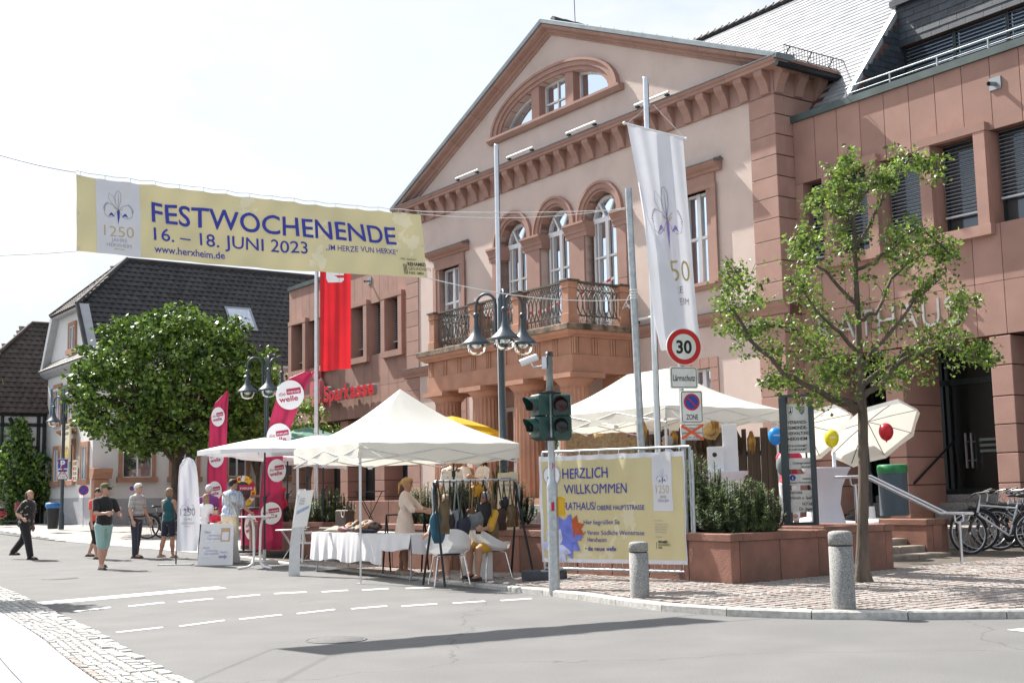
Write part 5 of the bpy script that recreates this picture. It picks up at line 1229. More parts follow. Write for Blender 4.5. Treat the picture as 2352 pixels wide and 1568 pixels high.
# limbs: start on the trunk (index, fraction) and run through way points (px, py, dy)
LIMBS = [((3, .3), [(1930, 925, -.1), (1870, 890, -.2), (1800, 862, -.3), (1745, 800, -.4), (1700, 740, -.4), (1668, 690, -.3), (1690, 620, -.2)], .045),
         ((3, .4), [(1900, 905, .2), (1850, 880, .4), (1790, 885, .5), (1765, 872, .5)], .02),
         ((3, .6), [(2020, 880, -.1), (2075, 830, -.2), (2130, 800, -.3), (2190, 800, -.3), (2240, 820, -.3), (2295, 830, -.3)], .04),
         ((3, .9), [(2030, 850, .3), (2090, 800, .5), (2150, 770, .6), (2200, 745, .6), (2215, 680, .6)], .034),
         ((4, .1), [(1925, 850, .3), (1880, 800, .5), (1830, 760, .6), (1780, 745, .6), (1720, 770, .5)], .034),
         ((4, .3), [(2010, 800, -.3), (2060, 740, -.5), (2100, 690, -.6), (2160, 640, -.6)], .03),
         ((4, .6), [(1930, 770, -.3), (1880, 720, -.5), (1835, 640, -.6)], .028),
         ((5, .2), [(2010, 720, .2), (2050, 640, .4), (2095, 600, .5), (2150, 570, .5), (2190, 590, .4)], .026),
         ((5, .5), [(1925, 660, .2), (1880, 610, .4), (1840, 570, .4), (1850, 540, .3)], .024),
         ((6, .2), [(2010, 600, -.2), (2060, 560, -.3), (2110, 520, -.3), (2180, 580, -.2)], .022),
         ((6, .7), [(2000, 510, .2), (2030, 450, .3), (2050, 390, .3), (2090, 370, .3), (2160, 395, .2)], .02),
         ((7, .3), [(1930, 500, .2), (1895, 460, .3), (1870, 470, .3)], .016),
         ((7, .6), [(1980, 450, -.2), (2010, 420, -.3), (2040, 430, -.3)], .014),
         ((8, .3), [(1930, 420, -.1), (1905, 430, -.2)], .01), ((3, .1), [(1960, 905, -.4), (1930, 880, -.7), (1900, 860, -.9)], .02), ((3, .5), [(2010, 880, .5), (2050, 860, .8), (2080, 860, 1.0)], .02)]
lm = MB(); ends = []
def leaf(mb, c, size, rd):
 d = Vector((rd.gauss(0, 1), rd.gauss(0, 1), rd.gauss(-.2, .8))).normalized(); s = d.orthogonal().normalized(); s.rotate(Matrix.Rotation(rd.uniform(0, 6), 3, d)); n = d.cross(s)
 L, w = size, size * .34
 mb.cur = rd.choices((0, 1, 2, 3), (5, 5, 3, .8))[0]
 mb.add([c, c + d * L * .45 + s * w + n * w * .4, c + d * L + n * w * -.2, c + d * L * .45 - s * w + n * w * .4, c + d * L * .5], [(0, 1, 4), (1, 2, 4), (2, 3, 4), (3, 0, 4)], False)
cm = MB()
def twig(a, b, n, spread, leafn, r=.006):
 for i in range(n):
  t = rd.uniform(.15, 1.0); c = a.lerp(b, t); d = Vector((rd.gauss(0, 1), rd.gauss(0, 1), rd.gauss(.25, .8))).normalized() * spread * rd.uniform(.4, 1)
  m = c + d * .5 + Vector((rd.gauss(0, .03), rd.gauss(0, .03), .02)); e = c + d
  lm.tube([c, m, e], [r, r * .7, r * .35], 4, False)
  for k in range(leafn):
   q = m.lerp(e, rd.uniform(-.2, 1.1)); leaf(cm, q + Vector((rd.gauss(0, .035), rd.gauss(0, .035), rd.gauss(0, .03))), rd.uniform(.045, .085), rd)
for (ti, fr), way, r0 in LIMBS:
 P = [trunk[ti].lerp(trunk[ti + 1], fr)] + [tp(*w) for w in way]; n = len(P)
 Q = []
 for i in range(n - 1):
  for k in range(3): Q.append(P[i].lerp(P[i + 1], k / 3) + Vector((rd.gauss(0, .015), rd.gauss(0, .015), rd.gauss(0, .015))) * (1 if i or k else 0))
 Q.append(P[-1]); rs = [r0 * (1 - i / len(Q)) + .006 for i in range(len(Q))]
 lm.tube(Q, rs, 7)
 for i in range(1, n - 1):
  dens = 8 if i >= n // 2 else 4
  twig(P[i], P[i + 1], dens, .32, 9)
 twig(P[-2], P[-1], 12, .22, 11)
for i in range(5, 10): twig(trunk[i], trunk[i + 1], 9, .34 if i < 9 else .2, 10)
# extra tufts where the crown is full
for (px, py, r, n) in [(1700, 640, 30, 10), (1690, 760, 40, 16), (1720, 690, 40, 14), (1660, 700, 25, 8), (1770, 800, 45, 14), (1830, 800, 50, 14), (1890, 770, 50, 12), (1860, 700, 35, 6), (1900, 850, 50, 16), (1950, 830, 50, 14), (2010, 800, 50, 10), (1850, 575, 35, 10), (1860, 630, 40, 12), (1900, 560, 40, 12), (1950, 560, 40, 10), (2060, 560, 45, 16), (2110, 560, 50, 18), (2160, 560, 35, 10), (2080, 620, 45, 10), (1890, 480, 35, 12), (1950, 460, 45, 14), (2000, 420, 40, 12), (1930, 400, 30, 10), (1955, 370, 18, 6), (2050, 380, 30, 10), (2110, 380, 28, 8), (2150, 400, 20, 5), (2220, 700, 30, 9), (2190, 790, 45, 12), (2260, 815, 30, 8), (2130, 780, 40, 10), (1880, 900, 40, 8), (2030, 870, 40, 9), (1790, 880, 25, 4), (2100, 840, 40, 7)]:
 for k in range(int(n * 1.05)):
  c = tp(px + rd.gauss(0, r * .5), py + rd.gauss(0, r * .5), rd.gauss(0, .35)); d = Vector((rd.gauss(0, 1), rd.gauss(0, 1), rd.gauss(0, .7))).normalized() * .14
  lm.tube([c - d, c, c + d], [.004, .004, .002], 3, False)
  for j in range(12): leaf(cm, c + d * rd.uniform(-1, 1) + Vector((rd.gauss(0, .05), rd.gauss(0, .05), rd.gauss(0, .05))), rd.uniform(.045, .09), rd)
lm.build('branches', TBARK, YTREE); cm.build('crown', TL, YTREE, kind='stuff')
# lime tree
def bigtree(name, base, cx, cy, cz, rx, ry, rz_, n, ls, label, seed, trunk_r=.16, drop=0, mats=TL, shell=.75, parts=None):
 rd = random.Random(seed); T = empty(name, base, 0, label, 'tree'); mb = MB()
 h = cz - base.z; mb.tube([(0, 0, -.2), (.05, 0, h * .5), (0, .05, h)], [trunk_r, trunk_r * .8, trunk_r * .5], 10)
 mb.build('trunk', BARK, T); br = MB(); cm = MB(); C = Vector((cx, cy, cz)) - base
 clumps = []
 for i in range(n):
  a = rd.uniform(0, 2 * PI); z = rd.uniform(-1, 1); s = math.sqrt(1 - z * z); q = rd.uniform(shell, 1.0) ** (1 if rd.random() < .75 else 3)
  if z < -.75: q *= .9
  wob = 1 + .10 * math.sin(a * 3 + seed) + .07 * math.sin(a * 7 + z * 5)
  c = C + Vector((rx * s * math.cos(a) * q * wob, ry * s * math.sin(a) * q * wob, rz_ * z * q + drop * (1 - abs(z)) * -.0)); clumps.append(c)
 for i, c in enumerate(clumps):
  if i % 5 == 0: br.tube([(0, 0, h * .45), tuple(C * .5 + c * .5 + Vector((0, 0, -.2))), tuple(c)], [.05, .025, .006], 4, False)
  r = rd.uniform(.18, .42); m = int(46 * (r / .3))
  for k in range(m):
   d = Vector((rd.gauss(0, 1), rd.gauss(0, 1), rd.gauss(0, .6))) * r * .5; p = c + d; up = (d.z > 0)
   u = Vector((rd.gauss(0, 1), rd.gauss(0, 1), rd.gauss(-.3, .6))).normalized(); s_ = u.orthogonal().normalized(); s_.rotate(Matrix.Rotation(rd.uniform(0, 6), 3, u)); z_ = ls * rd.uniform(.7, 1.2)
   cm.cur = rd.choices((0, 1, 2), (3, 4, 3))[0]
   cm.add([p, p + u * z_ * .5 + s_ * z_ * .4, p + u * z_, p + u * z_ * .5 - s_ * z_ * .4], [(0, 1, 2, 3)], False)
 br.build('branches', BARK, T); cm.build('crown', mats, T, kind='stuff'); return T
YL = 43.0
TL2 = [mat('lime_leaf_light', (.19, .30, .045), .45, .25, 3, trans=.22), mat('lime_leaf_mid', (.11, .19, .028), .45, .3, 3, trans=.18), mat('lime_leaf_dark', (.04, .08, .014), .5, .3, 3, trans=.15)]
c = at_y(405, 888, YL); b = Vector((c.x, YL, gz(0, YL) + .05))
bigtree('lime_tree', b, c.x, YL, c.z, 3.45, 3.0, 2.75, 700, .17, 'big round lime tree with bright tips in front of the white house', 3, .2, mats=TL2)
c = at_y(590, 900, 46); b = Vector((c.x, 46, gz(0, 46)))
bigtree('maple_tree', b, c.x, 46, c.z - .8, 1.5, 1.3, 1.9, 110, .16, 'smaller tree behind the street lamp, left of the bank', 8, .1, mats=TL2)
c = at_y(708, 985, 38); b = Vector((c.x, 38, gz(0, 38)))
bigtree('shrub_tree', b, c.x, 38, c.z, .55, .5, .8, 34, .12, 'little tree beside the flagpole under the bank symbol', 9, .05)
# a street tree outside the frame at the left: its leafy shade falls on the pale paving
p = on(40, 1395) - LIGHT * (3.3 / -LIGHT.z) * -1 * -1
p = Vector((on(30, 1400).x - LIGHT.x / -LIGHT.z * 3.4, on(30, 1400).y - LIGHT.y / -LIGHT.z * 3.4, 3.4))
bigtree('street_tree', Vector((p.x, p.y, .0)), p.x, p.y, 3.4, .8, .8, .8, 70, .12, 'small street tree just outside the left edge casting leafy shade on the pale slabs', 12, .06)
# ivy on the timbered house
def ivy(name, pts, n, label, seed):
 rd = random.Random(seed); mb = MB(); st = MB(); o = Vector(pts[0][0])
 for (c, r) in pts:
  c = Vector(c)
  st.tube([c - o + Vector((0, 0, -c.z + .4)), c - o], [.03, .015], 5)
  for k in range(int(n * r[0] * r[2])):
   a = rd.uniform(0, 2 * PI); z = rd.uniform(-1, 1); s = math.sqrt(1 - z * z); q = rd.uniform(.75, 1.05)
   p = c - o + Vector((r[0] * s * math.cos(a) * q, r[1] * s * math.sin(a) * q, r[2] * z * q)); u = Vector((rd.gauss(0, .6), rd.gauss(0, .6), -1)).normalized(); s_ = u.orthogonal().normalized(); s_.rotate(Matrix.Rotation(rd.uniform(0, 6), 3, u)); l = rd.uniform(.12, .2)
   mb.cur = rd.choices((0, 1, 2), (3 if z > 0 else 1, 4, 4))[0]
   mb.add([p, p + u * l * .5 + s_ * l * .45, p + u * l, p + u * l * .5 - s_ * l * .45], [(0, 1, 2, 3)], False)
 T = empty(name, o, 0, label, 'ivy'); mb.build('leaves', LEAF, T, kind='stuff'); st.build('stems', BARK, T)
hk = lambda x, y, z: HK + XD * x + ND * y + Vector((0, 0, z))
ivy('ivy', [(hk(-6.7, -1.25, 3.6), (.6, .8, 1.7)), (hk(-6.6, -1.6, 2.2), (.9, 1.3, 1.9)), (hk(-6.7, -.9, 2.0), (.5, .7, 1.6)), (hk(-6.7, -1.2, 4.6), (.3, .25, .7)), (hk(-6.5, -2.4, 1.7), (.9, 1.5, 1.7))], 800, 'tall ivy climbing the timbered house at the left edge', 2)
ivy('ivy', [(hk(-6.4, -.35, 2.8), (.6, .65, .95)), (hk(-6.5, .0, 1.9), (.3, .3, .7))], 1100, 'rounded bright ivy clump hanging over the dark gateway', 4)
# ================================================================ banners, poles, signs
def vplane(a, b):
 """upright plane through two ground points: returns (u,z) reader for picture points and a surface function"""
 a, b = Vector((a.x, a.y, 0)), Vector((b.x, b.y, 0)); d = (b - a).normalized(); n = Vector((d.y, -d.x, 0))
 def uz(px, py):
  r = ray(px, py); o = Vector((0, 0, CAMH)); t = (a - o).dot(n) / r.dot(n); p = o + r * t; return (p - a).dot(d), p.z
 return uz, (lambda u, v, off=0: a + d * u + Vector((0, 0, v)) + n * off), d, n
GOLD = mat('gold_print', (.50, .40, .17), .8, .05, 3)
GREYP = mat('grey_print', (.30, .30, .33), .8, .05, 3)
CREAML = mat('pale_cream_print', (.70, .64, .42), .8, .05, 2)
BLK = mat('black_print', (.012, .012, .012), .7, .05, 4)
WCLOTH = mat('white_banner_cloth', (.74, .745, .80), .75, .04, 2, .05, 12, trans=.18)
PURPLE = mat('violet_print', (.30, .20, .50), .8, .05, 3)
ROPE = mat('white_rope', (.72, .72, .70), .8, .1, 9)
# ---- the festival banner across the street
YA, YB = 14.4, 16.6
TLc, BLc = at_y(175, 400, YA), at_y(175, 577, YA); TRc, BRc = at_y(966, 492, YB), at_y(982, 638, YB)
bn_ = (TRc - TLc).cross(Vector((0, 0, 1))).normalized()
if bn_.y > 0: bn_ = -bn_
def bsurf(u, v, off=0):
 p = BLc.lerp(BRc, u).lerp(TLc.lerp(TRc, u), v)
 p.z += -.035 * math.sin(PI * u) * 1.0 - .012 * abs(math.sin(u * PI * 15)) * v
 w = .018 * math.sin(u * 31 + v * 3) * (1 - v * .5) + .012 * math.sin(u * 67 - v * 7 + 1) + .02 * math.sin(u * 9 + v * 4) + .01 * math.sin(v * 9 + u * 20)
 return p + bn_ * (w + off)
def u_of(px):
 lo, hi = -.1, 1.1
 for i in range(30):
  m = (lo + hi) / 2; p = TLc.lerp(TRc, m); d = p - Vector((0, 0, CAMH)); x = CX + FPX * d.dot(_rt) / d.dot(_fw)
  lo, hi = (m, hi) if x < px else (lo, m)
 return lo
BW, BH = (TRc - TLc).length, (TLc - BLc).length * .98
fb = lambda x, y, off=0: bsurf(x / BW, y / BH, .009 + off)
bx_ = lambda px: u_of(px) * BW
BAN = empty('street_banner', TLc, 0, 'long cream festival banner strung across the street with blue capital lettering', 'banner')
def bl(name, m_, mats, sub=True):
 m_.v = [tuple(Vector(p) - TLc) for p in m_.v]; return m_.build(name, mats, BAN)
mb = MB(); mb.grid(lambda a, b: bsurf(a, b), 160, 14); bl('cloth', mb, mat('cream_banner_cloth', (.50, .45, .27), .8, .03, 2, .05, 20, trans=.15, stain=((.56, .52, .37), 1.3, .60, .62)))
mb = MB(); mb.grid(lambda a, b: fb(bx_(220) + (bx_(321) - bx_(220)) * a, BH * b, -.003), 20, 10); bl('white_panel', mb, WCLOTH)
put_text.fine = .2
mb = MB()
put_text(mb, 'FESTWOCHENENDE', bx_(347), .50 * BH, .275 * BH, fb, w=bx_(905) - bx_(347), bold=.012)
put_text(mb, '16. – 18. JUNI 2023', bx_(350), .25 * BH, .175 * BH, fb, w=bx_(697) - bx_(350), bold=.006)
put_text(mb, 'www.herxheim.de', bx_(350), .085 * BH, .10 * BH, fb, w=bx_(510) - bx_(350), bold=.012)
put_text(mb, '„IM HERZE VUN HERXE“', bx_(740), .335 * BH, .085 * BH, fb, w=bx_(905) - bx_(740), bold=.004)
bl('lettering', mb, BLUEP)
mb = MB(); put_text(mb, 'Wir danken', bx_(910), .265 * BH, .035 * BH, fb, w=bx_(944) - bx_(910)); put_text(mb, 'REHAMED', bx_(924), .175 * BH, .055 * BH, fb, w=bx_(965) - bx_(924), bold=.03)
put_text(mb, 'GESUNDHEITS', bx_(924), .105 * BH, .05 * BH, fb, w=bx_(975) - bx_(924)); put_text(mb, 'PARK GMBH', bx_(924), .04 * BH, .045 * BH, fb, w=bx_(958) - bx_(924), bold=.01)
for q in (914, 917, 920): rect(mb, bx_(q), .04 * BH, bx_(q + 1.4), .2 * BH, fb)
bl('sponsor_print', mb, BLK)
mb = MB(); put_text(mb, '1250', bx_(238), .245 * BH, .145 * BH, fb, w=bx_(305) - bx_(238), bold=-.01); rect(mb, bx_(260), .07 * BH, bx_(283), .082 * BH, fb); bl('gold_numerals', mb, GOLD)
mb = MB(); put_text(mb, 'JAHRE', bx_(254), .175 * BH, .05 * BH, fb, w=bx_(290) - bx_(254), bold=-.01); put_text(mb, 'HERXHEIM', bx_(243), .105 * BH, .05 * BH, fb, w=bx_(300) - bx_(243), bold=-.01); bl('grey_lettering', mb, GREYP)
mb = MB(); iris(mb, bx_(271), .60 * BH, .30 * BH, fb, 0, 1, 2); bl('flower_drawing', mb, [BLUEP, GREYP, GOLD])
mb = MB()
for i in range(16):
 u = (i + .15) / 15.3; p = bsurf(u, .985, .01); mb.tube([p, p + Vector((0, 0, .03)), p + Vector((.005, 0, .055))], .0035, 4)
for u, v in ((.004, .5), (.004, .03), (.996, .5), (.996, .03)): mb.ball(bsurf(u, v, .012), .012, 6, 4)
bl('eyelet', mb, ALU)
# the leaning mast at the right end
mt = at_y(1443, 432, 18.3); mbs = Vector((1.90, 18.3, pz(1.9, 18.3)))
MAST = empty('steel_mast', mbs, 0, 'slightly leaning galvanised mast left of the white hanging flag with the banner ropes tied on', 'mast')
mb = MB(); mb.tube([(0, 0, 0), mt - mbs], [.058, .050], 14); mb.build('pole', GALV, MAST)
mb = MB()
for z in (4.05, 4.09, 4.13, 4.17): mb.lathe([(.055, z), (.065, z + .012), (.055, z + .024)], 12, ((mt - mbs).x * z / 6, 0, 0))
for k in range(3): mb.tube([((mt - mbs).x * .7 - .05, -.04, 4.15), ((mt - mbs).x * .7 - .12 - .03 * k, -.05, 4.0 - .05 * k), ((mt - mbs).x * .7 - .07, -.05, 3.9 + .03 * k)], .006, 4)
mb.build('knotted_rope', ROPE, MAST)
# ropes
hi = at_y(1440, 481, 18.28); lo_ = at_y(1450, 688, 18.28); leftfar = at_y(-260, 265, 9.5); leftlow = at_y(-260, 590, 9.5)
def rope(a, b, sag, r, n=24):
 mb.tube([a.lerp(b, i / n) - Vector((0, 0, sag * 4 * (i / n) * (1 - i / n))) - TLc for i in range(n + 1)], r, 5, False)
ROPES = empty('banner_ropes', TLc, 0, 'thin white ropes holding the festival banner from both sides', 'rope'); 
mb = MB(); rope(leftfar, TLc + Vector((0, 0, .02)), .06, .006)
tp0 = TLc + Vector((0, 0, .05)); pts = [bsurf(i / 30, 1.0, 0) + Vector((0, 0, .045)) - TLc for i in range(31)]; mb.tube(pts, .005, 5, False); rope(bsurf(1, 1) + Vector((0, 0, .04)), hi, .03, .006)
mb.build('upper_rope', ROPE, ROPES); mb = MB(); rope(TRc, hi + Vector((0, 0, .03)), .10, .005); mb.build('second_rope', ROPE, ROPES)
mb = MB(); rope(BRc, lo_, .12, .007); mb.build('lower_rope', ROPE, ROPES); mb = MB(); rope(leftlow, BLc, .02, .005); mb.build('lower_rope', ROPE, ROPES)
# ---- flagpoles
def flagpole(x, y, h, label, r=.05):
 P = empty('flagpole', (x, y, pz(x, y)), 0, label, 'flagpole', 'flagpoles along the town hall terrace')
 mb = MB(); mb.lathe([(r, -.1), (r, h * .5), (r * .9, h), (r * .86, h + .01), (0.001, h + .02)], 20); mb.build('pole', ALU, P)
 mb = MB(); mb.tube([(r + .004, -.01, .4), (r * .92, -.01, h - .1)], .004, 4); mb.build('halyard', BLACKP, P)
 mb = MB(); mb.tube([(0, 0, -.1), (0, 0, .18)], r + .03, 12); mb.build('socket', GALV, P); return P
ft = at_y(1491, 181, 19.9); flagpole(at_y(1510, 1000, 19.9).x, 19.9, ft.z - pz(2, 19.9), 'aluminium flagpole carrying the white hanging flag beside the speed limit sign')
ft = at_y(1145, 331, 23.5); flagpole(at_y(1152, 1000, 23.5).x, 23.5, ft.z - pz(0, 23.5), 'bare aluminium flagpole directly behind the three-armed lamp in front of the porch')
p0 = at_y(727, 1000, 30.0); flagpole(p0.x, 30.0, 7.6, 'aluminium flagpole with the red flag in front of the bank')
# white flag
FL = empty('hanging_flag', at_y(1505, 300, 19.75), 0, 'white vertical anniversary flag with violet flower hanging twisted from its pole', 'flag'); fo = FL.location.copy()
Y0_ = 19.72
ctr = [(285, 1440, 1568, 318), (400, 1462, 1576, 420), (520, 1481, 1585, 530), (640, 1492, 1594, 640), (740, 1503, 1603, 735), (803, 1518, 1611, 788)]
def flg(u, v, off=0):
 """u across 0..1, v down 0..1"""
 s = v * 5; i = min(4, int(s)); f = s - i; a, b = ctr[i], ctr[i + 1]
 xl, yl, xr, yr = [(p + (q - p) * f) for p, q in ((a[1], b[1]), (a[0], b[0]), (a[2], b[2]), (a[3], b[3]))]
 P = at_y(xl, yl, Y0_).lerp(at_y(xr, yr, Y0_ - .1), u)
 return P + Vector((0, -1, 0)) * (.05 * math.sin(u * 9 + v * 3) * (.3 + v) + .03 * math.sin(u * 21 - v * 2) + off) - fo
mb = MB(); mb.grid(flg, 30, 44); mb.build('cloth', WCLOTH, FL)
FW, FHt = 1.0, 3.4
ffn = lambda x, y, off=0: flg(min(1, max(0, x / FW)), min(1, max(0, (FHt - y) / FHt)), .008 + off)
mb = MB(); iris(mb, .52, 2.15, .52, ffn, 0, 1, 2); mb.build('flower_drawing', [PURPLE, GREYP, GOLD], FL)
mb = MB(); poly(mb, [(.52, 1.75), (.55, 2.05), (.53, 2.4), (.49, 2.05)], ffn, .001); mb.build('violet_stem', PURPLE, FL)
mb = MB(); put_text(mb, '1250', .08, 1.32, .30, ffn, w=.84, bold=-.008); mb.build('gold_numerals', GOLD, FL)
mb = MB(); put_text(mb, 'JAHRE', .22, 1.12, .11, ffn, w=.50); put_text(mb, 'HERXHEIM', .1, .93, .11, ffn, w=.74); mb.build('grey_lettering', GREYP, FL)
fpts = [((1466, 420), (1470, 420)), ((1478, 500), (1490, 500)), ((1486, 580), (1530, 580)), ((1494, 660), (1556, 660)), ((1505, 740), (1570, 735)), ((1519, 806), (1574, 796))]
def flap(u, v, off=0):
 s = v * 5; i = min(4, int(s)); f = s - i; a, b = fpts[i], fpts[i + 1]
 L_ = (a[0][0] + (b[0][0] - a[0][0]) * f, a[0][1] + (b[0][1] - a[0][1]) * f); R_ = (a[1][0] + (b[1][0] - a[1][0]) * f, a[1][1] + (b[1][1] - a[1][1]) * f)
 return at_y(*L_, Y0_ - .12).lerp(at_y(*R_, Y0_ - .20), u) + Vector((0, -1, 0)) * (.04 * math.sin(u * 5 + v * 2)) - fo
mb = MB(); mb.grid(flap, 12, 30); mb.build('folded_edge', WCLOTH, FL)
mb = MB(); mb.tube([at_y(1434, 283, 19.7) - fo, at_y(1576, 319, 19.6) - fo], .016, 8); mb.ball(at_y(1434, 283, 19.7) - fo, .03, 8, 6); mb.ball(at_y(1576, 319, 19.6) - fo, .03, 8, 6); mb.build('crossbar', WHITEP, FL)
mb = MB(); mb.tube([at_y(1440, 284, 19.7) - fo, at_y(1494, 240, 19.75) - fo], .005, 4); mb.tube([at_y(1572, 317, 19.6) - fo, at_y(1500, 240, 19.75) - fo], .005, 4); mb.build('cord', ROPE, FL)
# red flag
RF = empty('red_flag', at_y(735, 500, 29.9), 0, 'red bank flag with part of a white symbol hanging under the banner', 'flag'); ro = RF.location.copy()
def rfl(u, v, off=0):
 P = at_y(735, 500, 29.9).lerp(at_y(806, 505, 29.7), u).lerp(at_y(736, 853, 29.9).lerp(at_y(805, 846, 29.7), u), v)
 return P + Vector((0, -1, 0)) * (.04 * math.sin(u * 8 + v * 3) * (.3 + v) + .02 * math.sin(u * 23) + off) - ro
mb = MB(); mb.grid(rfl, 16, 30); mb.build('cloth', mat('red_flag_cloth', (.62, .018, .028), .7, .08, 2, trans=.3), RF)
rfn = lambda x, y, off=0: rfl(x, 1 - y, .012 + off)
mb = MB(); P = [(.2, .66), (.2, .60), (.26, .575), (.7, .575), (.78, .59), (.78, .66)]; poly(mb, P, rfn); rect(mb, .2, .70, .78, .80, rfn); mb.build('white_symbol', WHITEP, RF)
mb = MB(); rect(mb, .38, .605, .78, .622, rfn, .004); mb.build('symbol_bar', RED, RF)
# ---- lamps
LAMPM = mat('grey_blue_lamp_metal', (.060, .078, .095), .42, .12, 7, .05, 40, metal=.4)
def lamp(x, y, zg_, h, label, yaw=0.0, arms=(0, 2.1, -2.1), sc=1.0):
 T = empty('street_lamp', (x, y, zg_), yaw, label, 'street lamp', 'hook-armed street lamps')
 mb = MB(); mb.lathe([(.10, 0), (.10, .5), (.085, .55), (.065, .65), (.06, h - .9), (.075, h - .88), (.075, h - .80), (.05, h - .76), (.04, h - .2), (.05, h - .16), (.03, h - .1), (.001, h)], 14); mb.build('pole', LAMPM, T)
 for a in arms:
  dx, dy = math.sin(a), -math.cos(a); d = Vector((dx, dy, 0))
  P = [d * .10 + Vector((0, 0, h - 1.0)), d * .10 + Vector((0, 0, h - .55))] + [d * (.10 + .20 * (1 - math.cos(t))) * 1.0 + Vector((0, 0, h - .25 + .22 * math.sin(t))) for t in [PI * i / 10 for i in range(11)]] + [d * .50 + Vector((0, 0, h - .42))]
  mb = MB(); mb.tube(P, .028 * sc, 8); mb.ball(P[0], .05, 8, 6); mb.tube([d * .04 + Vector((0, 0, h - .82)), d * .10 + Vector((0, 0, h - .82))], .03, 6); am = mb.build('arm', LAMPM, T)
  c = d * .50 + Vector((0, 0, h - .42)); mb = MB()
  mb.ball(c, .062 * sc, 12, 8); mb.lathe([(.04, -.03), (.045, -.18), (.075, -.30), (.14, -.40), (.25, -.50), (.275, -.53), (.27, -.545), (.19, -.545)], 22, c); mb.build('lamp_shade', LAMPM, am)
  mb = MB(); mb.lathe([(.185, -.545), (.182, -.60), (.15, -.68), (.08, -.725), (.001, -.735)], 18, c); mb.build('glass_bowl', CLEAR, am)
  mb = MB(); mb.lathe([(.10, -.54), (.085, -.57), (.05, -.60), (.02, -.61), (.001, -.61)], 10, c); mb.build('reflector', ALU, am)
 return T
xL = at_y(1155, 1000, 22.5)
lamp(xL.x, 22.5, pz(0, 22.5), at_y(1155, 668, 22.5).z - pz(0, 22.5), 'three-armed blue-grey street lamp in front of the balcony', 0.15, (0.0, 2.05, -2.15))
xM = at_y(612, 1000, 33); lamp(xM.x, 33, gz(0, 33) + .05, at_y(612, 818, 33).z - gz(0, 33) - .05, 'street lamp between the lime tree and the left bank windows', .2, (0.1, 2.2, -1.6))
xF_ = at_y(146, 1000, 46); lamp(xF_.x, 46, gz(0, 46) + .05, at_y(150, 908, 46).z - gz(0, 46) - .05, 'slim street lamp in front of the white house with blue shutters', 1.4, (0, 2.9))
# ---- traffic light
tb_ = onY(1270, 17.1); TLG = empty('traffic_light', tb_, 0, 'dark green unlit pedestrian signals back to back on a grey pole beside the welcome banner', 'traffic light')
ht = at_y(1260, 810, tb_.y).z - tb_.z
mb = MB(); mb.lathe([(.075, -.05), (.075, 1.38), (.07, 1.42), (.048, 1.47), (.048, ht - .05), (.05, ht - .05), (.05, ht), (.001, ht + .01)], 18); mb.build('pole', GALV, TLG)
mb = MB(); mb.lathe([(.051, ht - .05), (.051, ht + .012), (.001, ht + .016)], 14); mb.build('pole_cap', BLACKP, TLG)
GRNB = mat('signal_green_housing', (.012, .055, .045), .4, .15, 6, .05, 40)
z0_, z1_ = at_y(1288, 1003, tb_.y).z - tb_.z, at_y(1288, 905, tb_.y).z - tb_.z
for side, yaw, cxo in ((1, -.12, .155), (-1, -1.05, -.15)):
 H_ = MB(); w = .13; hgt = z1_ - z0_
 M = Matrix.Translation((cxo, 0, 0)) @ Matrix.Rotation(yaw, 4, 'Z')
 H_.X = M; H_.bbox((-w, -.08, z0_), (w, .10, z0_ + hgt / 2 - .004), .02); H_.bbox((-w, -.08, z0_ + hgt / 2 + .004), (w, .10, z1_), .02); 
 H_.add([(-w, -.08, z0_), (w, -.08, z0_), (w * .7, .0, z0_ - .05), (-w * .7, .0, z0_ - .05), (w, .1, z0_), (-w, .1, z0_)], [(0, 1, 2, 3), (1, 4, 2), (0, 3, 5), (3, 2, 4, 5)], False)
 ho = H_.build('signal_housing', GRNB, TLG)
 for k in (0, 1):
  cz_ = z0_ + hgt * (.25 + .5 * k); V = MB(); V.X = M; n = 18; vs = []; fs = []
  for i in range(n + 1):
   t = PI * (-.22) + PI * 1.44 * i / n
   for (yy, rr) in ((-.08, .112), (-.25 + .09 * (1 - math.sin(max(0, min(PI, t)))), .105)): vs.append((rr * math.cos(t), yy, cz_ + rr * math.sin(t)))
  fs = [(2 * i, 2 * i + 1, 2 * i + 3, 2 * i + 2) for i in range(n)]; V.add(vs, fs, True); V.build('visor', GRNB, ho)
  Lm = MB(); Lm.X = M; Lm.lathe([(.1, 0), (.06, .015), (.001, .02)], 18); Lm.v = []; Lm.f = []; Lm.m = []; Lm.sm = []
  Lm.add([(.1 * math.cos(2 * PI * i / 18), -.082, cz_ + .1 * math.sin(2 * PI * i / 18)) for i in range(18)] + [(0, -.1, cz_)], [(i, (i + 1) % 18, 18) for i in range(18)], True)
  Lm.build('lens', mat('dark_red_lens', (.05, .004, .006), .15, .1, 9) if k else mat('dark_green_lens', (.012, .016, .014), .15, .1, 9), ho)
mb = MB()
for z in (z0_ - .03, z1_ + .02): mb.box((-.06, -.055, z - .02), (.06, .055, z + .02)); mb.tube([(-.15, 0, z), (.15, 0, z)], .015, 6)
mb.build('clamp', BLACKM, TLG)
mb = MB(); mb.bbox((.06, -.06, .98), (.17, .06, 1.24), .02); mb.build('push_button_box', mat('signal_yellow', (.62, .36, .01), .45, .08, 5), TLG)
st_ = MB(); fn = lambda u, v, off=0: Vector((.0765 * math.sin(u / .0765) , -.0765 * math.cos(u / .0765), v)) if v < 1.4 else Vector((.0495 * math.sin(u / .0495), -.0495 * math.cos(u / .0495), v))
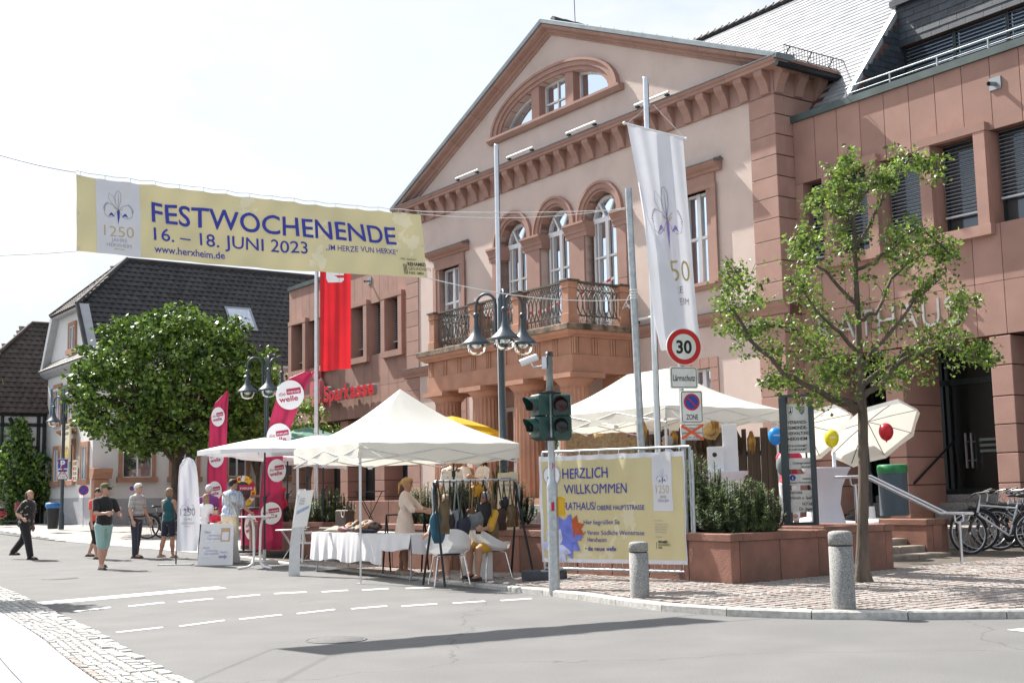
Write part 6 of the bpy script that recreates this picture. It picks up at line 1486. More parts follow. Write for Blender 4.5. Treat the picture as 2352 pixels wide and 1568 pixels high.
st_.cur = 0; rect(st_, -.02, 1.05, .025, 1.17, fn, 0, 4, 1); disc(st_, .0, 1.66, .045, fn, 0, 14); st_.build('sticker', [mat('sticker_red', (.45, .02, .05))], TLG)
cmz = ht - .12; CAMT = empty('security_camera', tb_ + Vector((-.05, -.02, cmz)), 0, 'small white bullet camera clamped near the top of the traffic light pole', 'camera')
mb = MB(); mb.X = Matrix.Translation((-.23, -.03, .02)) @ Matrix.Rotation(-.35, 4, 'Y') @ Matrix.Rotation(PI / 2, 4, 'Y'); mb.lathe([(.045, -.13), (.05, -.12), (.05, .1), (.04, .13), (.001, .13)], 14); mb.build('camera_body', WHITEP, CAMT)
mb = MB(); mb.X = Matrix.Translation((-.23, -.03, .02)) @ Matrix.Rotation(-.35, 4, 'Y') @ Matrix.Rotation(PI / 2, 4, 'Y'); mb.lathe([(.001, -.131), (.043, -.131), (.045, -.13)], 14); mb.build('camera_lens', BLACKP, CAMT)
mb = MB(); mb.tube([(-.2, -.03, -.03), (-.17, -.03, -.08), (-.02, 0, -.06), (.05, 0, -.04)], .012, 6); mb.box((-.05, -.07, -.1), (.01, .07, .06)); mb.build('bracket', ALU, CAMT)
# ---- sign post
sb = onY(1577, 17.35); SP = empty('sign_post', sb, 0, 'grey steel post carrying the traffic signs in front of the corner planter', 'sign post')
top = at_y(1571, 752, sb.y).z - sb.z
mb = MB(); mb.tube([(0, 0, -.05), (-.01, 0, top - .02)], .034, 12); mb.build('pole', GALV, SP)
mb = MB(); mb.lathe([(.06, 0), (.06, .05), (.04, .07)], 12); mb.build('foot_collar', GALV, SP)
yS = sb.y - .05
def pt_fn(cx_, cy_, yaw=0.0, yy=yS):
 """surface of a sign centred on a picture point: u right, v up, metres"""
 o = at_y(cx_, cy_, yy); d = Vector((math.cos(yaw), math.sin(yaw), 0)); n = Vector((d.y, -d.x, 0)); return o, (lambda u, v, off=0: d * u + Vector((0, 0, v)) + n * off)
PXM = sb.y / FPX
def rr_pts(w, h, r, n=5):
 return [(a, b) for a, b in rrect(-w / 2, -h / 2, w / 2, h / 2, r, n)]
def plate(name, cx_, cy_, w, h, yaw, label, parts, r=.03, cat='traffic sign', mplate=None):
 o, f = pt_fn(cx_, cy_, yaw); T = empty(name, o, 0, label, cat)
 P = rr_pts(w, h, r); mb = MB(); mb.add([f(a, b, 0) for a, b in P] + [f(a, b, -.012) for a, b in P], [tuple(range(len(P))), tuple(range(2 * len(P) - 1, len(P) - 1, -1))] + [(i, len(P) + i, len(P) + (i + 1) % len(P), (i + 1) % len(P)) for i in range(len(P))], False)
 mb.build('plate', mplate or mat('white_sign_face', (.74, .75, .73), .35, .02, 3), T)
 for nm, m_, fnn in parts:
  q = MB(); fnn(q, f); q.build(nm, m_, T)
 return T
SRED, SBLUE = mat('sign_red', (.55, .012, .02), .35, .03, 3), mat('sign_blue', (.015, .06, .36), .35, .03, 3)
def frame_line(q, f, w, h, r, t=.008):
 P = rr_pts(w, h, r); P2 = rr_pts(w - 2 * t, h - 2 * t, max(.004, r - t)); n = len(P)
 q.add([f(a, b, .002) for a, b in P] + [f(a, b, .002) for a, b in P2], [(i, (i + 1) % n, n + (i + 1) % n, n + i) for i in range(n)], False)
D30 = 86 * PXM
o, f = pt_fn(1571, 796, .25); T30 = empty('speed_limit_sign', o, 0, 'round white 30 sign with a red rim at the top of the post', 'traffic sign')
mb = MB(); P = [(D30 / 2 * math.cos(2 * PI * i / 40), D30 / 2 * math.sin(2 * PI * i / 40)) for i in range(40)]; mb.add([f(a, b, 0) for a, b in P] + [f(a, b, -.015) for a, b in P], [tuple(range(40)), tuple(range(79, 39, -1))] + [(i, 40 + i, 40 + (i + 1) % 40, (i + 1) % 40) for i in range(40)], False); mb.build('plate', mat('white_sign_face', (.74, .75, .73)), T30)
mb = MB(); disc(mb, 0, 0, D30 * .48, f, .002, 40, r2=D30 * .345); mb.build('red_rim', SRED, T30)
mb = MB(); put_text(mb, '30', 0, -D30 * .17, D30 * .34, f and (lambda u, v, off=0: f(u, v, .003)), w=D30 * .44, align='c', bold=.028); mb.build('numerals', BLK, T30)
g = lambda f: (lambda u, v, off=0: f(u, v, .003 + off))
plate('noise_sign', 1571, 867, 66 * PXM / .97, 50 * PXM, .25, 'white plate reading Lärmschutz below the 30 sign',
      [('border', BLK, lambda q, f: frame_line(q, f, 62 * PXM, 45 * PXM, .025)), ('lettering', BLK, lambda q, f: put_text(q, 'Lärmschutz', 0, -.045, .085, g(f), w=54 * PXM, align='c', bold=.012))])
plate('no_parking_zone_sign', 1589, 934, 54 * PXM, 74 * PXM, .25, 'white zone plate with a blue and red no-stopping disc',
      [('border', BLK, lambda q, f: frame_line(q, f, 50 * PXM, 70 * PXM, .025)), ('red_disc', SRED, lambda q, f: disc(q, 0, 11 * PXM, 19.5 * PXM, f, .003, 30)), ('blue_disc', SBLUE, lambda q, f: disc(q, 0, 11 * PXM, 15.5 * PXM, f, .005, 30)),
       ('red_bar', SRED, lambda q, f: poly(q, [(-13 * PXM, 22 * PXM), (-10.5 * PXM, 24 * PXM), (13 * PXM, 0), (10.5 * PXM, -2 * PXM)][::-1], f, .007)), ('lettering', BLK, lambda q, f: put_text(q, 'ZONE', 0, -29 * PXM, 12 * PXM, g(f), w=29 * PXM, align='c', bold=.01))])
def xbars(q, f):
 for s in (1, -1):
  a, b = Vector((-27 * PXM, s * 15 * PXM)), Vector((27 * PXM, -s * 17 * PXM)); d = (b - a).normalized(); n = Vector((-d.y, d.x)) * 2.6 * PXM; P = [a - n, b - n, b + n, a + n]; o_ = .012 + (s > 0) * .004
  q.add([f(p.x, p.y, o_) for p in P] + [f(p.x, p.y, .002) for p in P], [(0, 1, 2, 3), (4, 5, 1, 0), (5, 6, 2, 1), (6, 7, 3, 2), (7, 4, 0, 3)], False)
plate('parking_note_sign', 1590, 992, 54 * PXM, 36 * PXM, .25, 'white note about parking in marked bays crossed out with orange tape',
      [('border', BLK, lambda q, f: frame_line(q, f, 52 * PXM, 34 * PXM, .012, .006)),
       ('lettering', BLK, lambda q, f: (put_text(q, 'Parken in', 0, 6 * PXM, 6.5 * PXM, g(f), w=32 * PXM, align='c'), put_text(q, 'gekennzeichneten', 0, -4 * PXM, 6 * PXM, g(f), w=48 * PXM, align='c'), put_text(q, 'Flächen erlaubt', 0, -14 * PXM, 6 * PXM, g(f), w=44 * PXM, align='c'))),
       ('orange_tape', mat('orange_tape', (.75, .10, .015), .4, .05, 3), xbars)], r=.012)
# ---- bollards
def bollard(px, py, ptop, r, label):
 b = on(px, py, pz); h = at_y(px, ptop, b.y).z - b.z
 T = empty('granite_bollard', b, 0, label, 'bollard', 'round granite bollards on the kerb'); mb = MB()
 mb.lathe([(r, -.05), (r, h * .795), (r - .012, h * .80)], 28, flute=0); mb.build('shaft', GRANITE, T)
 mb = MB(); mb.lathe([(r - .012, h * .80), (r - .012, h * .82)], 28); mb.build('groove', BLACKP, T)
 mb = MB(); mb.lathe([(r - .012, h * .82), (r, h * .825), (r, h * .955), (r * .93, h * .985), (r * .6, h), (.001, h * 1.004)], 28); mb.build('head', GRANITE, T)
bollard(1470, 1370, 1243, .118, 'shorter speckled granite bollard standing in front of the welcome banner')
bollard(1938, 1396, 1218, .128, 'taller speckled granite bollard at the kerb left of the young tree')
# ---- welcome banner on a site fence
fa, fbp = onY(1250, 18.75), onY(1590, 17.25); uzf, ff, fd, fn_ = vplane(fa, fbp); FH = 1.99
WB_ = empty('site_fence', fa, 0, 'steel mesh site fence carrying the welcome banner', 'fence'); fo = Vector((fa.x, fa.y, 0)) + Vector((0, 0, fa.z))
fw = lambda u, v, off=0: ff(u, v, off) - fo
FL_ = (fbp - fa).length
mb = MB()
for (a, b) in (((0, .2), (0, FH)), ((FL_, .1), (FL_, FH)), ((0, FH), (FL_, FH - .01)), ((0, .28), (FL_, .27))): 
 mb = MB(); mb.tube([fw(*a), fw(*b)], .021, 8); mb.build('frame_tube', GALV, WB_)
mb = MB()
for i in range(1, 24): mb.tube([fw(FL_ * i / 24, .28, -.01), fw(FL_ * i / 24, FH, -.01)], .0025, 3, False)
for i in range(1, 9): mb.tube([fw(0, .28 + i * .19, -.01), fw(FL_, .28 + i * .19, -.01)], .0025, 3, False)
mb.build('wire_mesh', GALV, WB_, kind='stuff')
mb = MB(); mb.tube([fw(FL_ + .05, .1, .03), fw(FL_ + .05, FH - .06, .03)], .02, 8); mb.build('second_post', GALV, WB_)
for u in (-.02,):
 q = ff(u, 0) ; mb = MB(); mb.bbox((-.33, -.11, 0), (.33, .11, .14), .02); mb.box((-.25, -.112, -.002), (-.12, .112, .04)); mb.box((.1, -.112, -.002), (.25, .112, .04))
 mb.build('fence_foot', mat('dark_grey_rubber', (.06, .065, .075), .8, .2, 12), None, loc=(q.x, q.y - .02, pz(q.x, q.y)), rz=-.15, label='dark grey rubber block foot under the left end of the welcome banner fence', cat='fence foot')
WBN = empty('welcome_banner', fa, 0, 'cream welcome banner HERZLICH WILLKOMMEN with blue lettering and iris flowers on the fence', 'banner')
BX = (uzf(*((2100 + 200 * .3507) / 1.7415, (1780 + 130 * .3507) / 1.7415,))[0], uzf((2100 + 1815 * .3507) / 1.7415, 1040)[0]); u0, u1 = BX[0] - .02, FL_ - .06
vb, vt = .37, 1.93
def wsurf(u, v, off=0):
 w = .012 * math.sin(u * 8 + v * .8) + .010 * math.sin(u * 17 - v * 3) + .008 * math.sin(u * 5 + v * 11)
 return ff(u, v + .012 * abs(math.sin((u - u0) * PI / .36)) * (-1 if v > 1.5 else .3), .05 + w + off) - fo
zbm = lambda x, y: ((2100 + x * .3507) / 1.7415, (1780 + y * .3507) / 1.7415)
def U(x, y): return uzf(*zbm(x, y))
mb = MB(); mb.grid(lambda a, b: wsurf(u0 + (u1 - u0) * a, vb + (vt - vb) * b), 80, 24); mb.build('cloth', WCLOTH, WBN)
mb = MB(); mb.grid(lambda a, b: wsurf(u0 + .05 + (u1 - u0 - .07) * a, vb + .06 + (vt - vb - .13) * b, .004), 80, 24); mb.build('cream_field', mat('cream_field_print', (.60, .53, .30), .8, .03, 2, stain=((.66, .61, .42), 1.5, .60, .62)), WBN)
wf_ = lambda u, v, off=0: wsurf(u, v, .010 + off)
a, b = U(1462, 60), U(1715, 750); mb = MB(); mb.grid(lambda s, t: wf_(a[0] + (b[0] - a[0]) * s, b[1] + (vt - .01 - b[1]) * t, -.001), 10, 16); mb.build('white_panel', WCLOTH, WBN)
PUX = (a[0] + b[0]) / 2; PW = b[0] - a[0]
def wt(q, s, xa, ya, xb, h, bold=.002, off=0):
 p, r = U(xa, ya), U(xb, ya); put_text(q, s, p[0], p[1], h, lambda u, v, o=0: wf_(u, v, .002 + off), w=r[0] - p[0], bold=bold)
K3 = .3507 / 1.7415 * 18.2 / FPX
mb = MB()
wt(mb, 'HERZLICH', 455, 375, 965, 118 * K3, .006); wt(mb, 'WILLKOMMEN', 465, 557, 1190, 118 * K3, .0); wt(mb, 'RATHAUS/', 468, 738, 838, 88 * K3, .004); wt(mb, 'OBERE HAUPTSTRASSE', 850, 738, 1395, 52 * K3, .008)
wt(mb, 'Hier begrüßen Sie', 700, 900, 1102, 50 * K3); wt(mb, '• Verein Südliche Weinstrasse', 703, 1020, 1390, 52 * K3); wt(mb, 'Herxheim', 738, 1100, 953, 52 * K3); wt(mb, '• die neue welle', 710, 1200, 1065, 50 * K3, .014)
mb.build('lettering', BLUEP, WBN)
mb = MB(); p = U(335, 340); disc(mb, p[0], p[1], 122 * K3, wf_, .001, 30); mb.build('number_disc', WHITEP, WBN)
mb = MB(); disc(mb, p[0], p[1], 118 * K3, wf_, .003, 30, r2=112 * K3); put_text(mb, '4', p[0] - .015, p[1] - 75 * K3, 150 * K3, lambda u, v, o=0: wf_(u, v, .004), align='c', bold=.02); mb.build('number', BLUEP, WBN)
zt_ = vt - .01
mb = MB(); iris(mb, PUX, U(1580, 370)[1], PW * .46, wf_, 0, 1, 2, .004); mb.build('flower_drawing', [BLUEP, GREYP, GOLD], WBN)
mb = MB(); q_ = U(1505, 548); put_text(mb, '1250', PUX, q_[1], 90 * K3, lambda u, v, o=0: wf_(u, v, .003), w=PW * .7, align='c', bold=-.012); mb.build('gold_numerals', GOLD, WBN)
mb = MB(); put_text(mb, 'JAHRE', PUX, U(1505, 605)[1], 32 * K3, lambda u, v, o=0: wf_(u, v, .003), w=PW * .36, align='c'); put_text(mb, 'HERXHEIM', PUX, U(1505, 650)[1], 32 * K3, lambda u, v, o=0: wf_(u, v, .003), w=PW * .58, align='c')
for i, s in enumerate(('Veranstalterin', 'Ortsgemeinde Herxheim', 'Obere Hauptstraße 2', '76863 Herxheim', 'www.herxheim.de')): put_text(mb, s, PUX - PW * .45, U(1500, 865 + i * 30 + (12 if i else 0))[1], 16 * K3, lambda u, v, o=0: wf_(u, v, .003), w=PW * (.42 if i == 0 else .74 - .04 * i))
put_text(mb, 'Wir danken', PUX - PW * .43, U(1500, 1052)[1], 16 * K3, lambda u, v, o=0: wf_(u, v, .003), w=PW * .34); mb.build('grey_lettering', GREYP, WBN)
mb = MB(); put_text(mb, 'REHAMED', PUX - PW * .3, U(1500, 1113)[1], 26 * K3, lambda u, v, o=0: wf_(u, v, .003), w=PW * .46, bold=.03); put_text(mb, 'GESUNDHEITS', PUX - PW * .3, U(1500, 1145)[1], 24 * K3, lambda u, v, o=0: wf_(u, v, .003), w=PW * .58); put_text(mb, 'PARK', PUX - PW * .3, U(1500, 1178)[1], 24 * K3, lambda u, v, o=0: wf_(u, v, .003), w=PW * .2, bold=.01)
rect(mb, PUX - PW * .4, U(1500, 1180)[1], PUX - PW * .38, U(1500, 1100)[1], wf_, .003); mb.build('sponsor_print', BLK, WBN)
# coloured irises at the lower left
def petal(q, x, y, L, w, ang, n=8):
 P = []
 for i in range(n + 1): t = i / n; r = math.sin(PI * t ** .8) * w; P.append((t * L, r))
 for i in range(n, -1, -1): t = i / n; r = math.sin(PI * t ** .8) * w; P.append((t * L, -r))
 ca, sa = math.cos(ang), math.sin(ang); P = [(x + a * ca - b * sa, y + a * sa + b * ca) for a, b in P]
 keep = []; [keep.append(p) for p in P if not keep or (abs(p[0] - keep[-1][0]) + abs(p[1] - keep[-1][1])) > 1e-4]
 poly(q, keep, petal.fn, petal.off); petal.off += .0004
petal.fn = wf_
for nm, m_, (cx_, cy_), s, angs in (('orange_iris', mat('orange_print', (.48, .10, .03), .8, .2, 9), U(570, 950), .22, (.3, 1.15, 2.0, -.4, -.9)), ('blue_iris', mat('sky_blue_print', (.16, .20, .62), .8, .2, 9), U(460, 1040), .36, (1.9, 1.15, .0, -.6, -1.1)), ('white_iris', mat('pale_blue_print', (.52, .56, .78), .8, .2, 9), U(385, 1160), .28, (2.2, 1.3, -.3, -.9, -1.5, 3.0))):
 mb = MB(); petal.off = .001 + .003 * (nm != 'orange_iris') + .003 * (nm == 'white_iris')
 for a_ in angs: petal(mb, cx_, cy_, s, s * .26, a_)
 mb.build(nm, m_, WBN)
mb = MB()
for i in range(8):
 for v, s in ((vt - .02, 1), (vb + .02, -1)): p = wsurf(u0 + .06 + (u1 - u0 - .12) * i / 7, v, .012); mb.tube([p, p + Vector((0, 0, .05 * s)), p + Vector((.01, .05, .07 * s))], .005, 4)
mb.build('tie', ROPE, WBN)
put_text.fine = 0
# ---- notice board on the small planter
nbx = F(6.75, -6.75, .84); NB = empty('notice_board', nbx, 0, 'tall dark metal frame with stacked white office name plates on the planter', 'notice board')
uzn, fnb, nd_, nn_ = vplane(at_y(1804, 1100, nbx.y + .12), at_y(1866, 1100, nbx.y - .05)); yb = nbx.y
L0, R0 = uzn(1812, 1100)[0], uzn(1864, 1100)[0]; zt0, zb0 = uzn(1835, 905)[1], .84
fnl = lambda u, v, off=0: fnb(u, v, off) - nbx
FRM = mat('slate_grey_frame', (.055, .075, .088), .45, .12, 4, metal=.3)
def boxn(q, ua, va, ub, vb2, d0, d1):
 V = [fnl(ua, va, d0), fnl(ub, va, d0), fnl(ub, va, d1), fnl(ua, va, d1), fnl(ua, vb2, d0), fnl(ub, vb2, d0), fnl(ub, vb2, d1), fnl(ua, vb2, d1)]
 q.add(V, [(0, 1, 2, 3), (7, 6, 5, 4), (0, 4, 5, 1), (1, 5, 6, 2), (2, 6, 7, 3), (3, 7, 4, 0)], False)
for (ua, va, ub, vb2) in ((L0 - .10, zb0, L0 + .0, zt0), (R0, zb0, R0 + .05, zt0), (L0, zt0 - .04, R0, zt0), (L0, zb0, R0, zb0 + .04)):
 mb = MB(); boxn(mb, ua, va, ub, vb2, -.16, .02); mb.build('frame_post', FRM, NB)
zn = lambda x, y: ((3100 + x * .3697) / 1.7415, (1540 + y * .3697) / 1.7415)
NW = R0 - L0
for (ya, yb2, lines) in ((195, 732, (('VERBANDS-', 412, 34, 1.02), ('GEMEINDE-', 472, 34, 1.0), ('VERWALTUNG', 533, 34, 1.2), ('HERXHEIM', 592, 34, .98), ('STANDESAMT', 665, 24, .96), ('SCHIEDSAMT', 704, 24, .94))), (785, 905, (('Ortsbürgermeister', 850, 24, .98), ('Herxheim', 892, 24, .52))), (960, 1080, (('Südliche', 1020, 22, .48), ('Verein Weinstraße', 1060, 20, 1.1))), (1135, 1250, (('NOTARE', 1172, 24, .60), ('Hörsch u. Spall', 1230, 30, 1.08))), (1252, 1372, (('NOTAR', 1298, 32, .55), ('Dr. Jäger', 1352, 32, .72)))):
 z1n, z0n = uzn(*zn(290, ya))[1], uzn(*zn(290, yb2))[1]; mb = MB(); boxn(mb, L0 + .002, z0n, R0 - .002, z1n, -.06, -.045); mb.build('name_plate', mat('white_sign_face', (.74, .75, .73)), NB)
 kk = .3697 / 1.7415 * yb / FPX; mb = MB()
 for s, yl, h, wf2 in lines:
  big = len(lines) > 2; v = uzn(*zn(290, yl))[1]
  if s in ('Südliche', 'NOTAR', 'Dr. Jäger', 'Ortsbürgermeister', 'Herxheim'): put_text(mb, s, R0 - .01, v, h * kk, lambda u, w, o=0: fnl(u, w, -.042), w=min(.97, wf2) * NW * (.82), align='r', bold=.012)
  else: put_text(mb, s, L0 + NW * .02, v, h * kk, lambda u, w, o=0: fnl(u, w, -.042), w=NW * min(.96, wf2 * .86), bold=.02 if big else .012)
 mb.build('lettering', BLK, NB)
mb = MB(); f2 = lambda u, v, off=0: fnl(u, v, -.042 + off)
def shield(q, cx_, cy_, w, h, off=0): poly(q, [(cx_ - w, cy_ + h), (cx_ - w, cy_ - h * .1), (cx_ - w * .6, cy_ - h * .7), (cx_, cy_ - h), (cx_ + w * .6, cy_ - h * .7), (cx_ + w, cy_ - h * .1), (cx_ + w, cy_ + h)], f2, off)
cz_ = uzn(*zn(290, 272))[1]; mb.cur = 0; shield(mb, L0 + NW * .18, cz_, .035, .06); shield(mb, L0 + NW * .68, cz_, .042, .06); mb.cur = 1; shield(mb, L0 + NW * .18, cz_, .03, .054, .001); mb.cur = 2; shield(mb, L0 + NW * .68, cz_, .037, .054, .001)
mb.cur = 3; rect(mb, L0 + NW * .68, cz_, L0 + NW * .68 + .036, cz_ + .053, f2, .002); rect(mb, L0 + NW * .68 - .03, cz_ - .03, L0 + NW * .68, cz_, f2, .002); mb.cur = 0; poly(mb, [(L0 + NW * .18 - .02, cz_ - .03), (L0 + NW * .18 + .02, cz_ - .03), (L0 + NW * .18, cz_ + .03)], f2, .002); disc(mb, L0 + NW * .18, cz_ + .035, .012, f2, .002, 10)
mb.build('crest', [BLK, WHITEP, mat('crest_blue', (.10, .25, .50)), mat('crest_gold', (.50, .36, .08))], NB)
mb = MB(); disc(mb, L0 + .05, uzn(*zn(215, 1000))[1], .045, f2, 0, 20); mb.build('info_disc', SBLUE, NB)
mb = MB(); put_text(mb, 'i', L0 + .05, uzn(*zn(215, 1022))[1], .05, lambda u, v, o=0: f2(u, v, .001), align='c', bold=.03); mb.build('info_letter', WHITEP, NB)
# ---- far signs and bin on the left
def small_post(px, py, yy, h, label, r=.03): 
 p = at_y(px, py, yy); z = gz(p.x, yy) + .05; T = empty('sign_post', (p.x, yy, z), 0, label, 'sign post'); mb = MB(); mb.tube([(0, 0, 0), (0, 0, h)], r, 8); mb.build('pole', GALV, T); return T
yy = 45.7; k = yy / FPX; o = at_y(144, 1077, yy); T = empty('parking_sign', o, 0, 'blue parking sign crossed out with red tape on the left street lamp', 'traffic sign')
f = plane_fn((0, 0, 0), (1, 0, 0), (0, 0, 1), (0, -1, 0)); mb = MB(); mb.box((-12 * k, 0, -22 * k), (12 * k, .02, 24 * k)); mb.build('plate', mat('white_sign_face', (.74, .75, .73)), T)
mb = MB(); rect(mb, -11 * k, 2 * k, 11 * k, 23 * k, f, .002); rect(mb, -10 * k, -6 * k, 10 * k, -1 * k, f, .002); mb.build('blue_field', SBLUE, T); mb = MB(); put_text(mb, 'P', 0, 5 * k, 15 * k, lambda u, v, o=0: f(u, v, .005), align='c', bold=.04); mb.build('letter', WHITEP, T)
mb = MB(); put_text(mb, '8-18 h', 0, -12 * k, 4 * k, lambda u, v, o=0: f(u, v, .004), align='c'); put_text(mb, '2 Std.', 0, -19 * k, 4 * k, lambda u, v, o=0: f(u, v, .004), align='c'); mb.build('lettering', BLK, T)
mb = MB()
for s in (1, -1): strip(mb, [(-13 * k, s * 22 * k), (0, s * 1 * k), (13 * k, -s * 22 * k)], 2.2 * k, f, .012)
mb.build('red_tape', SRED, T)
def nostop(px, py, yy, rad, label):
 k = yy / FPX; o = at_y(px, py, yy); T = empty('no_stopping_sign', o, 0, label, 'traffic sign'); f = plane_fn((0, 0, 0), (1, 0, 0), (0, 0, 1), (0, -1, 0)); mb = MB(); disc(mb, 0, 0, rad * k, f, 0, 28); mb.v += [(x, y + .015, z) for x, y, z in mb.v[:28]]; mb.f += [tuple(range(55, 27, -1))]; mb.m += [0]; mb.sm += [False]; mb.build('red_disc', SRED, T)
 mb = MB(); disc(mb, 0, 0, rad * k * .82, f, .004, 28); mb.build('blue_disc', SBLUE, T); mb = MB()
 for s in (1, -1): strip(mb, [(-rad * k * .6, s * rad * k * .6), (rad * k * .6, -s * rad * k * .6)], rad * k * .17, f, .008)
 mb.build('red_cross', SRED, T); mb = MB(); mb.box((-.012, .016, -(o.z - gz(o.x, yy) - .05)), (.012, .03, .1)); mb.build('pole', GALV, T)
nostop(192, 1125, 48.0, 11.5, 'round blue no-stopping sign with a red cross at the white house wall')
nostop(303, 1121, 49.5, 5.5, 'small round prohibition sign on a white board below the house window')
p = on(121, 1214); BIN = empty('litter_bin', p, 0, 'dark litter bin with a bright blue bag beside the left street lamp', 'bin')
s_ = p.y / FPX; mb = MB(); mb.lathe([(.15, 0), (.2, .62), (.2, .64)], 12); mb.build('bin_body', BLACKP, BIN); mb = MB(); mb.lathe([(.21, .60), (.24, .66), (.22, .76), (.17, .74), (.15, .66), (.001, .64)], 12); mb.build('blue_bag', mat('blue_bag', (.03, .16, .42), .4, .2, 9), BIN)
BIN.scale = (1.15, 1.15, 1.2)
# ================================================================ pavilions, parasols, stall things
STRUT = mat('pale_tent_frame', (.66, .66, .66), .4, .05, 8, metal=.3)
def pavilion(name, C, hz, peaks, legs, label, val=.28, zb=None, seed=1):
 """C: four roof corners in order (Vector x,y), hz: height of the lower edge, peaks: one or two ridge points"""
 o = Vector((C[0].x, C[0].y, 0)); T = empty(name, o, 0, label, 'tent'); W3 = lambda p, z: Vector((p.x, p.y, z)) - o
 zt = hz + val; mb = MB(); pk = [Vector(p) - o for p in peaks]
 def face(a, b, p, q):
  def fn(u, v):
   e = W3(a, zt).lerp(W3(b, zt), u); t = p.lerp(q, u); P = e.lerp(t, v); s = .17 * math.sin(PI * v) * (1 - .25 * math.sin(PI * u)); P.z -= s * (t.z - zt) * .75
   P.z += .008 * math.sin(u * 23 + v * 9) * (1 - v); return P
  mb.grid(fn, 16, 16)
 n = 4; pp = {0: (pk[0], pk[0]), 1: (pk[0], pk[-1]), 2: (pk[-1], pk[-1]), 3: (pk[-1], pk[0])}
 for i in range(4): face(C[i], C[(i + 1) % 4], *pp[i])
 ro = mb.build('canopy', TENTM, T)
 for i in range(4):
  a, b = C[i], C[(i + 1) % 4]; mb = MB()
  def fv(u, v, a=a, b=b):
   d = (b - a).normalized(); nn = Vector((d.y, -d.x, 0)); P = W3(a, hz).lerp(W3(b, hz), u) + Vector((0, 0, val * v)) ; P += nn * (.012 * math.sin(u * 26 + v * 2) * (1 - v) + .004); P.z += .02 * (1 - v) * math.cos(u * 2 * PI); return P
  mb.grid(fv, 28, 5); mb.build('valance', TENTM, T)
 for i, (c, zg_) in enumerate(zip(C, legs)):
  if zg_ is None: continue
  cen = (C[0] + C[2]) / 2; q = c + (cen - c).normalized() * .07; mb = MB(); P = Vector((q.x - o.x, q.y - o.y, 0))
  mb.box((P.x - .02, P.y - .02, zg_ + 1.0), (P.x + .02, P.y + .02, zt)); mb.box((P.x - .015, P.y - .015, zg_), (P.x + .015, P.y + .015, zg_ + 1.05)); mb.box((P.x - .05, P.y - .05, zg_), (P.x + .05, P.y + .05, zg_ + .012)); mb.box((P.x - .028, P.y - .028, zt - .25), (P.x + .028, P.y + .028, zt - .15)); mb.build('leg', STRUT, T)
 mb = MB()
 for i in range(4):
  a, b = W3(C[i], hz), W3(C[(i + 1) % 4], hz); m = int(round((b - a).length / 1.4)); m = max(2, m)
  for k in range(m):
   p, q = a.lerp(b, k / m), a.lerp(b, (k + 1) / m)
   mb.tube([p + Vector((0, 0, .2)), q - Vector((0, 0, .05))], .011, 5); mb.tube([p - Vector((0, 0, .05)), q + Vector((0, 0, .2))], .011, 5)
   if k: mb.box((p.x - .04, p.y - .03, p.z - .08), (p.x + .04, p.y + .03, p.z - .03))
 for i in range(4):
  a = W3(C[i], hz + .1); mb.tube([a, (pk[0] if i in (0, 1) else pk[-1]) - Vector((0, 0, .35))], .012, 5)
 mb.build('folding_frame', STRUT, T)
 return T
V2 = lambda x, y: Vector((x, y, 0))
N1, L1, R1 = V2(-2.52, 20.2), V2(-4.02, 22.8), V2(.08, 21.7); B1 = L1 + R1 - N1
pk1 = at_y(919, 893, 22.25)
pavilion('market_tent', [N1, R1, B1, L1], 1.98, [pk1], [0, pz(.1, 21.7), None, .02], 'white peaked market tent over the bag stall')
N2 = V2(2.66, 21.7); R2 = N2 + V2(.82, .57) * 2.85; L2 = N2 + V2(-.572, .82) * 4.1; B2 = L2 + V2(.82, .57) * 2.85
pavilion('market_tent', [N2, R2, B2, L2], 2.63, [at_y(1535, 846, 23.7), at_y(1441, 860, 24.8)][::-1] if 0 else [at_y(1535, 846, 23.7), at_y(1441, 860, 24.8)], [TZ0, TZ0, TZ0, None], 'larger white market tent on the terrace in front of the plank wall', .24)
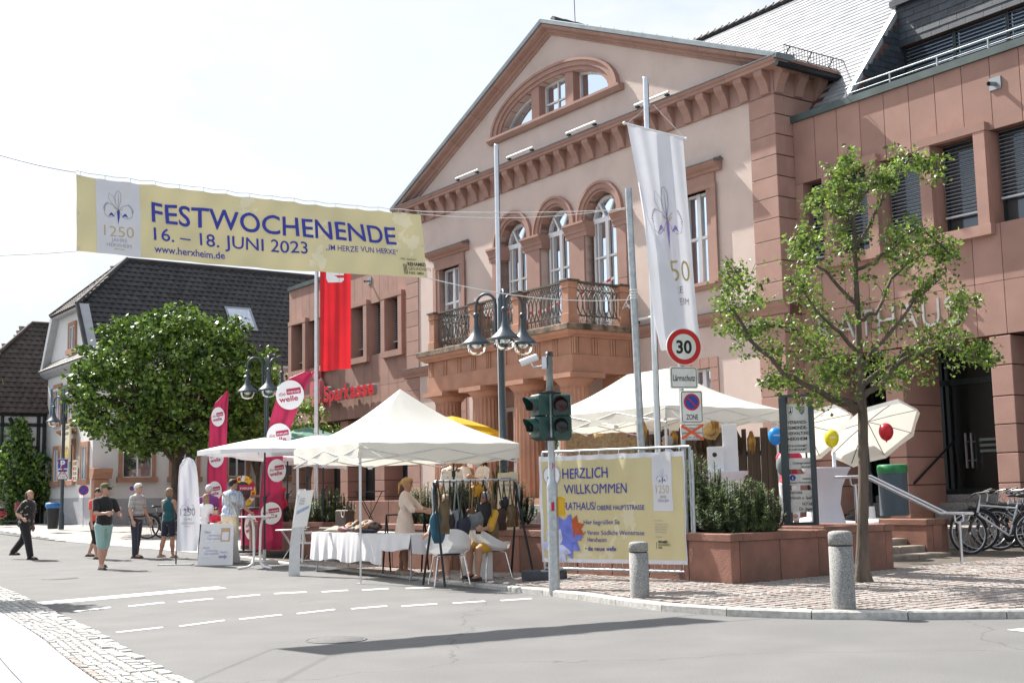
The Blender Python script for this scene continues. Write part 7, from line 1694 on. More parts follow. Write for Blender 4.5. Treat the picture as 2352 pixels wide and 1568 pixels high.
def parasol(x, y, zg_, h, r, label, tilt=0, az=0, m=None, n=8, group=None, pole=True, drop=.32, base='block', polem=None):
 m = m or WHITEC; T = empty('parasol', (x, y, zg_), az, label, 'parasol', group); mb = MB(); tp_ = Vector((0, 0, h)); Rm = Matrix.Rotation(tilt, 3, 'Y')
 def f(k, t, dz=0):
  a = 2 * PI * k / n; return tp_ + Rm @ Vector((r * t * math.cos(a), r * t * math.sin(a), -r * drop * t ** 1.12 + dz))
 for k in range(n):
  for j in range(5):
   t0, t1 = j / 5, (j + 1) / 5; mb.add([f(k, t0), f(k, t1), f(k + 1, t1), f(k + 1, t0)] if j else [f(0, 0), f(k, t1), f(k + 1, t1)], [(0, 1, 2, 3)] if j else [(0, 1, 2)], False)
  mb.add([f(k, 1), f(k + 1, 1), f(k + 1, 1, -.10), (f(k, 1, -.08) + f(k + 1, 1, -.08)) / 2, f(k, 1, -.10)], [(0, 4, 3, 2, 1)], False)
 mb.build('canopy', m, T)
 for k in range(n): q = MB(); q.tube([f(k, .03, -.02), f(k, .5, -.015), f(k, .99, -.02)], .007, 4); q.build('rib', BLACKM, T)
 if pole:
  pm = polem or DKMET; q = MB(); q.tube([(0, 0, .02), (0, 0, h * .52)], .024, 8); q.tube([(0, 0, h * .5), tuple(tp_ + Rm @ Vector((0, 0, .08)))], .019, 8); q.tube([(0, 0, h * .48), (0, 0, h * .53)], .04, 8); q.tube([(0, 0, h * .5), (.12, 0, h * .56)], .012, 5); q.build('pole', pm, T)
  if base == 'block': q = MB(); q.bbox((-.28, -.22, 0), (.28, .22, .08), .02); q.tube([(0, 0, .07), (0, 0, .3)], .035, 8); q.build('base', mat('concrete', (.45, .44, .42), .9, .1, 20), T)
  elif base == 'round': q = MB(); q.lathe([(.34, 0), (.36, .04), (.34, .14), (.27, .19), (.06, .22), (.05, .42), (.001, .42)], 20); q.build('base', WHITEP, T)
 return T
pu = on(607, 1294, gz); PG = 'white market parasols'
parasol(pu.x, pu.y, pu.z, at_y(612, 1004, pu.y).z - pu.z, 1.42, 'white parasol with dark pole beside the white bar table', 0, .3, group=PG, drop=.2)
p = at_y(660, 1030, 30.5); parasol(p.x, 30.5, gz(0, 30.5) + .05, 2.6, 1.5, 'white parasol behind the tall red beach flag', .12, .2, group=PG, drop=.26)
p = at_y(742, 1012, 28); parasol(p.x, 28, .2, 2.62, 1.3, 'white parasol half hidden behind the left edge of the bag tent', 0, .5, group=PG, drop=.22)
q = F(.95, -4.6, TZ0); p = at_y(1850, 965, 24.2); parasol(p.x, p.y, TZ0, 2.0, .85, 'cream parasol tilted behind the notice board with blue balloon', .68, 2.1, TENTM, 8, 'tilted cream parasols on the terrace', base='round', drop=.30)
p = at_y(1985, 962, 22.6); parasol(p.x + .05, p.y, TZ0, 1.95, .86, 'cream parasol tilted away from the street right of the notice board', .68, 2.0, TENTM, 8, 'tilted cream parasols on the terrace', base='round', drop=.30)
p = at_y(1040, 955, 25.5); parasol(p.x, p.y, TZ0, p.z - TZ0, 1.0, 'bright yellow parasol behind the white bag tent', .1, .9, mat('yellow_cloth', (.70, .42, .01), .7, .05, 2, trans=.3), 8, drop=.28)
p = at_y(705, 1000, 33); parasol(p.x, p.y, pz(p.x, 33) + .3, 2.8, 1.1, 'dark green parasol under the bank windows', 0, 0, mat('green_cloth', (.05, .16, .10), .7, .1, 2), 8, drop=.3)
# ---- beach flags of the radio station, and the white one
RASP = mat('raspberry_cloth', (.42, .022, .085), .7, .06, 2, .05, 20, trans=.15)
def logo(mb, cx_, cy_, r, fn, tilt=.12):
 rot = lambda u, v, o=0: fn(cx_ + (u * math.cos(tilt) - v * math.sin(tilt)), cy_ + (u * math.sin(tilt) + v * math.cos(tilt)), o)
 mb.cur = 0; disc(mb, 0, 0, r, lambda u, v, o=0: fn(cx_ + u, cy_ + v, .004), 0, 26)
 mb.cur = 1; P = rrect(-r * .22, r * .02, r * .80, r * .42, r * .06); mb.add([rot(a, b, .008) for a, b in P], [tuple(range(len(P)))], False)
 put_text(mb, 'die', -r * .78, r * .0, r * .26, lambda u, v, o=0: rot(u, v, .009), w=r * .48, bold=.0); put_text(mb, 'welle', -r * .8, -r * .42, r * .36, lambda u, v, o=0: rot(u, v, .009), w=r * 1.35, bold=.02)
 mb.cur = 0; put_text(mb, 'neue', -r * .13, r * .11, r * .22, lambda u, v, o=0: rot(u, v, .011), w=r * .85, bold=.0)
def beachflag(base, pts, yy, label, logos, cloth=RASP, name='beach_flag', foot=True):
 """pts: picture outline rows (y, xl, xr) from top to bottom, on an upright plane at depth yy"""
 T = empty(name, base, 0, label, 'beach flag'); n = len(pts) - 1
 def fn(u, v, off=0):
  s = min(n - 1e-6, max(0, v) * n); i = int(s); f = s - i; a, b = pts[i], pts[i + 1]; y, xl, xr = a[0] + (b[0] - a[0]) * f, a[1] + (b[1] - a[1]) * f, a[2] + (b[2] - a[2]) * f
  yr = y + (a[3] + (b[3] - a[3]) * f if len(a) > 3 else 0)
  P = at_y(xl, y, yy).lerp(at_y(xr, yr, yy), u); return P + Vector((0, -1, 0)) * (.03 * math.sin(u * 7 + v * 5) + .014 * math.sin(u * 17 - v * 9) + off) - base
 mb = MB(); mb.grid(fn, 16, 48); mb.build('cloth', cloth, T)
 mb = MB(); mb.tube([Vector((0, 0, .02)), fn(0, 1, -.02)] + [fn(0, 1 - k / 24, -.02) for k in range(1, 25)], [.018] + [.014] * 12 + [.008] * 13, 6); mb.build('pole', DKMET, T)
 return T, fn
def px_fn(yy, base, wf=lambda u, v: .03):
 """surface in picture metres at depth yy: u to the right, v up, measured from base"""
 return None
def put_logos(T, base, yy, logos):
 k = yy / FPX; mb = MB()
 for cx_, cy_, r, sq in logos:
  o = at_y(cx_, cy_, yy) - base; fl2 = lambda u, v, off=0, o=o, sq=sq: o + Vector((u * sq, -.055 - off, v)); logo(mb, 0, 0, r * k, fl2)
 mb.build('logo', [WHITEP, mat('raspberry_print', (.42, .022, .085), .7, .03, 2)], T)
b = on(585, 1262, gz); yy = b.y + .0
b = Vector((at_y(640, 1250, 28.6).x, 28.6, .15)); T, fn = beachflag(b, [(853, 700, 722), (870, 660, 714), (900, 640, 700), (960, 622, 676), (1030, 610, 650), (1100, 601, 647), (1180, 594, 649), (1262, 587, 648)], 28.6, 'tall red radio station beach flag leaning right of the parasol pole', None)
put_logos(T, b, 28.6, [(667, 907, 34, .95), (642, 1002, 30, .95), (637, 1080, 26, .8), (624, 1178, 25, .95)])
mb = MB(); mb.bbox((-.28, -.2, -.12), (.28, .2, .06), .03); mb.build('foot', BLACKP, T)
b = Vector((at_y(497, 1240, 31.2).x, 31.2, .2)); T, fn = beachflag(b, [(897, 522, 525), (925, 494, 525), (960, 483, 523), (1020, 480, 521), (1080, 476, 520), (1140, 475, 520), (1175, 475, 519)], 31.2, 'shorter red radio station beach flag left of the prize wheel', None)
put_logos(T, b, 31.2, [(502, 957, 22, .7), (498, 1050, 23, .75), (494, 1127, 22, .75)])
b = on(404, 1297, gz); T, fn = beachflag(b, [(1050, 430, 436), (1056, 420, 446), (1070, 413, 452), (1095, 411, 455), (1130, 409, 456), (1180, 407, 459), (1230, 405, 457), (1265, 403, 452)], b.y, 'white rounded beach flag with violet flower and 1250 in front of the walkers', None, WCLOTH)
k = b.y / FPX; o = at_y(433, 1165, b.y) - b; wf2 = lambda u, v, off=0: o + Vector((u, -.055 - off, v))
mb = MB(); iris(mb, 0, -2 * k + .02, .21, wf2, 0, 1, 2); mb.build('flower_drawing', [BLUEP, PURPLE, GOLD], T)
mb = MB(); put_text(mb, '1250', 0, -18 * k, 17 * k, wf2, w=34 * k, align='c'); rect(mb, -8 * k, -43 * k, 6 * k, -42 * k, wf2); mb.build('gold_numerals', GREYP, T)
mb = MB(); put_text(mb, 'JAHRE', 0, -29 * k, 6 * k, wf2, w=19 * k, align='c'); put_text(mb, 'HERXHEIM', 0, -38 * k, 6 * k, wf2, w=29 * k, align='c'); mb.build('grey_lettering', GREYP, T)
mb = MB(); mb.box((-.36, -.12, 0), (.36, .12, .02)); mb.build('foot', GALV, T)
# ---- A-board with posters
b = on(495, 1297, gz); k = b.y / FPX; T = empty('notice_stand', b, 0, 'plain white A-shaped notice board with taped papers and an arrow', 'notice stand')
mb = MB(); w0, h0 = 41 * k, 92 * k; mb.add([(-w0, 0, 0), (w0, -.1, 0), (w0 - .03, .12, h0 + .0), (-w0 + .02, .22, h0 + .01), (-w0, .03, 0), (w0, -.07, 0), (w0 - .03, .15, h0), (-w0 + .02, .25, h0 + .01)], [(0, 1, 2, 3), (7, 6, 5, 4), (0, 3, 7, 4), (1, 5, 6, 2), (3, 2, 6, 7)], False); mb.build('board', WHITEP, T)
mb = MB(); mb.add([(-w0 - .08, .75, 0), (w0, .7, 0), (w0 - .03, .2, h0), (-w0 + .02, .28, h0)], [(0, 1, 2, 3), (3, 2, 1, 0)], False); mb.build('back_board', WHITEP, T)
nf = lambda u, v, off=0: Vector((u, -.05 - u * .1 / (2 * w0) + .22 * v / h0 - .006 - off, v))
mb = MB(); mb.cur = 0; rect(mb, -w0 + .08, h0 * .55, -w0 * .1, h0 * .86, nf); rect(mb, -w0 + .06, h0 * .18, -w0 * .15, h0 * .46, nf); rect(mb, w0 * .12, h0 * .12, w0 * .72, h0 * .36, nf); mb.cur = 1; rect(mb, w0 * .22, h0 * .57, w0 * .75, h0 * .9, nf); mb.cur = 0; rect(mb, w0 * .29, h0 * .6, w0 * .68, h0 * .8, nf, .003)
mb.build('paper', [mat('paper_white', (.8, .8, .84)), mat('orange_frame_paper', (.62, .40, .24))], T)
mb = MB(); G3 = lambda u, v, o=0: nf(u, v, .004)
for s, x, y, w in (('Heute:', -w0 + .12, h0 * .78, .13), ('Vorführung', -w0 + .2, h0 * .70, .26), ('Zigarrenrollen', -w0 + .17, h0 * .62, .32), ('Heute:', -w0 + .1, h0 * .40, .14), ('Vorführung', -w0 + .16, h0 * .33, .26), ('Zigarrenrollen', -w0 + .13, h0 * .26, .32), ('Heute', w0 * .25, h0 * .29, .14)): put_text(mb, s, x, y, .045, G3, w=w)
poly(mb, [(w0 * .18, h0 * .17), (w0 * .5, h0 * .17), (w0 * .5, h0 * .14), (w0 * .66, h0 * .2), (w0 * .5, h0 * .26), (w0 * .5, h0 * .23), (w0 * .18, h0 * .23)], G3); mb.build('lettering', mat('faded_grey_print', (.35, .35, .45)), T)
# ---- prize wheel
c = at_y(558, 1128, 29.5); WH = empty('prize_wheel', c, 0, 'colourful prize wheel with a black centre reading neue between the red flags', 'prize wheel'); R_ = 36 * 29.5 / FPX
cols = [mat('wheel_orange', (.70, .32, .02)), WHITEP, mat('wheel_red', (.42, .02, .07)), mat('wheel_yellow', (.72, .60, .05))]
for i in range(18):
 a0, a1 = 2 * PI * i / 18, 2 * PI * (i + 1) / 18; mb = MB(); P = [(r * math.cos(a), r * math.sin(a)) for r, a in ((R_ * .62, a0), (R_, a0), (R_ * 1.0, (a0 + a1) / 2), (R_, a1), (R_ * .62, a1))]
 mb.prism([(x * .82, z) for x, z in P], -.02, .02, 'xz'); mb.build('wheel_segment', cols[(i * 2 + i // 3) % 4], WH)
 m_ = (a0 + a1) / 2; mb = MB(); rect(mb, R_ * .82 * .82 * math.cos(m_) - .035, R_ * .82 * math.sin(m_) - .035, R_ * .82 * .82 * math.cos(m_) + .035, R_ * .82 * math.sin(m_) + .035, plane_fn((0, -.023, 0), (1, 0, 0), (0, 0, 1), (0, -1, 0))); mb.build('picture_sticker', cols[(i + 1) % 4], WH)
mb = MB(); mb.prism([(R_ * .62 * .82 * math.cos(2 * PI * i / 26), R_ * .62 * math.sin(2 * PI * i / 26)) for i in range(26)], -.03, .03, 'xz'); mb.build('hub', mat('glossy_black', (.008, .004, .005), .2), WH)
f = plane_fn((0, -.033, 0), (1, 0, 0), (0, 0, 1), (0, -1, 0)); mb = MB(); rect(mb, -.09, .02, .26, .15, f, .001); mb.build('label', mat('wheel_red', (.42, .02, .07)), WH); mb = MB(); put_text(mb, 'neue', .085, .05, .07, lambda u, v, o=0: f(u, v, .004), w=.29, align='c', bold=.01); mb.build('lettering', WHITEP, WH)
mb = MB(); put_text(mb, 'welle', .06, -.16, .10, lambda u, v, o=0: f(u, v, .002), w=.36, align='c', bold=.05); mb.build('dark_lettering', mat('dark_raspberry', (.10, .005, .02)), WH)
mb = MB(); mb.tube([(0, .05, 0), (0, .1, -(c.z - .17))], .03, 6); mb.box((-.3, -.1, -(c.z - .16)), (.3, .4, -(c.z - .2))); mb.tube([(-.02, -.02, R_ + .05), (-.04, -.02, R_ - .06)], .012, 5); mb.build('stand', BLACKM, WH)
# round promotion counter
b = on(592, 1262, gz); T = empty('promotion_counter', b, 0, 'round red radio station counter behind the white bar table', 'counter'); mb = MB(); mb.lathe([(.42, .1), (.42, 1.02)], 24); mb.build('wrap', RASP, T); mb = MB(); mb.lathe([(.43, 0), (.43, .12)], 24); mb.lathe([(.46, 1.02), (.46, 1.07), (.001, 1.07)], 24); mb.build('base', BLACKP, T)
o = Vector((-.1, -.45, .62)); mb = MB(); logo(mb, 0, 0, .3, lambda u, v, off=0: Vector((-.1 + u * .55, -math.sqrt(max(.01, .1849 - (-.1 + u * .55) ** 2)) - .004 - off, .60 + v * 1.1))); mb.build('logo', [WHITEP, mat('raspberry_print', (.42, .022, .085))], T)
# ---- white folding bar table, bistro tables, garden chair
def tubes(name, m, par, paths, r=.015):
 mb = MB()
 for P in paths: mb.tube(P, r, 6)
 return mb.build(name, m, par)
b = on(590, 1305, gz); k = b.y / FPX; T = empty('bar_table', b, 0, 'white folding bar table with curved legs in front of the red beach flag', 'table'); ht = at_y(590, 1184, b.y).z
mb = MB(); mb.lathe([(.35, ht - .03), (.37, ht - .015), (.36, ht), (.001, ht + .005)], 24); mb.build('tabletop', WHITEP, T)
for s in (-1, 1):
 mb = MB(); mb.tube([(s * .22, 0, ht - .03), (s * .1, 0, ht - .08), (s * .07, 0, ht - .25), (s * .06, 0, .3), (s * .08, -.0, .1), (s * .16, -.1, .04), (s * .33, -.28, .02)], .026, 8); mb.tube([(s * .08, 0, .1), (s * .2, .2, .03)], .024, 8); mb.build('leg', WHITEP, T)
def bistro(px, py, r, h, label, m=WHITEP, f=gz, fold=True):
 b = on(px, py, f) if not isinstance(px, Vector) else px; T = empty('bistro_table', b, .3, label, 'table', 'round folding tables'); mb = MB(); mb.lathe([(r, h - .02), (r + .01, h - .01), (r, h), (.001, h)], 20); mb.build('tabletop', m, T)
 for s in (-1, 1): tubes('leg', m, T, [[(s * r * .7, s * .15, 0), (-s * r * .6, s * .15, h - .02)], [(s * r * .7, -s * .15 + s * .3, 0), (-s * r * .6, s * .15, h - .02)], [(s * r * .7, -.15, 0), (-s * r * .6, -.15, h - .02)]], .009)
bistro(668, 1290, .33, .70, 'white round folding table at the foot of the tall red beach flag')
bistro(720, 1283, .30, .72, 'white round table half hidden behind the leaning info panel')
p = at_y(848, 1100, 27.5); bistro(Vector((p.x, 27.5, .4)), 0, .42, 1.12, 'dark high round table on the terrace under the tent edge', BLACKM)
def plastic_chair(p, yaw, label):
 T = empty('garden_chair', p, yaw, label, 'chair'); mb = MB(); mb.bbox((-.22, -.2, .41), (.22, .22, .44), .01); mb.build('seat', WHITEP, T)
 for i in range(5): mb = MB(); mb.tube([(-.18 + i * .09, .2, .44), (-.19 + i * .095, .27, .82)], .016, 5); mb.build('back_slat', WHITEP, T)
 mb = MB(); mb.tube([(-.24, .26, .8), (-.1, .3, .87), (.1, .3, .87), (.24, .26, .8)], .025, 6); mb.build('back_rail', WHITEP, T)
 for sx in (-1, 1):
  mb = MB(); mb.tube([(sx * .25, .25, .64), (sx * .27, -.18, .64)], .022, 6); mb.tube([(sx * .27, -.18, .64), (sx * .25, -.24, .0)], .022, 6); mb.build('arm', WHITEP, T); mb = MB(); mb.tube([(sx * .24, .27, .8), (sx * .27, .32, 0)], .022, 6); mb.build('leg', WHITEP, T)
b = on(712, 1292, gz); plastic_chair(b, 2.2, 'white plastic garden chair behind the leaning info panel')
# leaning info panel
b = on(683, 1322, gz); k = b.y / FPX; T = empty('info_panel', b, 0, 'slanted white info panel on a curved stand at the left corner of the bag tent', 'info stand')
P = [(-20, 0), (-17, 70), (-10, 125), (0, 195)]; mb = MB(); V = []
for x, z in P: V += [(x * k, 0, z * k), ((x + 24 - z * .03) * k, .06, z * k)]
mb.add(V, [(0, 1, 3, 2), (2, 3, 5, 4), (4, 5, 7, 6)], False); mb.add([(a - .01, b_ + .04, c_) for a, b_, c_ in V], [(2, 3, 1, 0), (4, 5, 3, 2), (6, 7, 5, 4)], False); mb.build('stand', ALU, T)
f3 = lambda u, v, off=0: Vector(((-11 + v * 19) * k + u * 34 * k * (1 - .1 * v), -.08 - off, (108 + v * 82 + u * 3) * k))
mb = MB(); mb.grid(lambda a, b_: f3(a, b_), 1, 1, False); mb.grid(lambda a, b_: f3(a, b_) + Vector((0, .02, 0)), 1, 1, False); mb.build('panel', WHITEP, T); mb = MB(); mb.cur = 0; poly(mb, [(.1, .35), (.9, .5), (.9, .58), (.1, .46)], f3, .003); mb.cur = 1
for i in range(5): rect(mb, .12, .62 + i * .04, .5, .635 + i * .04, f3, .003)
mb.build('panel_print', [mat('pale_blue_band', (.35, .45, .65)), GREYP], T)
# ---- bag stall table with cloth, cases and bags
ta, tb2 = on(718, 1312, gz), on(945, 1333, gz); dx = Vector((tb2.x - ta.x, tb2.y - ta.y, 0)); TL_ = dx.length; yawt = math.atan2(dx.y, dx.x)
TB = empty('stall_table', Vector((ta.x, ta.y, 0)), yawt, 'long stall table with steel legs under a white cloth', 'table'); TH_ = .74; TD = .75
mb = MB(); mb.box((0, 0, TH_ - .03), (TL_, TD, TH_)); mb.build('tabletop', WOOD, TB)
for x in (.1, TL_ - .1):
 for y in (.05, TD - .05): tubes('leg', GALV, TB, [[(x, y, TH_ - .03), (x, y, .01)]], .014)
for x in (.1, TL_ - .1): tubes('foot_bar', GALV, TB, [[(x, .02, .015), (x, TD - .02, .015)]], .018)
CL = MB(); rd = random.Random(2)
def cloth_side(x0, y0, x1, y1, drop):
 def fn(u, v):
  x, y = x0 + (x1 - x0) * u, y0 + (y1 - y0) * u; L = math.hypot(x1 - x0, y1 - y0); nx, ny = (y1 - y0) / L, -(x1 - x0) / L; w = .022 * v * math.sin(u * L * 15) + .012 * v * math.sin(u * L * 33 + 1) + .03 * v
  return (x + nx * w, y + ny * w, TH_ + .006 - v * (drop + .03 * math.sin(u * L * 5)))
 CL.grid(fn, int(math.hypot(x1 - x0, y1 - y0) * 26) + 4, 10)
CL.grid(lambda u, v: (-.01 + u * (TL_ + .02), -.01 + v * (TD + .02), TH_ + .007 + .002 * math.sin(u * 20)), 20, 4); cloth_side(-.01, -.01, TL_ * .74, -.01, .50); cloth_side(TL_ * .74, -.01, TL_ + .01, -.01, .26); cloth_side(TL_ + .01, -.01, TL_ + .01, TD, .30); cloth_side(-.01, TD, -.01, -.01, .52)
tc_ = CL.build('tablecloth', WHITEC, None, loc=TB.location, rz=yawt, label='white cotton tablecloth hanging in folds over the stall table', cat='tablecloth')
def on_table(u, v, z=0): a = Vector((u, v, 0)); a.rotate(Matrix.Rotation(yawt, 3, 'Z')); return Vector((TB.location.x, TB.location.y, TH_ + .012 + z)) + a
LTH = {n: mat('leather_' + n, c, .6, .25, 7, .3, 40) for n, c in dict(brown=(.10, .045, .022), dark=(.035, .018, .013), tan=(.30, .16, .075), olive=(.13, .09, .045), black=(.012, .012, .014), teal=(.015, .10, .16), navy=(.012, .018, .04), wine=(.10, .02, .025), grey=(.16, .18, .19), cream=(.50, .44, .34), mustard=(.50, .25, .01)).items()}
CSE = empty('old_suitcase', on_table(.18, .38), yawt, 'upright dark brown case with an olive strap at the left end of the stall table', 'case')
mb = MB(); mb.bbox((0, 0, .02), (.50, .17, .40), .02); mb.build('body', LTH['dark'], CSE); tubes('handle', LTH['dark'], CSE, [[(.18, .085, .40), (.20, .085, .45), (.30, .085, .45), (.32, .085, .40)]], .012); tubes('strap', LTH['cream'], CSE, [[(.30, -.01, .40), (.34, -.02, .28), (.42, -.02, .26), (.45, -.01, .40)]], .012)
CSE2 = empty('old_suitcase', on_table(.03, .10), yawt, 'flat open dark case lying under the upright one on the stall table', 'case'); mb = MB(); mb.bbox((0, 0, .0), (.56, .26, .08), .02); mb.build('body', LTH['dark'], CSE2)
def lump(m, sx, sy, sz, seed):
 rd = random.Random(seed); mb = MB(); n, h = 12, 8
 def fn(u, v):
  a, t = 2 * PI * u, PI * v; r = 1 + .18 * math.sin(3 * a + seed) * math.sin(t) + .12 * math.sin(5 * a + 3 * t + seed); s = math.sin(t); return (sx * r * s * math.cos(a), sy * r * s * math.sin(a), max(0, sz * (.5 + .5 * math.cos(t)) * (1 + .15 * math.sin(2 * a + seed))))
 mb.grid(fn, 16, 8); return mb
for i, (u, v, mm, sx, sy, sz, lab) in enumerate([(.62, .2, 'olive', .2, .12, .10, 'olive leather bag lying nearest the suitcase'), (.80, .12, 'cream', .22, .1, .07, 'cream cloth pouch at the front edge of the stall table'), (.95, .35, 'tan', .18, .13, .15, 'tan soft bag in the back row on the stall table'), (1.08, .15, 'wine', .2, .1, .10, 'wine red pouch in the middle of the stall table'), (1.18, .42, 'grey', .15, .1, .16, 'grey felt bag behind the wine red pouch'), (1.35, .3, 'olive', .16, .1, .2, 'upright olive bag near the middle of the table'), (1.5, .18, 'black', .2, .12, .12, 'black bag flopped beside the tent leg'), (1.68, .32, 'brown', .2, .13, .2, 'crumpled brown leather bag right of centre'), (1.85, .15, 'tan', .2, .12, .14, 'tan fringed bag at the right of the stall table'), (2.02, .28, 'dark', .18, .12, .16, 'dark brown bag at the right end of the stall table'), (2.1, .1, 'navy', .17, .1, .07, 'flat navy purse at the right front corner of the table')]):
 if u > TL_: u = TL_ - .1
 o = lump(LTH[mm], sx, sy, sz, i + 2).build('leather_bag', LTH[mm], None, loc=on_table(u, v), rz=yawt + i, label=lab, cat='bag', group='soft bags heaped on the stall table')
# ---- bag rack with hanging bags
ra_, rb_ = at_y(945, 1325, 18.6), None
RA, RB = V2(-1.18, 18.60), V2(.02, 19.68); RZ_ = pz(-.6, 19.1); RK = empty('bag_rack', Vector((RA.x, RA.y, RZ_)), math.atan2(RB.y - RA.y, RB.x - RA.x), 'black and grey A-frame clothes rack full of hanging bags', 'rack'); RL_ = (RB - RA).length
zr = at_y(1100, 1104, 19.2).z - RZ_
for x in (0, RL_):
 for s in (-1, 1): tubes('leg', BLACKM, RK, [[(x + s * .03, 0, zr - .02), (x + s * .08 + (-.05 if x == 0 else .1), s * .36, 0)]], .02)
tubes('rail', GALV, RK, [[(-.03, 0, zr - .6), (-.06, 0, zr - .15), (0, 0, zr), (RL_, 0, zr + .02), (RL_ + .06, 0, zr - .15), (RL_ + .03, 0, zr - .6)]], .02)
def on_rack(u, z): q = RA.lerp(RB, u); return Vector((q.x, q.y, RZ_ + zr - z))
def hang_bag(u, drop, w, h, m, label, round_=False, dy=0.0, strap=None, yaw=None):
 T = empty('hanging_bag', on_rack(u, 0) + Vector((0, dy, 0)), RK.rotation_euler.z + (yaw or 0), label, 'bag', 'bags hanging on the rack')
 mb = MB(); n = 14
 def fn(a, b):
  t = 2 * PI * a; bw = w / 2 * ((.35 + .65 * math.sin(PI * (.15 + .8 * b))) if round_ else (.82 + .18 * b)); th_ = .055 * math.sin(PI * min(1, .15 + b * .85)) + .012
  x = bw * math.copysign(abs(math.cos(t)) ** .6, math.cos(t)); y = th_ * math.sin(t); return (x + .01 * math.sin(b * 9 + t), y, -drop - h * b + (.02 * math.sin(x * 22) if b < .1 else 0))
 mb.grid(fn, 18, 8); mb.add([fn(i / 18, 1) for i in range(18)], [tuple(range(18))], False); mb.build('body', LTH[m], T)
 for s in (-1, 1): q = MB(); q.tube([(s * .01, s * .02, .018), (s * w * .22, s * .02, -drop * .6), (s * w * .30, s * .015, -drop - .03)], .011, 5); q.build('strap', LTH[strap or m], T)
for a in [(.03, .45, .30, .46, 'teal', 'big round teal bag at the left end of the rack', True, -.05, 'black'), (.10, .30, .20, .48, 'olive', 'narrow olive cloth bag second from the left on the rack', False, -.1), (.17, .5, .16, .3, 'black', 'slim black bag behind the left rack leg', False), (.25, .42, .22, .36, 'grey', 'patchwork grey bag hanging left of the navy bowl bag', False), (.33, .55, .26, .30, 'navy', 'navy bowl-shaped bag hanging low on the rack', True, -.08, 'black'),
          (.42, .40, .14, .25, 'brown', 'small brown bag with long straps left of the grey satchel'), (.48, .48, .32, .26, 'grey', 'wide grey satchel with a flap in the middle of the rack', False, -.04, 'olive'), (.58, .34, .32, .46, 'black', 'large black tote in the middle of the rack', False, -.02), (.50, .06, .24, .18, 'mustard', 'mustard yellow bag tied close under the rail', True, .02), (.66, .30, .26, .24, 'tan', 'tan round bag behind the black tote', True, .1),
          (.70, .62, .18, .30, 'olive', 'low hanging long olive bag right of the black tote', False, -.12), (.77, .44, .30, .32, 'dark', 'dark brown slouchy leather shopper on the rack', False, -.02), (.84, .26, .15, .22, 'black', 'small black bag hanging high near the right end', True, .06), (.92, .38, .18, .34, 'olive', 'olive leather bag second from the right on the rack'), (.97, .42, .16, .3, 'brown', 'reddish brown bag at the right end of the rack', False, .05)]: hang_bag(*a)
# second rack behind
tubes('leg', BLACKM, empty('small_rack', at_y(872, 1200, 21.9) - Vector((0, 0, at_y(872, 1200, 21.9).z - .08)), .3, 'low black rack with a shiny rail behind the stall table', 'rack'), [[(0, -.25, 0), (.12, 0, .98), (.24, .25, 0)], [(.12, 0, .98), (.80, .0, 1.0)], [(.68, -.25, 0), (.80, 0, 1.0), (.92, .25, 0)]], .016)
# ---- shell chairs, drawer box
def shell_chair(p, yaw, label):
 T = empty('shell_chair', p, yaw, label, 'chair', 'white ribbed shell chairs at the stall'); mb = MB()
 def fn(u, v):
  a = PI * (-.18 + 1.36 * u); r = .30 + .05 * v; z = .43 + (.03 if v == 0 else 0) + v * (.16 + .24 * max(0, math.sin(a)) ** 1.3); rr = r * (.55 + .45 * min(1, v * 3)); return (rr * math.cos(a), rr * math.sin(a) - .02, z + .006 * (int(v * 14) % 2))
 mb.grid(fn, 24, 14, False); mb.add([(.2 * math.cos(2 * PI * i / 20), .2 * math.sin(2 * PI * i / 20), .435) for i in range(20)], [tuple(range(20))], False); mb.build('shell', mat('white_plastic_shell', (.72, .73, .74), .35, .04, 4, trans=.15), T)
 for sx in (-1, 1):
  for sy in (-1, 1): tubes('leg', CHROME, T, [[(sx * .14, sy * .12, .43), (sx * .20, sy * .17, .42), (sx * .27, sy * .25, 0)]], .011)
 mb = MB(); mb.lathe([(.17, .44), (.19, .46), (.17, .475), (.001, .48)], 16); mb.build('cushion', LTH['navy'], T); return T
c1 = onY(1030, 19.0); c2 = onY(1122, 19.45); shell_chair(c1, math.pi + .25, 'white ribbed shell chair at the left with the navy cushion'); shell_chair(c2, math.pi - .95, 'white ribbed shell chair at the right turned sideways')
b = onY(1103, 19.7); mb = MB(); mb.bbox((-.3, -.05, 0), (.18, .32, .52), .005); o = mb.build('white_box', WHITEP, None, loc=b, rz=.1, label='plain white cube box standing between the two shell chairs', cat='box')
# ---- small poster stand FEST- behind the rack
b = at_y(1168, 1160, 20.9); T = empty('poster_stand', Vector((b.x, b.y, .8)), .1, 'cream festival poster stand behind the right end of the bag rack', 'poster stand'); f = plane_fn((0, 0, 0), (1, 0, 0), (0, 0, 1), (0, -1, 0)); k = 20.9 / FPX; zt_ = at_y(1168, 1085, 20.9).z - .8
mb = MB(); mb.add([(-.17, -.04, 0), (.17, -.04, 0), (.17, 0, zt_), (-.17, 0, zt_), (-.17, .3, 0), (.17, .3, 0)], [(0, 1, 2, 3), (3, 2, 5, 4), (0, 3, 4), (1, 5, 2)], False); mb.build('board', mat('cream_board', (.60, .52, .34)), T)
mb = MB(); F5 = lambda u, v, o=0: Vector((u, -.046 + .04 * v / zt_, v)); put_text(mb, 'FEST-', -.12, zt_ - .14, .06, F5, w=.2, bold=.02); put_text(mb, 'WOCHENENDE', -.12, zt_ - .22, .035, F5, w=.24); put_text(mb, '16.-18. JUNI', -.1, zt_ - .30, .03, F5, w=.2); put_text(mb, 'HERXHEIM', -.09, zt_ - .42, .025, F5, w=.16); mb.build('lettering', BLUEP, T)
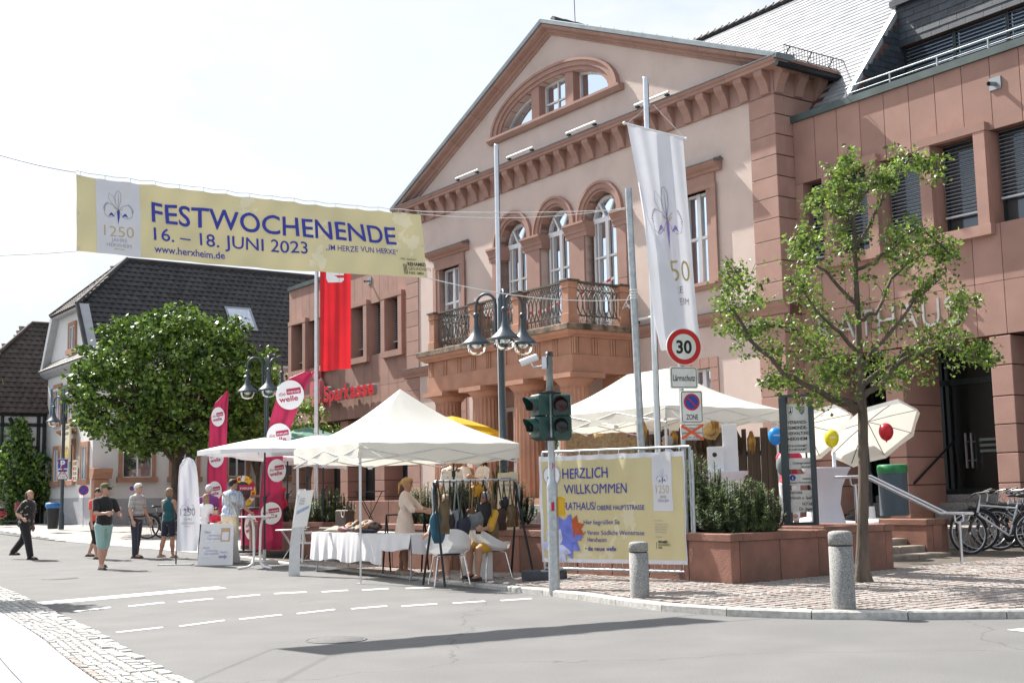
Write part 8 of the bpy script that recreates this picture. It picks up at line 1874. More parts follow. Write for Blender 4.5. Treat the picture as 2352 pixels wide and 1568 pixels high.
# ---- plank wall, hats, tobacco, tables under the right tent
PLK = mat('old_plank', (.085, .062, .046), .9, .35, 7, .5, 25, rnd=.35, aniso=(1, 1, .12)); PW0, PW1 = L2 + V2(.82, .57) * 2.5, R2 + V2(-.02, .0); d_ = (PW1 - PW0); LW = d_.length
PL = empty('plank_wall', Vector((PW0.x, PW0.y, TZ0)), math.atan2(d_.y, d_.x), 'rough dark plank wall at the back of the right market tent', 'plank wall'); rd = random.Random(8); x = 0
pm_ = MB(); pm_.bbox((0, 0, 0), (1, .03, 1), .004); pme = pm_.mesh('plank', PLK)
while x < LW:
 w = rd.uniform(.10, .17); inst(pme, 'plank', PL, (x, rd.uniform(-.02, .02), 0), (0, rd.uniform(-.012, .012), 0), (w - .008, 1, rd.uniform(1.75, 2.05))); x += w
inst(pme, 'cross_batten', PL, (0, .04, .4), (0, 0, 0), (LW, 1, .1)); inst(pme, 'cross_batten', PL, (0, .04, 1.4), (0, 0, 0), (LW, 1, .1))
STRAW = mat('straw', (.52, .36, .15), .85, .2, 30, .4, 60); TOB = mat('dried_tobacco', (.36, .20, .05), .85, .5, 9, .6, 25); TOBD = mat('dark_tobacco', (.05, .028, .015), .9, .5, 9, .6, 25)
def at_tent(px, py): return at_y(px, py, 0) if 0 else None
def on_wall(px, py, off=.06):
 r = ray(px, py); n = Vector((-d_.y, d_.x, 0)).normalized(); n = n if n.y > 0 else -n; o = Vector((0, 0, CAMH)); t = (PW0 - o).dot(n) / r.dot(n); return o + r * t - n * off
for i, (px, py, lab) in enumerate(((1388, 995, 'straw boater hanging left of the flagpole'), (1641, 990, 'straw boater hanging right of the traffic signs'))):
 p = on_wall(px, py, .1); mb = MB(); mb.X = Matrix.Rotation(1.35, 4, 'X'); mb.lathe([(.001, .1), (.085, .1), (.095, .08), (.10, 0), (.17, -.005), (.175, -.015), (.17, -.02), (.001, -.015)], 22); h = mb.build('straw_hat', STRAW, None, loc=p, rz=-.4, label=lab, cat='hat', group='straw boaters on the plank wall')
 mb = MB(); mb.X = Matrix.Rotation(1.35, 4, 'X'); mb.lathe([(.1015, .005), (.099, .035)], 22); mb.build('hat_band', LTH['tan'], h)
for i, (px, py, w, h, m_, lab) in enumerate(((1422, 985, .12, .42, TOB, 'golden tobacco bundle beside the left boater'), (1490, 985, .16, .5, TOB, 'large golden tobacco bundle left of the grey mast'), (1560, 1000, .14, .3, TOB, 'tobacco bundle partly behind the flagpole'), (1665, 1060, .10, .4, TOB, 'thin golden bundle on the planks right of centre') if 0 else (1655, 965, .14, .35, TOB, 'pale bundle hanging from the right tent edge'), (1738, 1010, .13, .5, TOB, 'golden tobacco bundle at the right end of the plank wall'), (1303, 985, .12, .3, TOB, 'yellow bundle right of the traffic light'), (1530, 1010, .35, .55, TOBD, 'dark tobacco curtain behind the grey-haired man'), (1625, 1020, .25, .5, TOBD, 'dark hanging tobacco left of the white boxes'), (1700, 1010, .25, .6, TOBD, 'dark hanging tobacco behind the white boxes'))):
 p = on_wall(px, py, .16); rd = random.Random(i); mb = MB()
 for j in range(26): a = rd.uniform(-1, 1) * w / 2; b_ = rd.uniform(-.04, .04); q = rd.uniform(.6, 1.1); mb.add([(a * .3, b_, h * .35), (a - .02, b_, 0), (a * q, b_ - .02, -h * .55 * q), (a + .025, b_ + .01, -.02)], [(0, 1, 2, 3)], False)
 mb.build('tobacco_bundle', m_, None, loc=p, label=lab, cat='tobacco bundle', group='dried tobacco hanging in the tent')
mb = MB(); mb.grid(lambda u, v: (u * 1.3, .1 * math.sin(u * 9) * v - .1 * v, -v * (.55 - .25 * u) + .05 * math.sin(u * 12)), 20, 8); mb.build('burlap_drape', mat('burlap', (.34, .22, .11), .95, .3, 20, .5, 60), None, loc=at_y(1312, 1000, 22.4) + Vector((-.1, 0, 0)), rz=.1, label='brown burlap drape behind the left part of the welcome banner', cat='drape')
def bar_cover(p, h, r, label, sc=1.0):
 T = empty('cocktail_table', p, 0, label, 'table', 'white-covered standing tables'); mb = MB(); mb.lathe([(r * .86, .0), (r * .70, h * .18), (r * .52, h * .45), (r * .62, h * .7), (r * .9, h * .93), (r, h - .02), (r, h), (.001, h + .004)], 24); mb.build('stretch_cover', mat('white_stretch_cover', (.74, .74, .82), .7, .03, 3, trans=.1), T); return T
cb = at_y(1903, 1200, 20.9); ct1 = bar_cover(Vector((cb.x, 20.9, TZ0)), 1.10, .40, 'tall white-covered standing table beside the notice board')
cb2 = at_y(1665, 1150, 21.6); ct2 = bar_cover(Vector((cb2.x, 21.6, TZ0)), 1.08, .42, 'white-covered standing table behind the corner pine bush')
tz = TZ0 + 1.085
for (dx_, w, h, d, lab) in ((-.14, .26, .42, .2, 'white card display box with small round logos on the standing table'), (.12, .26, .80, .04, 'tall slanted white display panel on the standing table')):
 mb = MB(); mb.X = Matrix.Shear('XZ', 4, (.12, 0)) if h > .5 else None
 mb.bbox((-w / 2, -d / 2, 0), (w / 2, d / 2, h), .004); o = mb.build('display_box', WHITEP, None, loc=Vector((cb2.x + dx_, 21.55, tz)), label=lab, cat='display box')
 if h < .5:
  q = MB(); disc(q, -.03, .28, .04, plane_fn((0, -d / 2 - .004, 0), (1, 0, 0), (0, 0, 1), (0, -1, 0)), 0, 16); q.build('round_logo', mat('plum_print', (.06, .02, .06)), o)
mb = MB(); mb.bbox((-.03, -.02, 0), (.03, .02, .26), .01); mb.build('leaflet_stand', WHITEP, None, loc=Vector((cb.x + .12, 20.8, TZ0 + 1.105)), rz=.3, label='small white leaflet holder on the tall standing table', cat='leaflet holder')
# ---- balloons, bin, can, base
for (px, py, yy, c, lab, s) in ((1781, 1000, 21.4, (.02, .33, .75), 'light blue balloon with small white print left of the notice board', 'süw'), (1910, 1005, 21.6, (.70, .62, .01), 'yellow balloon in front of the cream parasol', 'süw'), (2035, 990, 21.6, (.62, .02, .03), 'red balloon in front of the right cream parasol', None)):
 p = at_y(px, py, yy); T = empty('balloon', p, 0, lab, 'balloon', 'balloons tied to the parasols'); mb = MB(); mb.lathe([(.001, .145)] + [(.125 * math.sin(t), .0 + .145 * math.cos(t) if t < PI / 2 else .165 * math.cos(t)) for t in [PI * i / 12 for i in range(1, 12)]] + [(.01, -.165), (.02, -.185)], 18); mb.build('skin', mat('balloon_%d' % px, c, .3, .03, 3, trans=.25), T)
 if s: q = MB(); put_text(q, s, 0, -.01, .035, lambda u, v, o=0: Vector((u, -math.sqrt(max(.0001, .0156 - u * u - v * v * .7)) - .004, v)), w=.11, align='c', bold=.02); q.build('print', WHITEP, T)
 tubes('string', ROPE, T, [[(0, 0, -.17), (.02, .02, -.22), (-.08, .05, .12)]], .002)
b = F(4.6, -2.9, TZ0); T = empty('waste_bin', at_y(2055, 1180, 24.0) * 1, 0, 'tall grey waste bin with a green liner behind the handrail', 'bin'); T.location.z = .84
mb = MB(); mb.lathe([(.27, 0), (.27, .95)], 4 * 6); mb.build('bin_body', mat('blue_grey_bin', (.07, .10, .13), .5, .1, 4), T); mb = MB(); mb.lathe([(.278, .80), (.285, .86), (.28, .95), (.25, .97), (.24, .9)], 18); mb.build('green_liner', mat('green_bag', (.05, .30, .12), .4, .2, 8, trans=.3), T)
mb = MB(); mb.lathe([(.34, 0), (.36, .04), (.34, .14), (.27, .19), (.06, .22), (.05, .42), (.001, .42)], 20); mb.build('round_weight', WHITEP, None, loc=F(4.9, -4.2, TZ0), label='round white water-filled weight at the top of the steps', cat='parasol weight')
T = empty('watering_can', F(4.7, -3.6, TZ0), .2, 'dark watering can beside the grey waste bin', 'watering can'); mb = MB(); mb.lathe([(.12, 0), (.12, .26), (.06, .30), (.001, .3)], 14); mb.build('can_body', BLACKP, T); tubes('handle', BLACKP, T, [[(.11, 0, .1), (.19, 0, .2), (.1, 0, .4), (-.06, 0, .36), (-.08, 0, .28)]], .014); tubes('spout', BLACKP, T, [[(-.1, 0, .08), (-.26, 0, .32)]], .016)
# ================================================================ people
def fuse(mb, name, mats, voxel, sm=2):
 me = mb.mesh('t', None if 0 else []); o = bpy.data.objects.new('t', me); COL.objects.link(o)
 m = o.modifiers.new('r', 'REMESH'); m.mode = 'VOXEL'; m.voxel_size = voxel; m.use_smooth_shade = True
 s = o.modifiers.new('s', 'SMOOTH'); s.iterations = sm; s.factor = .5
 dg = bpy.context.evaluated_depsgraph_get(); dg.update(); r = bpy.data.meshes.new_from_object(o.evaluated_get(dg)); r.name = name
 bpy.data.objects.remove(o); bpy.data.meshes.remove(me)
 for q in (mats if isinstance(mats, (list, tuple)) else [mats]): r.materials.append(q)
 r.polygons.foreach_set('use_smooth', [True] * len(r.polygons)); return r
def link(me, name, parent): o = bpy.data.objects.new(name, me); COL.objects.link(o); o.parent = parent; return o
def cap(mb, a, b, ra, rb, n=10):
 a, b = Vector(a), Vector(b); d = b - a
 d = d.normalized() if d.length > 1e-6 else Vector((0, 0, 1))
 mb.tube([a - d * ra, a - d * ra * .7, a, b, b + d * rb * .7, b + d * rb], [ra * .05, ra * .72, ra, rb, rb * .72, rb * .05], n)
SK = [mat('skin_fair', (.50, .29, .21), .55, .06, 9), mat('skin_tan', (.40, .215, .145), .55, .06, 9)]
HAIRS = {k: mat('hair_' + k, c, .6, .3, 30, .5, 80) for k, c in dict(grey=(.30, .30, .30), white=(.62, .61, .58), dark=(.015, .011, .009), blond=(.42, .25, .09), brown=(.10, .055, .028), sand=(.26, .17, .10)).items()}
def cloth(name, c, **k): return mat('cloth_' + name, c, .85, .10, 6, .25, 22, sheen=.2, **k)
def person(loc, yaw, H, label, hair='dark', style='short', top=None, bottom=None, bulk=1.0, lean=0, arms=((8, 8, 10), (8, 8, 10)), legs=((4, 6), (-4, 4)), sleeve=.5, pants=1.0, dress=None, shoes=(.03, .025, .02), sk=0, headturn=0, nod=0, extra=None, female=False, armin=(0, 0), belly=0, hands=True, cut=None, group=None):
 T = empty('person', loc, yaw, label, 'person', group); S = SK[sk]; X = Vector((1, 0, 0))
 rx = lambda v, deg: Matrix.Rotation(math.radians(-deg), 3, 'X') @ v       # positive = towards the front (-Y)
 up = rx(Vector((0, 0, 1)), -lean) if 0 else Vector((0, -math.sin(math.radians(lean)), math.cos(math.radians(lean))))
 hip = Vector((0, 0, .53 * H)); ws = .112 if not female else .098; wh = .052
 L = []
 for sx, (a, k) in zip((-1, 1), legs):
  hj = hip + X * sx * wh * H; t = math.radians(a); kn = hj + Vector((0, -math.sin(t), -math.cos(t))) * .245 * H; t2 = math.radians(a - k); an = kn + Vector((0, -math.sin(t2), -math.cos(t2))) * .235 * H
  L.append((hj, kn, an, t2))
 low = min(l[2].z for l in L) - .04 * H
 dz = Vector((0, 0, -low)); hip = hip + dz; L = [(a + dz, b + dz, c + dz, t) for a, b, c, t in L]
 ch = hip + up * .21 * H; nk = hip + up * .315 * H; shd = hip + up * .285 * H
 A = []
 for sx, (f, o, e), ai in zip((-1, 1), arms, armin):
  s = shd + X * sx * ws * H; d = Vector((sx * math.sin(math.radians(o)), -math.sin(math.radians(f + lean * .5)), -math.cos(math.radians(f + lean * .5)))).normalized(); el = s + d * .17 * H
  g = math.radians(f + lean * .5 + e); d2 = Vector((sx * (math.sin(math.radians(o)) - math.sin(math.radians(ai))), -math.sin(g), -math.cos(g))).normalized(); wr = el + d2 * .145 * H; A.append((s, el, wr, d2))
 hd = nk + up * .02 * H + Vector((0, -.012 * H, .085 * H)); b = bulk
 mb = MB()      # body surface
 cap(mb, nk - up * .03 * H, hd - Vector((0, 0, .03 * H)), .031 * H, .030 * H)
 HM = Matrix.Rotation(math.radians(headturn), 3, 'Z') @ Matrix.Rotation(math.radians(nod), 3, 'X'); hp = lambda x, y, z: hd + HM @ Vector((x * H, y * H, z * H))
 mb.ball(hd, (.044 * H, .053 * H, .062 * H), 14, 10); mb.ball(hp(0, -.018, -.032), (.032 * H, .032 * H, .034 * H), 10, 8)
 cap(mb, hp(0, -.050, .006), hp(0, -.060, -.014), .005 * H, .0085 * H, 6); mb.ball(hp(0, -.046, -.052), .014 * H, 8, 6)
 for sx in (-1, 1): mb.ball(hp(sx * .045, .006, -.004), (.007 * H, .012 * H, .018 * H), 6, 5)
 mb.ball(ch + up * .02 * H, (.095 * H * b, .062 * H * b, .12 * H), 14, 10); mb.ball(hip + up * .07 * H, (.080 * H * b, .058 * H * b, .10 * H), 12, 8); mb.ball(hip, (.088 * H * b, .065 * H * b, .07 * H), 12, 8)
 cap(mb, shd - X * ws * H * .8, shd + X * ws * H * .8, .04 * H, .04 * H)
 lb = 1 + (b - 1) * .7
 for s, el, wr, d2 in A: cap(mb, s, el, .031 * H * lb, .024 * H * lb); cap(mb, el, wr, .024 * H * lb, .0155 * H)
 for hj, kn, an, t2 in L:
  cap(mb, hj, kn, .052 * H * lb, .035 * H * lb); cap(mb, kn, kn.lerp(an, .4) + Vector((0, .008 * H, 0)), .033 * H * lb, .034 * H * lb); cap(mb, kn.lerp(an, .4), an, .033 * H * lb, .019 * H)
  cap(mb, an, an + Vector((0, -.085 * H, -.022 * H)), .02 * H, .018 * H); cap(mb, an, an + Vector((0, .025 * H, -.018 * H)), .018 * H, .018 * H)
 body = fuse(mb, 'body', S, .013, 2)
 bo = link(body, 'body', T)
 if hands:
  hm = MB()
  for i, (s, el, wr, d2) in enumerate(A):
   side = 1 if i else -1; n1 = d2.cross(X * side).normalized(); inn = Vector((-side, 0, 0)); inn = (inn - d2 * inn.dot(d2)).normalized(); fr = d2.cross(inn).normalized(); fr = fr if fr.y < 0 else -fr
   pc = wr + d2 * .030 * H; cap(hm, wr - d2 * .02 * H, wr + d2 * .02 * H, .0145 * H, .017 * H, 8)
   for k in range(4): q = fr * (.0115 * H * (1.5 - k)); cap(hm, wr + d2 * .012 * H + q * .6, wr + d2 * .052 * H + q, .010 * H, .0075 * H, 6); l_ = (.040, .045, .042, .032)[k] * H; m = wr + d2 * (.052 * H + l_ * .55) + q + inn * .004 * H; cap(hm, wr + d2 * .052 * H + q, m, .0062 * H, .0055 * H, 6); cap(hm, m, m + (d2 * .75 + inn * .65).normalized() * l_ * .5, .0055 * H, .0045 * H, 6)
   cap(hm, wr + d2 * .015 * H + fr * .014 * H, wr + d2 * .04 * H + fr * .030 * H + inn * .006 * H, .008 * H, .0065 * H, 6); cap(hm, wr + d2 * .04 * H + fr * .030 * H + inn * .006 * H, wr + d2 * .062 * H + fr * .031 * H + inn * .012 * H, .0065 * H, .005 * H, 6)
  hme = fuse(hm, 'hands', S, .0065, 1); bm = bmesh.new(); bm.from_mesh(body); bm.from_mesh(hme); bm.to_mesh(body); bm.free(); bpy.data.meshes.remove(hme)
 f = MB(); f.cur = 0
 for sx in (-1, 1): f.ball(hp(sx * .018, -.0475, .008), .0055 * H, 6, 4)
 f.cur = 1; f.ball(hp(0, -.0485, -.036), (.014 * H, .006 * H, .0035 * H), 6, 4); f.cur = 2
 for sx in (-1, 1): f.ball(hp(sx * .018, -.050, .020), (.012 * H, .004 * H, .003 * H), 6, 4)
 f.build('face', [mat('eye', (.02, .015, .012), .2), mat('lips', (.36, .13, .11), .5), HAIRS['brown' if hair != 'dark' else 'dark']], T)
 gm = MB(); c = 1.07
 if top is not None:
  gm.ball(ch + up * .02 * H, (.100 * H * b, .070 * H * b, .125 * H), 14, 10); gm.ball(hip + up * .08 * H + Vector((0, -.02 * H * belly, 0)), (.092 * H * b, .072 * H * b * (1 + .3 * belly), .10 * H), 12, 8); gm.ball(hip + up * .02 * H, (.098 * H * b, .075 * H * b, .065 * H), 12, 8)
  if sleeve > 0: cap(gm, shd - X * ws * H * .85, shd + X * ws * H * .85, .044 * H, .044 * H)
  else: cap(gm, shd - X * ws * H * .45, shd + X * ws * H * .45, .042 * H, .042 * H)
  for s, el, wr, d2 in A:
   if sleeve > 0: cap(gm, s, s.lerp(el, min(1, sleeve * 1.3)), .039 * H * lb, .036 * H * lb)
   if sleeve > .9: cap(gm, el, el.lerp(wr, min(1, sleeve - .9) * 1.3), .032 * H * lb, .026 * H * lb)
  if female and top: gm.ball(ch + up * .0 * H + Vector((0, -.045 * H * b, -.01 * H)), (.075 * H * b, .04 * H, .04 * H), 10, 8)
  link(fuse(gm, 'shirt', top, .013, 3), 'shirt', T)
  cm = MB(); cm.tube([nk + Vector((.034 * H * math.cos(a), -.006 * H + .034 * H * math.sin(a), -.012 * H + .012 * H * math.sin(a))) for a in [2 * PI * i / 12 for i in range(13)]], .007 * H, 5, False); cm.build('collar', top, T)
 if dress is not None:
  dm = MB(); zt, zb = hip + up * .08 * H, dress[1]
  def fn(u, v):
   a = 2 * PI * u; ctr_ = Vector((0, 0, zt.z)).lerp(Vector((0, zt.y * 0 + (L[0][1].y + L[1][1].y) / 2 * .5, zb)), v); ctr_.y += zt.y * (1 - v); r = .085 * H * b * (1 + dress[2] * v); return ctr_ + Vector((r * math.cos(a) * 1.1, r * .85 * math.sin(a), 0)) * (1 + .05 * math.sin(a * 9) * v)
  dm.grid(fn, 40, 12); dm.build('skirt', dress[0], T)
 if bottom is not None:
  gm = MB(); gm.ball(hip - up * .0 * H, (.094 * H * b, .072 * H * b, .06 * H), 12, 8)
  for hj, kn, an, t2 in L:
   e = min(1, pants * 2); cap(gm, hj, hj.lerp(kn, e), .059 * H * lb, .059 * H * lb * (1 - .28 * e))
   if pants > .5: cap(gm, kn, kn.lerp(an, (pants - .5) * 2 * .96), .043 * H * lb, .036 * H * lb)
  link(fuse(gm, 'trousers', bottom, .013, 3), 'trousers', T)
 for hj, kn, an, t2 in L:
  sm_ = MB(); cap(sm_, an + Vector((0, .03 * H, -.022 * H)), an + Vector((0, -.095 * H, -.026 * H)), .022 * H, .019 * H, 8); sm_.box((an.x - .022 * H, an.y - .115 * H, an.z - .042 * H), (an.x + .022 * H, an.y + .05 * H, an.z - .030 * H)); sm_.build('shoe', mat('shoe_%.2f_%.2f' % shoes[:2], shoes, .6, .2, 12), T)
 hmb = MB(); HR = HAIRS.get(hair, HAIRS['dark'])
 if style != 'bald':
  hmb.ball(hp(0, .012, .012), (.050 * H, .055 * H, .058 * H), 12, 9); hmb.ball(hp(0, -.012, .036), (.042 * H, .045 * H, .034 * H), 10, 7)
 if style == 'bob': hmb.ball(hp(0, .018, -.018), (.054 * H, .046 * H, .056 * H), 12, 8)
 if style in ('long', 'thin'):
  for x in (-.03, -.01, .01, .03): cap(hmb, hp(x, .035, .01), hp(x * 1.1, .05, -.13 if style == 'long' else -.08), .022 * H, .012 * H, 8)
  if style == 'long':
   for sx in (-1, 1): cap(hmb, hp(sx * .040, .0, .0), hp(sx * .042, -.005, -.10), .014 * H, .009 * H, 6)
 if style == 'tail': cap(hmb, hp(0, .05, .03), hp(0, .085, -.02), .018 * H, .014 * H, 8); cap(hmb, hp(0, .085, -.02), hp(0, .075, -.12), .016 * H, .006 * H, 8)
 if style == 'back': hmb = MB(); hmb.ball(hp(0, .028, -.004), (.047 * H, .042 * H, .052 * H), 12, 8); cap(hmb, hp(-.02, .05, -.02), hp(-.02, .055, -.07), .018 * H, .01 * H); cap(hmb, hp(.02, .05, -.02), hp(.02, .055, -.07), .018 * H, .01 * H)
 link(fuse(hmb, 'hair', HR, .010, 1), 'hair', T)
 T['_'] = 0; del T['_']
 return T, dict(hp=hp, hip=hip, ch=ch, A=A, L=L, H=H, up=up, nk=nk)
BLKC = cloth('black', (.012, .012, .014)); FLOR = cloth('dark_floral', (.012, .013, .016), stain=((.50, .46, .25), 11, .60, .64)); MINT = cloth('mint', (.30, .47, .44)); CORAL = cloth('coral', (.75, .08, .06)); JEAN = cloth('dark_jeans', (.03, .035, .055)); STRP = cloth('grey_stripe', (.50, .49, .47), col2=(.24, .22, .22), aniso=(.3, .3, 5))
TEAL = cloth('teal', (.008, .075, .085)); NAVY = cloth('navy', (.012, .015, .035)); WHT = cloth('white', (.74, .74, .74)); BEIGE = cloth('beige', (.50, .42, .30)); BSTR = cloth('blue_stripe', (.62, .66, .66), col2=(.12, .20, .38), aniso=(7, 7, .2)); ROSE = cloth('pale_dress', (.66, .54, .47)); MUST = cloth('mustard', (.52, .28, .015)); FLW = cloth('white_floral', (.74, .74, .72), stain=((.10, .12, .30), 9, .56, .6)); LBLUE = cloth('light_blue', (.45, .55, .68)); CRIM = cloth('crimson', (.55, .02, .06)); PURP = cloth('purple', (.20, .04, .22))
gr = lambda px, py: on(px, py, gz)
# walkers in the street
q, d = person(gr(58, 1284), 1.35, 1.66, 'woman walking in at the left edge in dark flowered blouse and wide black trousers', 'brown', 'back', FLOR, BLKC, 1.42, 6, ((-25, 26, 85), (-10, 14, 15)), ((16, 4), (-20, 22)), .6, 1.0, female=True, armin=(0, 20))
q, d = person(gr(218, 1283), 1.1, 1.66, 'person in coral red shirt, glasses and black knee shorts behind the man in black', 'dark', 'short', CORAL, BLKC, 1.0, 4, ((10, 12, 8), (30, 8, 70)), ((12, 4), (-14, 16)), .4, .62, headturn=-20)
mb = MB(); [mb.tube([d['hp'](s * .018 + .012 * math.cos(a), -.056, .008 + .010 * math.sin(a)) for a in [2 * PI * i / 10 for i in range(11)]], .003, 4, False) for s in (-1, 1)]; mb.build('glasses', BLACKP, q)
q, d = person(gr(236, 1307), .75, 1.76, 'man in black shirt, mint shorts and olive cap crossing the street holding a phone', 'sand', 'short', BLKC, MINT, 1.08, 2, ((28, 10, 62), (20, 14, 60)), ((10, 4), (-10, 14)), .55, .55, shoes=(.05, .045, .05), headturn=35, armin=(40, 30), belly=.5)
mb = MB(); mb.ball(d['hp'](0, .004, .040), (.053 * 1.76, .060 * 1.76, .040 * 1.76), 14, 8); mb.build('cap', mat('olive_cap', (.10, .115, .06), .9, .1, 9), q); mb = MB(); mb.ball(d['hp'](0, -.066, .032), (.045 * 1.76, .045 * 1.76, .006 * 1.76), 12, 5); mb.build('cap_peak', mat('olive_cap', (.10, .115, .06)), q)
mb = MB(); mb.box(tuple(d['hp'](-.034, -.056, .0)), tuple(d['hp'](.034, -.046, .017))); mb.build('sunglasses', BLACKP, q)
q, d = person(gr(312, 1281), 1.25, 1.74, 'white-haired man in striped polo shirt and dark jeans standing with hands in pockets', 'white', 'short', STRP, JEAN, 1.08, 2, ((-4, 12, 28), (2, 14, 20)), ((4, 4), (-3, 4)), .55, 1.0, shoes=(.07, .04, .025), belly=.4)
mb = MB(); mb.lathe([(.103 * 1.74 * 1.08, 0), (.105 * 1.74 * 1.08, .035)], 18, d['hip'] + Vector((0, 0, .05))); mb.build('belt', LTH['dark'], q); q.scale = (1, 1, 1)
q, d = person(gr(386, 1281), 2.75, 1.62, 'woman with grey bob seen from behind in teal sleeveless top and navy shorts', 'sand', 'bob', TEAL, NAVY, 1.06, 0, ((14, 10, 20), (20, 12, 40)), ((6, 4), (-8, 12)), 0, .38, female=True, shoes=(.42, .34, .26), sk=1)
# group at the wheel
q, d = person(Vector((at_y(478, 1200, 28.6).x, 28.6, .12)), 3.3, 1.62, 'white-haired woman in purple behind the girl in white', 'white', 'short', PURP, BLKC, 1.05, 8, female=True)
q, d = person(Vector((at_y(470, 1200, 28.0).x, 28.0, .12)), 3.0, 1.40, 'girl with brown hair in white T-shirt seen from behind near the wheel', 'sand', 'long', WHT, NAVY, .95, 4, ((20, 10, 60), (20, 10, 60)), female=True, headturn=30)
q, d = person(Vector((at_y(496, 1200, 27.9).x, 27.9, .12)), .6, 1.10, 'small dark-haired child in red holding a football', 'dark', 'short', CRIM, NAVY, .95, 0, ((35, 6, 70), (35, 6, 70)), armin=(40, 40))
mb = MB(); mb.ball((0, 0, 0), .11, 14, 10); bo = mb.build('football', WHITEP, None, loc=q.location + Vector((-.03, -.24, .66)), label='black and white football held in front of the small child', cat='ball')
mb = MB(); [mb.ball((.09 * math.cos(a) * math.cos(e), .09 * math.sin(a) * math.cos(e), .09 * math.sin(e)), .034, 6, 4) for a, e in ((-1.6, .1), (-.6, .5), (-2.6, .5), (-.9, -.6), (-2.2, -.6), (0, 0), (3.1, 0))]; mb.build('black_patch', BLACKP, bo)
q, d = person(Vector((at_y(528, 1250, 27.7).x, 27.7, .12)), 2.75, 1.72, 'stout woman from behind in blue-white striped shirt with a cream bag strap', 'dark', 'short', BSTR, BEIGE, 1.35, 8, ((20, 12, 30), (16, 18, 60)), ((4, 4), (-6, 6)), .6, 1.0, female=True, shoes=(.45, .40, .34), headturn=-30)
P = [d['ch'] + Vector((.10 * 1.72, .115, .16)), d['ch'] + Vector((.02, .145, .05)), d['ch'] + Vector((-.13, .14, -.12)), d['hip'] + Vector((-.2, .06, .0))]; mb = MB(); [mb.tube([p + Vector((k * .012, 0, 0)) for p in P], .012, 5) for k in range(-2, 3)]; mb.build('bag_strap', LTH['cream'], q)
q, d = person(Vector((at_y(650, 1180, 29.8).x, 29.8, .3)), -.6, 1.68, 'person in dark clothes and red collar half hidden behind the tall red beach flag', 'dark', 'short', CRIM, BLKC, 1.0, 20, ((50, 8, 30), (50, 8, 30)), ((10, 30), (0, 20)), .9)
# at the bag stall
q, d = person(onY(929, 22.0), 1.35, 1.66, 'blonde woman in a long pale lace dress sorting bags at the stall', 'blond', 'tail', ROSE, None, 1.05, 4, ((35, 6, 45), (40, 8, 40)), ((5, 4), (-5, 6)), 1.05, 0, (ROSE, .42, .75), (.55, .45, .35), female=True, nod=12, sk=1)
sit = ((84, 88), (80, 76))
q, d = person(c1 + Vector((0, 0, .02)), math.pi + .35, 1.66, 'seated person in a white top seen from behind on the left shell chair', 'sand', 'bob', WHT, WHT, 1.08, 10, ((30, 8, 40), (30, 8, 40)), sit, .8, .42, female=True, shoes=(.50, .42, .38))
q, d = person(c2 + Vector((0, 0, .02)), math.pi - .95 + 3.5, 1.66, 'seated person in mustard yellow with bare knees on the right shell chair', 'grey', 'short', MUST, MUST, 1.1, 8, ((35, 8, 50), (35, 8, 50)), sit, .9, .42, female=True, sk=1, shoes=(.03, .025, .02))
# on the terrace
tp_ = lambda px, yy: Vector((at_y(px, 1100, yy).x, yy, TZ0))
q, d = person(tp_(1038, 26.2), 3.3, 1.58, 'short blond woman in a white and blue flowered blouse seen from behind on the terrace', 'blond', 'short', FLW, NAVY, 1.2, 0, female=True, sleeve=.8)
q, d = person(tp_(1068, 26.6), .25, 1.60, 'young woman with a braid in a white sleeveless top facing the street', 'brown', 'short', WHT, NAVY, .98, 0, female=True, sleeve=0, sk=1, headturn=-10)
q, d = person(tp_(1110, 26.4), -1.0, 1.60, 'woman with long black hair in a white T-shirt with folded arms', 'dark', 'long', WHT, NAVY, 1.0, 0, ((20, 12, 90), (25, 14, 90)), female=True, sleeve=.45, sk=1, armin=(60, 60))
q, d = person(tp_(1538, 22.4), -1.9, 1.74, 'grey-haired man with glasses in a light blue shirt behind the welcome banner', 'grey', 'short', LBLUE, NAVY, 1.05, 0)
q, d = person(Vector((at_y(1813, 1100, 21.2).x, 21.2, TZ0)), 2.6, 1.62, 'woman in crimson top and white shorts with a grey backpack behind the notice board', 'sand', 'short', CRIM, WHT, 1.12, 3, ((25, 10, 60), (30, 10, 70)), ((3, 3), (-3, 3)), .5, .75, female=True)
mb = MB(); mb.ball(d['ch'] + Vector((.02, .17, -.02)), (.15, .09, .2), 12, 9); mb.build('backpack', None or LTH['grey'], None, loc=q.location, rz=q.rotation_euler.z, label='grey backpack on the back of the woman in crimson', cat='backpack')
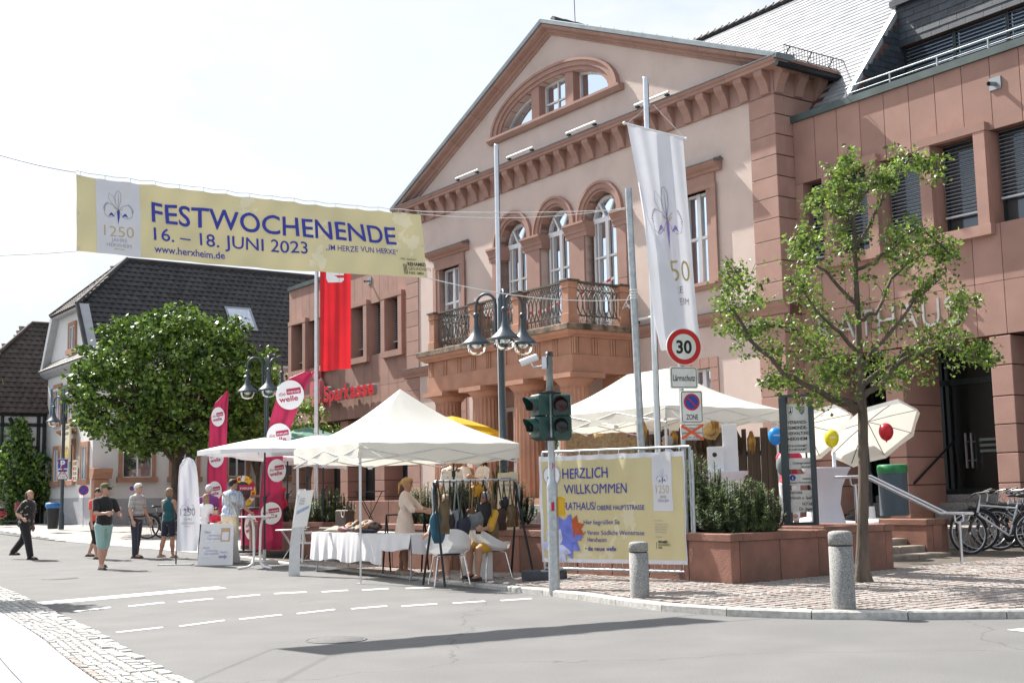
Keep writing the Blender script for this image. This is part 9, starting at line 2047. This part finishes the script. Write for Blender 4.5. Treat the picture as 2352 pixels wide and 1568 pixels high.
# ================================================================ bicycles and scooter
SPK = mat('spoke_steel', (.5, .5, .52), .3, .1, 9, metal=1)
def bike(loc, yaw, col, label, group='bicycles parked before the office wing', lean=.12, steer=.35, sc=1.0, basket=False):
 T = empty('bicycle', loc, yaw, label, 'bicycle', group); T.rotation_euler = (lean, 0, yaw); T.scale = (sc,) * 3
 FR = mat('bike_' + '_'.join('%02d' % int(c * 99) for c in col), col, .3, .1, 6, metal=.3, coat=.5); R_, WBx = .34, 1.06; BBk = Vector((.42, 0, .29)); rear, front = Vector((0, 0, R_)), Vector((WBx, 0, R_))
 def wheel(c, yaw_=0):
  M = Matrix.Translation(c) @ Matrix.Rotation(yaw_, 4, 'Z'); mb = MB(); mb.X = M; n = 28
  mb.tube([(R_ * math.cos(2 * PI * i / n), 0, R_ * math.sin(2 * PI * i / n)) for i in range(n + 1)], .021, 7, False); w = mb.build('wheel', RUBBER, T)
  mb = MB(); mb.X = M; mb.tube([(R_ * .92 * math.cos(2 * PI * i / n), 0, R_ * .92 * math.sin(2 * PI * i / n)) for i in range(n + 1)], .011, 5, False); mb.tube([(0, -.04, 0), (0, .04, 0)], .02, 8); mb.build('rim', SPK, w)
  mb = MB(); mb.X = M
  for i in range(18): a = 2 * PI * i / 18; mb.tube([(.02 * math.cos(a + 1.3), .02 * (-1) ** i, .02 * math.sin(a + 1.3)), (R_ * .92 * math.cos(a), 0, R_ * .92 * math.sin(a))], .0022, 3, False)
  mb.build('spokes', SPK, w)
  mb = MB(); mb.X = M; r = R_ + .04; mb.tube([(r * math.cos(a), 0, r * math.sin(a)) for a in [math.radians(20 + 12 * i) for i in range(13)]], .022, 6); mb.build('mudguard', BLACKP, T)
 wheel(rear); wheel(front, steer)
 st, sb_, hb, ht_ = Vector((.26, 0, .80)), BBk, Vector((.90, 0, .66)), Vector((.86, 0, .80))
 for a, b, r in ((st, sb_, .016), (BBk, hb, .020), (st - Vector((0, 0, .06)), ht_, .017), (rear, BBk, .010), (rear, st - Vector((.0, 0, .08)), .009), (ht_ + Vector((-.01, 0, .03)), hb, .02)):
  mb = MB(); mb.tube([a, b], r, 8); mb.build('frame_tube', FR, T)
 mb = MB(); e = Vector((math.sin(steer), 0, 0)) * 0
 for s in (-1, 1): mb.tube([hb + Vector((0, s * .035, 0)), front + Vector((-.03, s * .05, .12)), front + Vector((0, s * .05, 0))], .015, 6)
 mb.tube([hb + Vector((0, -.04, 0)), hb + Vector((0, .04, 0))], .02, 6); mb.build('fork', BLACKP, T)
 mb = MB(); mb.tube([ht_, ht_ + Vector((-.03, 0, .16)), ht_ + Vector((.03, 0, .20))], .015, 6)
 hbp = [Vector((-.12, -.30, .22)), Vector((.0, -.2, .20)), Vector((.04, 0, .20)), Vector((.0, .2, .20)), Vector((-.12, .30, .22))]; mb.tube([ht_ + Matrix.Rotation(steer, 3, 'Z') @ p for p in hbp], .013, 6); mb.build('handlebar', SPK, T)
 for s in (0, -1): mb = MB(); a, b = hbp[s], hbp[1 if s == 0 else -2]; mb.tube([ht_ + Matrix.Rotation(steer, 3, 'Z') @ a, ht_ + Matrix.Rotation(steer, 3, 'Z') @ a.lerp(b, .6)], .02, 6); mb.build('grip', BLACKP, T)
 mb = MB(); mb.tube([ht_ + Vector((.05, .05, .2)), ht_ + Vector((.18, .08, .05)), ht_ + Vector((.12, .03, -.2))], .005, 4); mb.tube([ht_ + Vector((.05, -.1, .2)), ht_ + Vector((.20, -.06, .08)), ht_ + Vector((.1, .0, -.15))], .005, 4); mb.build('brake_cable', BLACKP, T)
 mb = MB(); mb.tube([st, st + Vector((-.02, 0, .12))], .013, 6); mb.build('seat_post', SPK, T)
 mb = MB(); mb.ball(st + Vector((-.07, 0, .15)), (.10, .08, .035), 10, 6); mb.ball(st + Vector((.06, 0, .15)), (.10, .028, .024), 8, 5); mb.build('saddle', BLACKP, T)
 mb = MB(); mb.lathe([(.001, -.006), (.09, -.006), (.09, .006), (.001, .006)], 18); mb.v = [(BBk.x + x, z - .05, BBk.z + y) for x, y, z in mb.v]; mb.tube([BBk + Vector((0, -.07, 0)), BBk + Vector((.1, -.08, -.14))], .011, 5); mb.tube([BBk + Vector((0, .07, 0)), BBk + Vector((-.1, .08, .14))], .011, 5); mb.box((BBk.x + .05, -.16, BBk.z - .155), (BBk.x + .15, -.08, BBk.z - .13)); mb.box((BBk.x - .15, .08, BBk.z + .13), (BBk.x - .05, .16, BBk.z + .155)); mb.build('crank', BLACKP, T)
 mb = MB(); mb.tube([(-.22, -.05, .74), (.2, -.05, .74)], .008, 5); mb.tube([(-.22, .05, .74), (.2, .05, .74)], .008, 5); mb.tube([(-.22, -.05, .74), (-.22, .05, .74)], .008, 5); mb.tube([(-.1, .05, .74), (0, .05, .36)], .007, 4); mb.tube([(-.1, -.05, .74), (0, -.05, .36)], .007, 4); mb.build('luggage_rack', BLACKP, T)
 mb = MB(); mb.ball(front + Vector((-.06, 0, .42)), (.045, .035, .035), 8, 6); mb.build('headlight', BLACKP, T)
 mb = MB(); mb.tube([(.08, -.03, .32), (.14, -.2, .0)], .009, 5); mb.build('kickstand', BLACKP, T)
 return T
def bike_at(px, py, yy, yaw, *a, **k):
 """front wheel on the ground under a picture point"""
 p = at_y(px, py, yy); z = pz(p.x, yy); d = Vector((math.cos(yaw), math.sin(yaw), 0)) * 1.06; return bike(Vector((p.x - d.x, yy - d.y, z)), yaw, *a, **k)
bike_at(2228, 1268, 21.0, PI - .25, (.50, .52, .54), 'silver and black trekking bicycle nearest the street at the right edge', steer=.5)
bike_at(2248, 1255, 21.8, PI - .1, (.02, .02, .022), 'black bicycle second in the row at the right edge', steer=-.3, lean=.08)
bike_at(2275, 1245, 22.5, PI - .2, (.16, .18, .20), 'grey bicycle third in the row at the right edge', steer=.2)
bike_at(2310, 1238, 23.2, PI - .15, (.30, .32, .34), 'pale bicycle fourth in the row with upright handlebar', steer=.4, lean=.06)
bike_at(2335, 1240, 22.6, PI + .15, (.05, .06, .08), 'dark bicycle furthest right, cut by the frame edge', steer=-.2)
bike_at(2296, 1262, 21.9, PI - .35, (.40, .42, .46), 'light grey bicycle squeezed between the silver and dark ones', steer=.1, lean=.15)
bike_at(2352, 1255, 23.4, PI - .1, (.12, .02, .02), 'dark red bicycle at the back of the row', steer=-.4)
for i, (px, yaw, c, lab) in enumerate(((338, .4, (.02, .02, .02), 'black bicycle leaning left of the white banner behind the walkers'), (362, .5, (.03, .03, .05), 'dark bicycle right of the other one by the house wall'))):
 p = at_y(px, 1220, 38); bike(Vector((p.x, 38 + i * .6, gz(0, 38) + .06)), yaw, c, lab, 'far bicycles by the white house')
p = at_y(12, 1200, 50); z = gz(0, 50); T = empty('motor_scooter', (p.x, 50, z), .2, 'dark red motor scooter parked at the far left edge', 'scooter')
for x in (-.5, .65):
 mb = MB(); mb.tube([(x + .2 * math.cos(2 * PI * i / 18), 0, .23 + .2 * math.sin(2 * PI * i / 18)) for i in range(19)], .05, 7, False); mb.build('wheel', RUBBER, T)
DR = mat('dark_red_paint', (.25, .01, .02), .25, .05, 4, coat=.6); mb = MB(); mb.ball((-.35, 0, .55), (.42, .16, .2), 12, 8); mb.build('rear_body', DR, T); mb = MB(); mb.tube([(.62, 0, .35), (.5, 0, .7), (.42, 0, 1.0)], [.14, .16, .08], 10); mb.build('front_shield', DR, T); mb = MB(); mb.ball((-.3, 0, .76), (.36, .13, .07), 10, 6); mb.build('seat', BLACKP, T); mb = MB(); mb.tube([(.4, -.3, 1.03), (.42, 0, 1.0), (.4, .3, 1.03)], .02, 6); mb.tube([(.4, .25, 1.0), (.38, .3, 1.2)], .01, 4); mb.build('handlebar', BLACKP, T); mb = MB(); mb.box((-.1, -.12, .22), (.5, .12, .28)); mb.build('footboard', BLACKP, T)
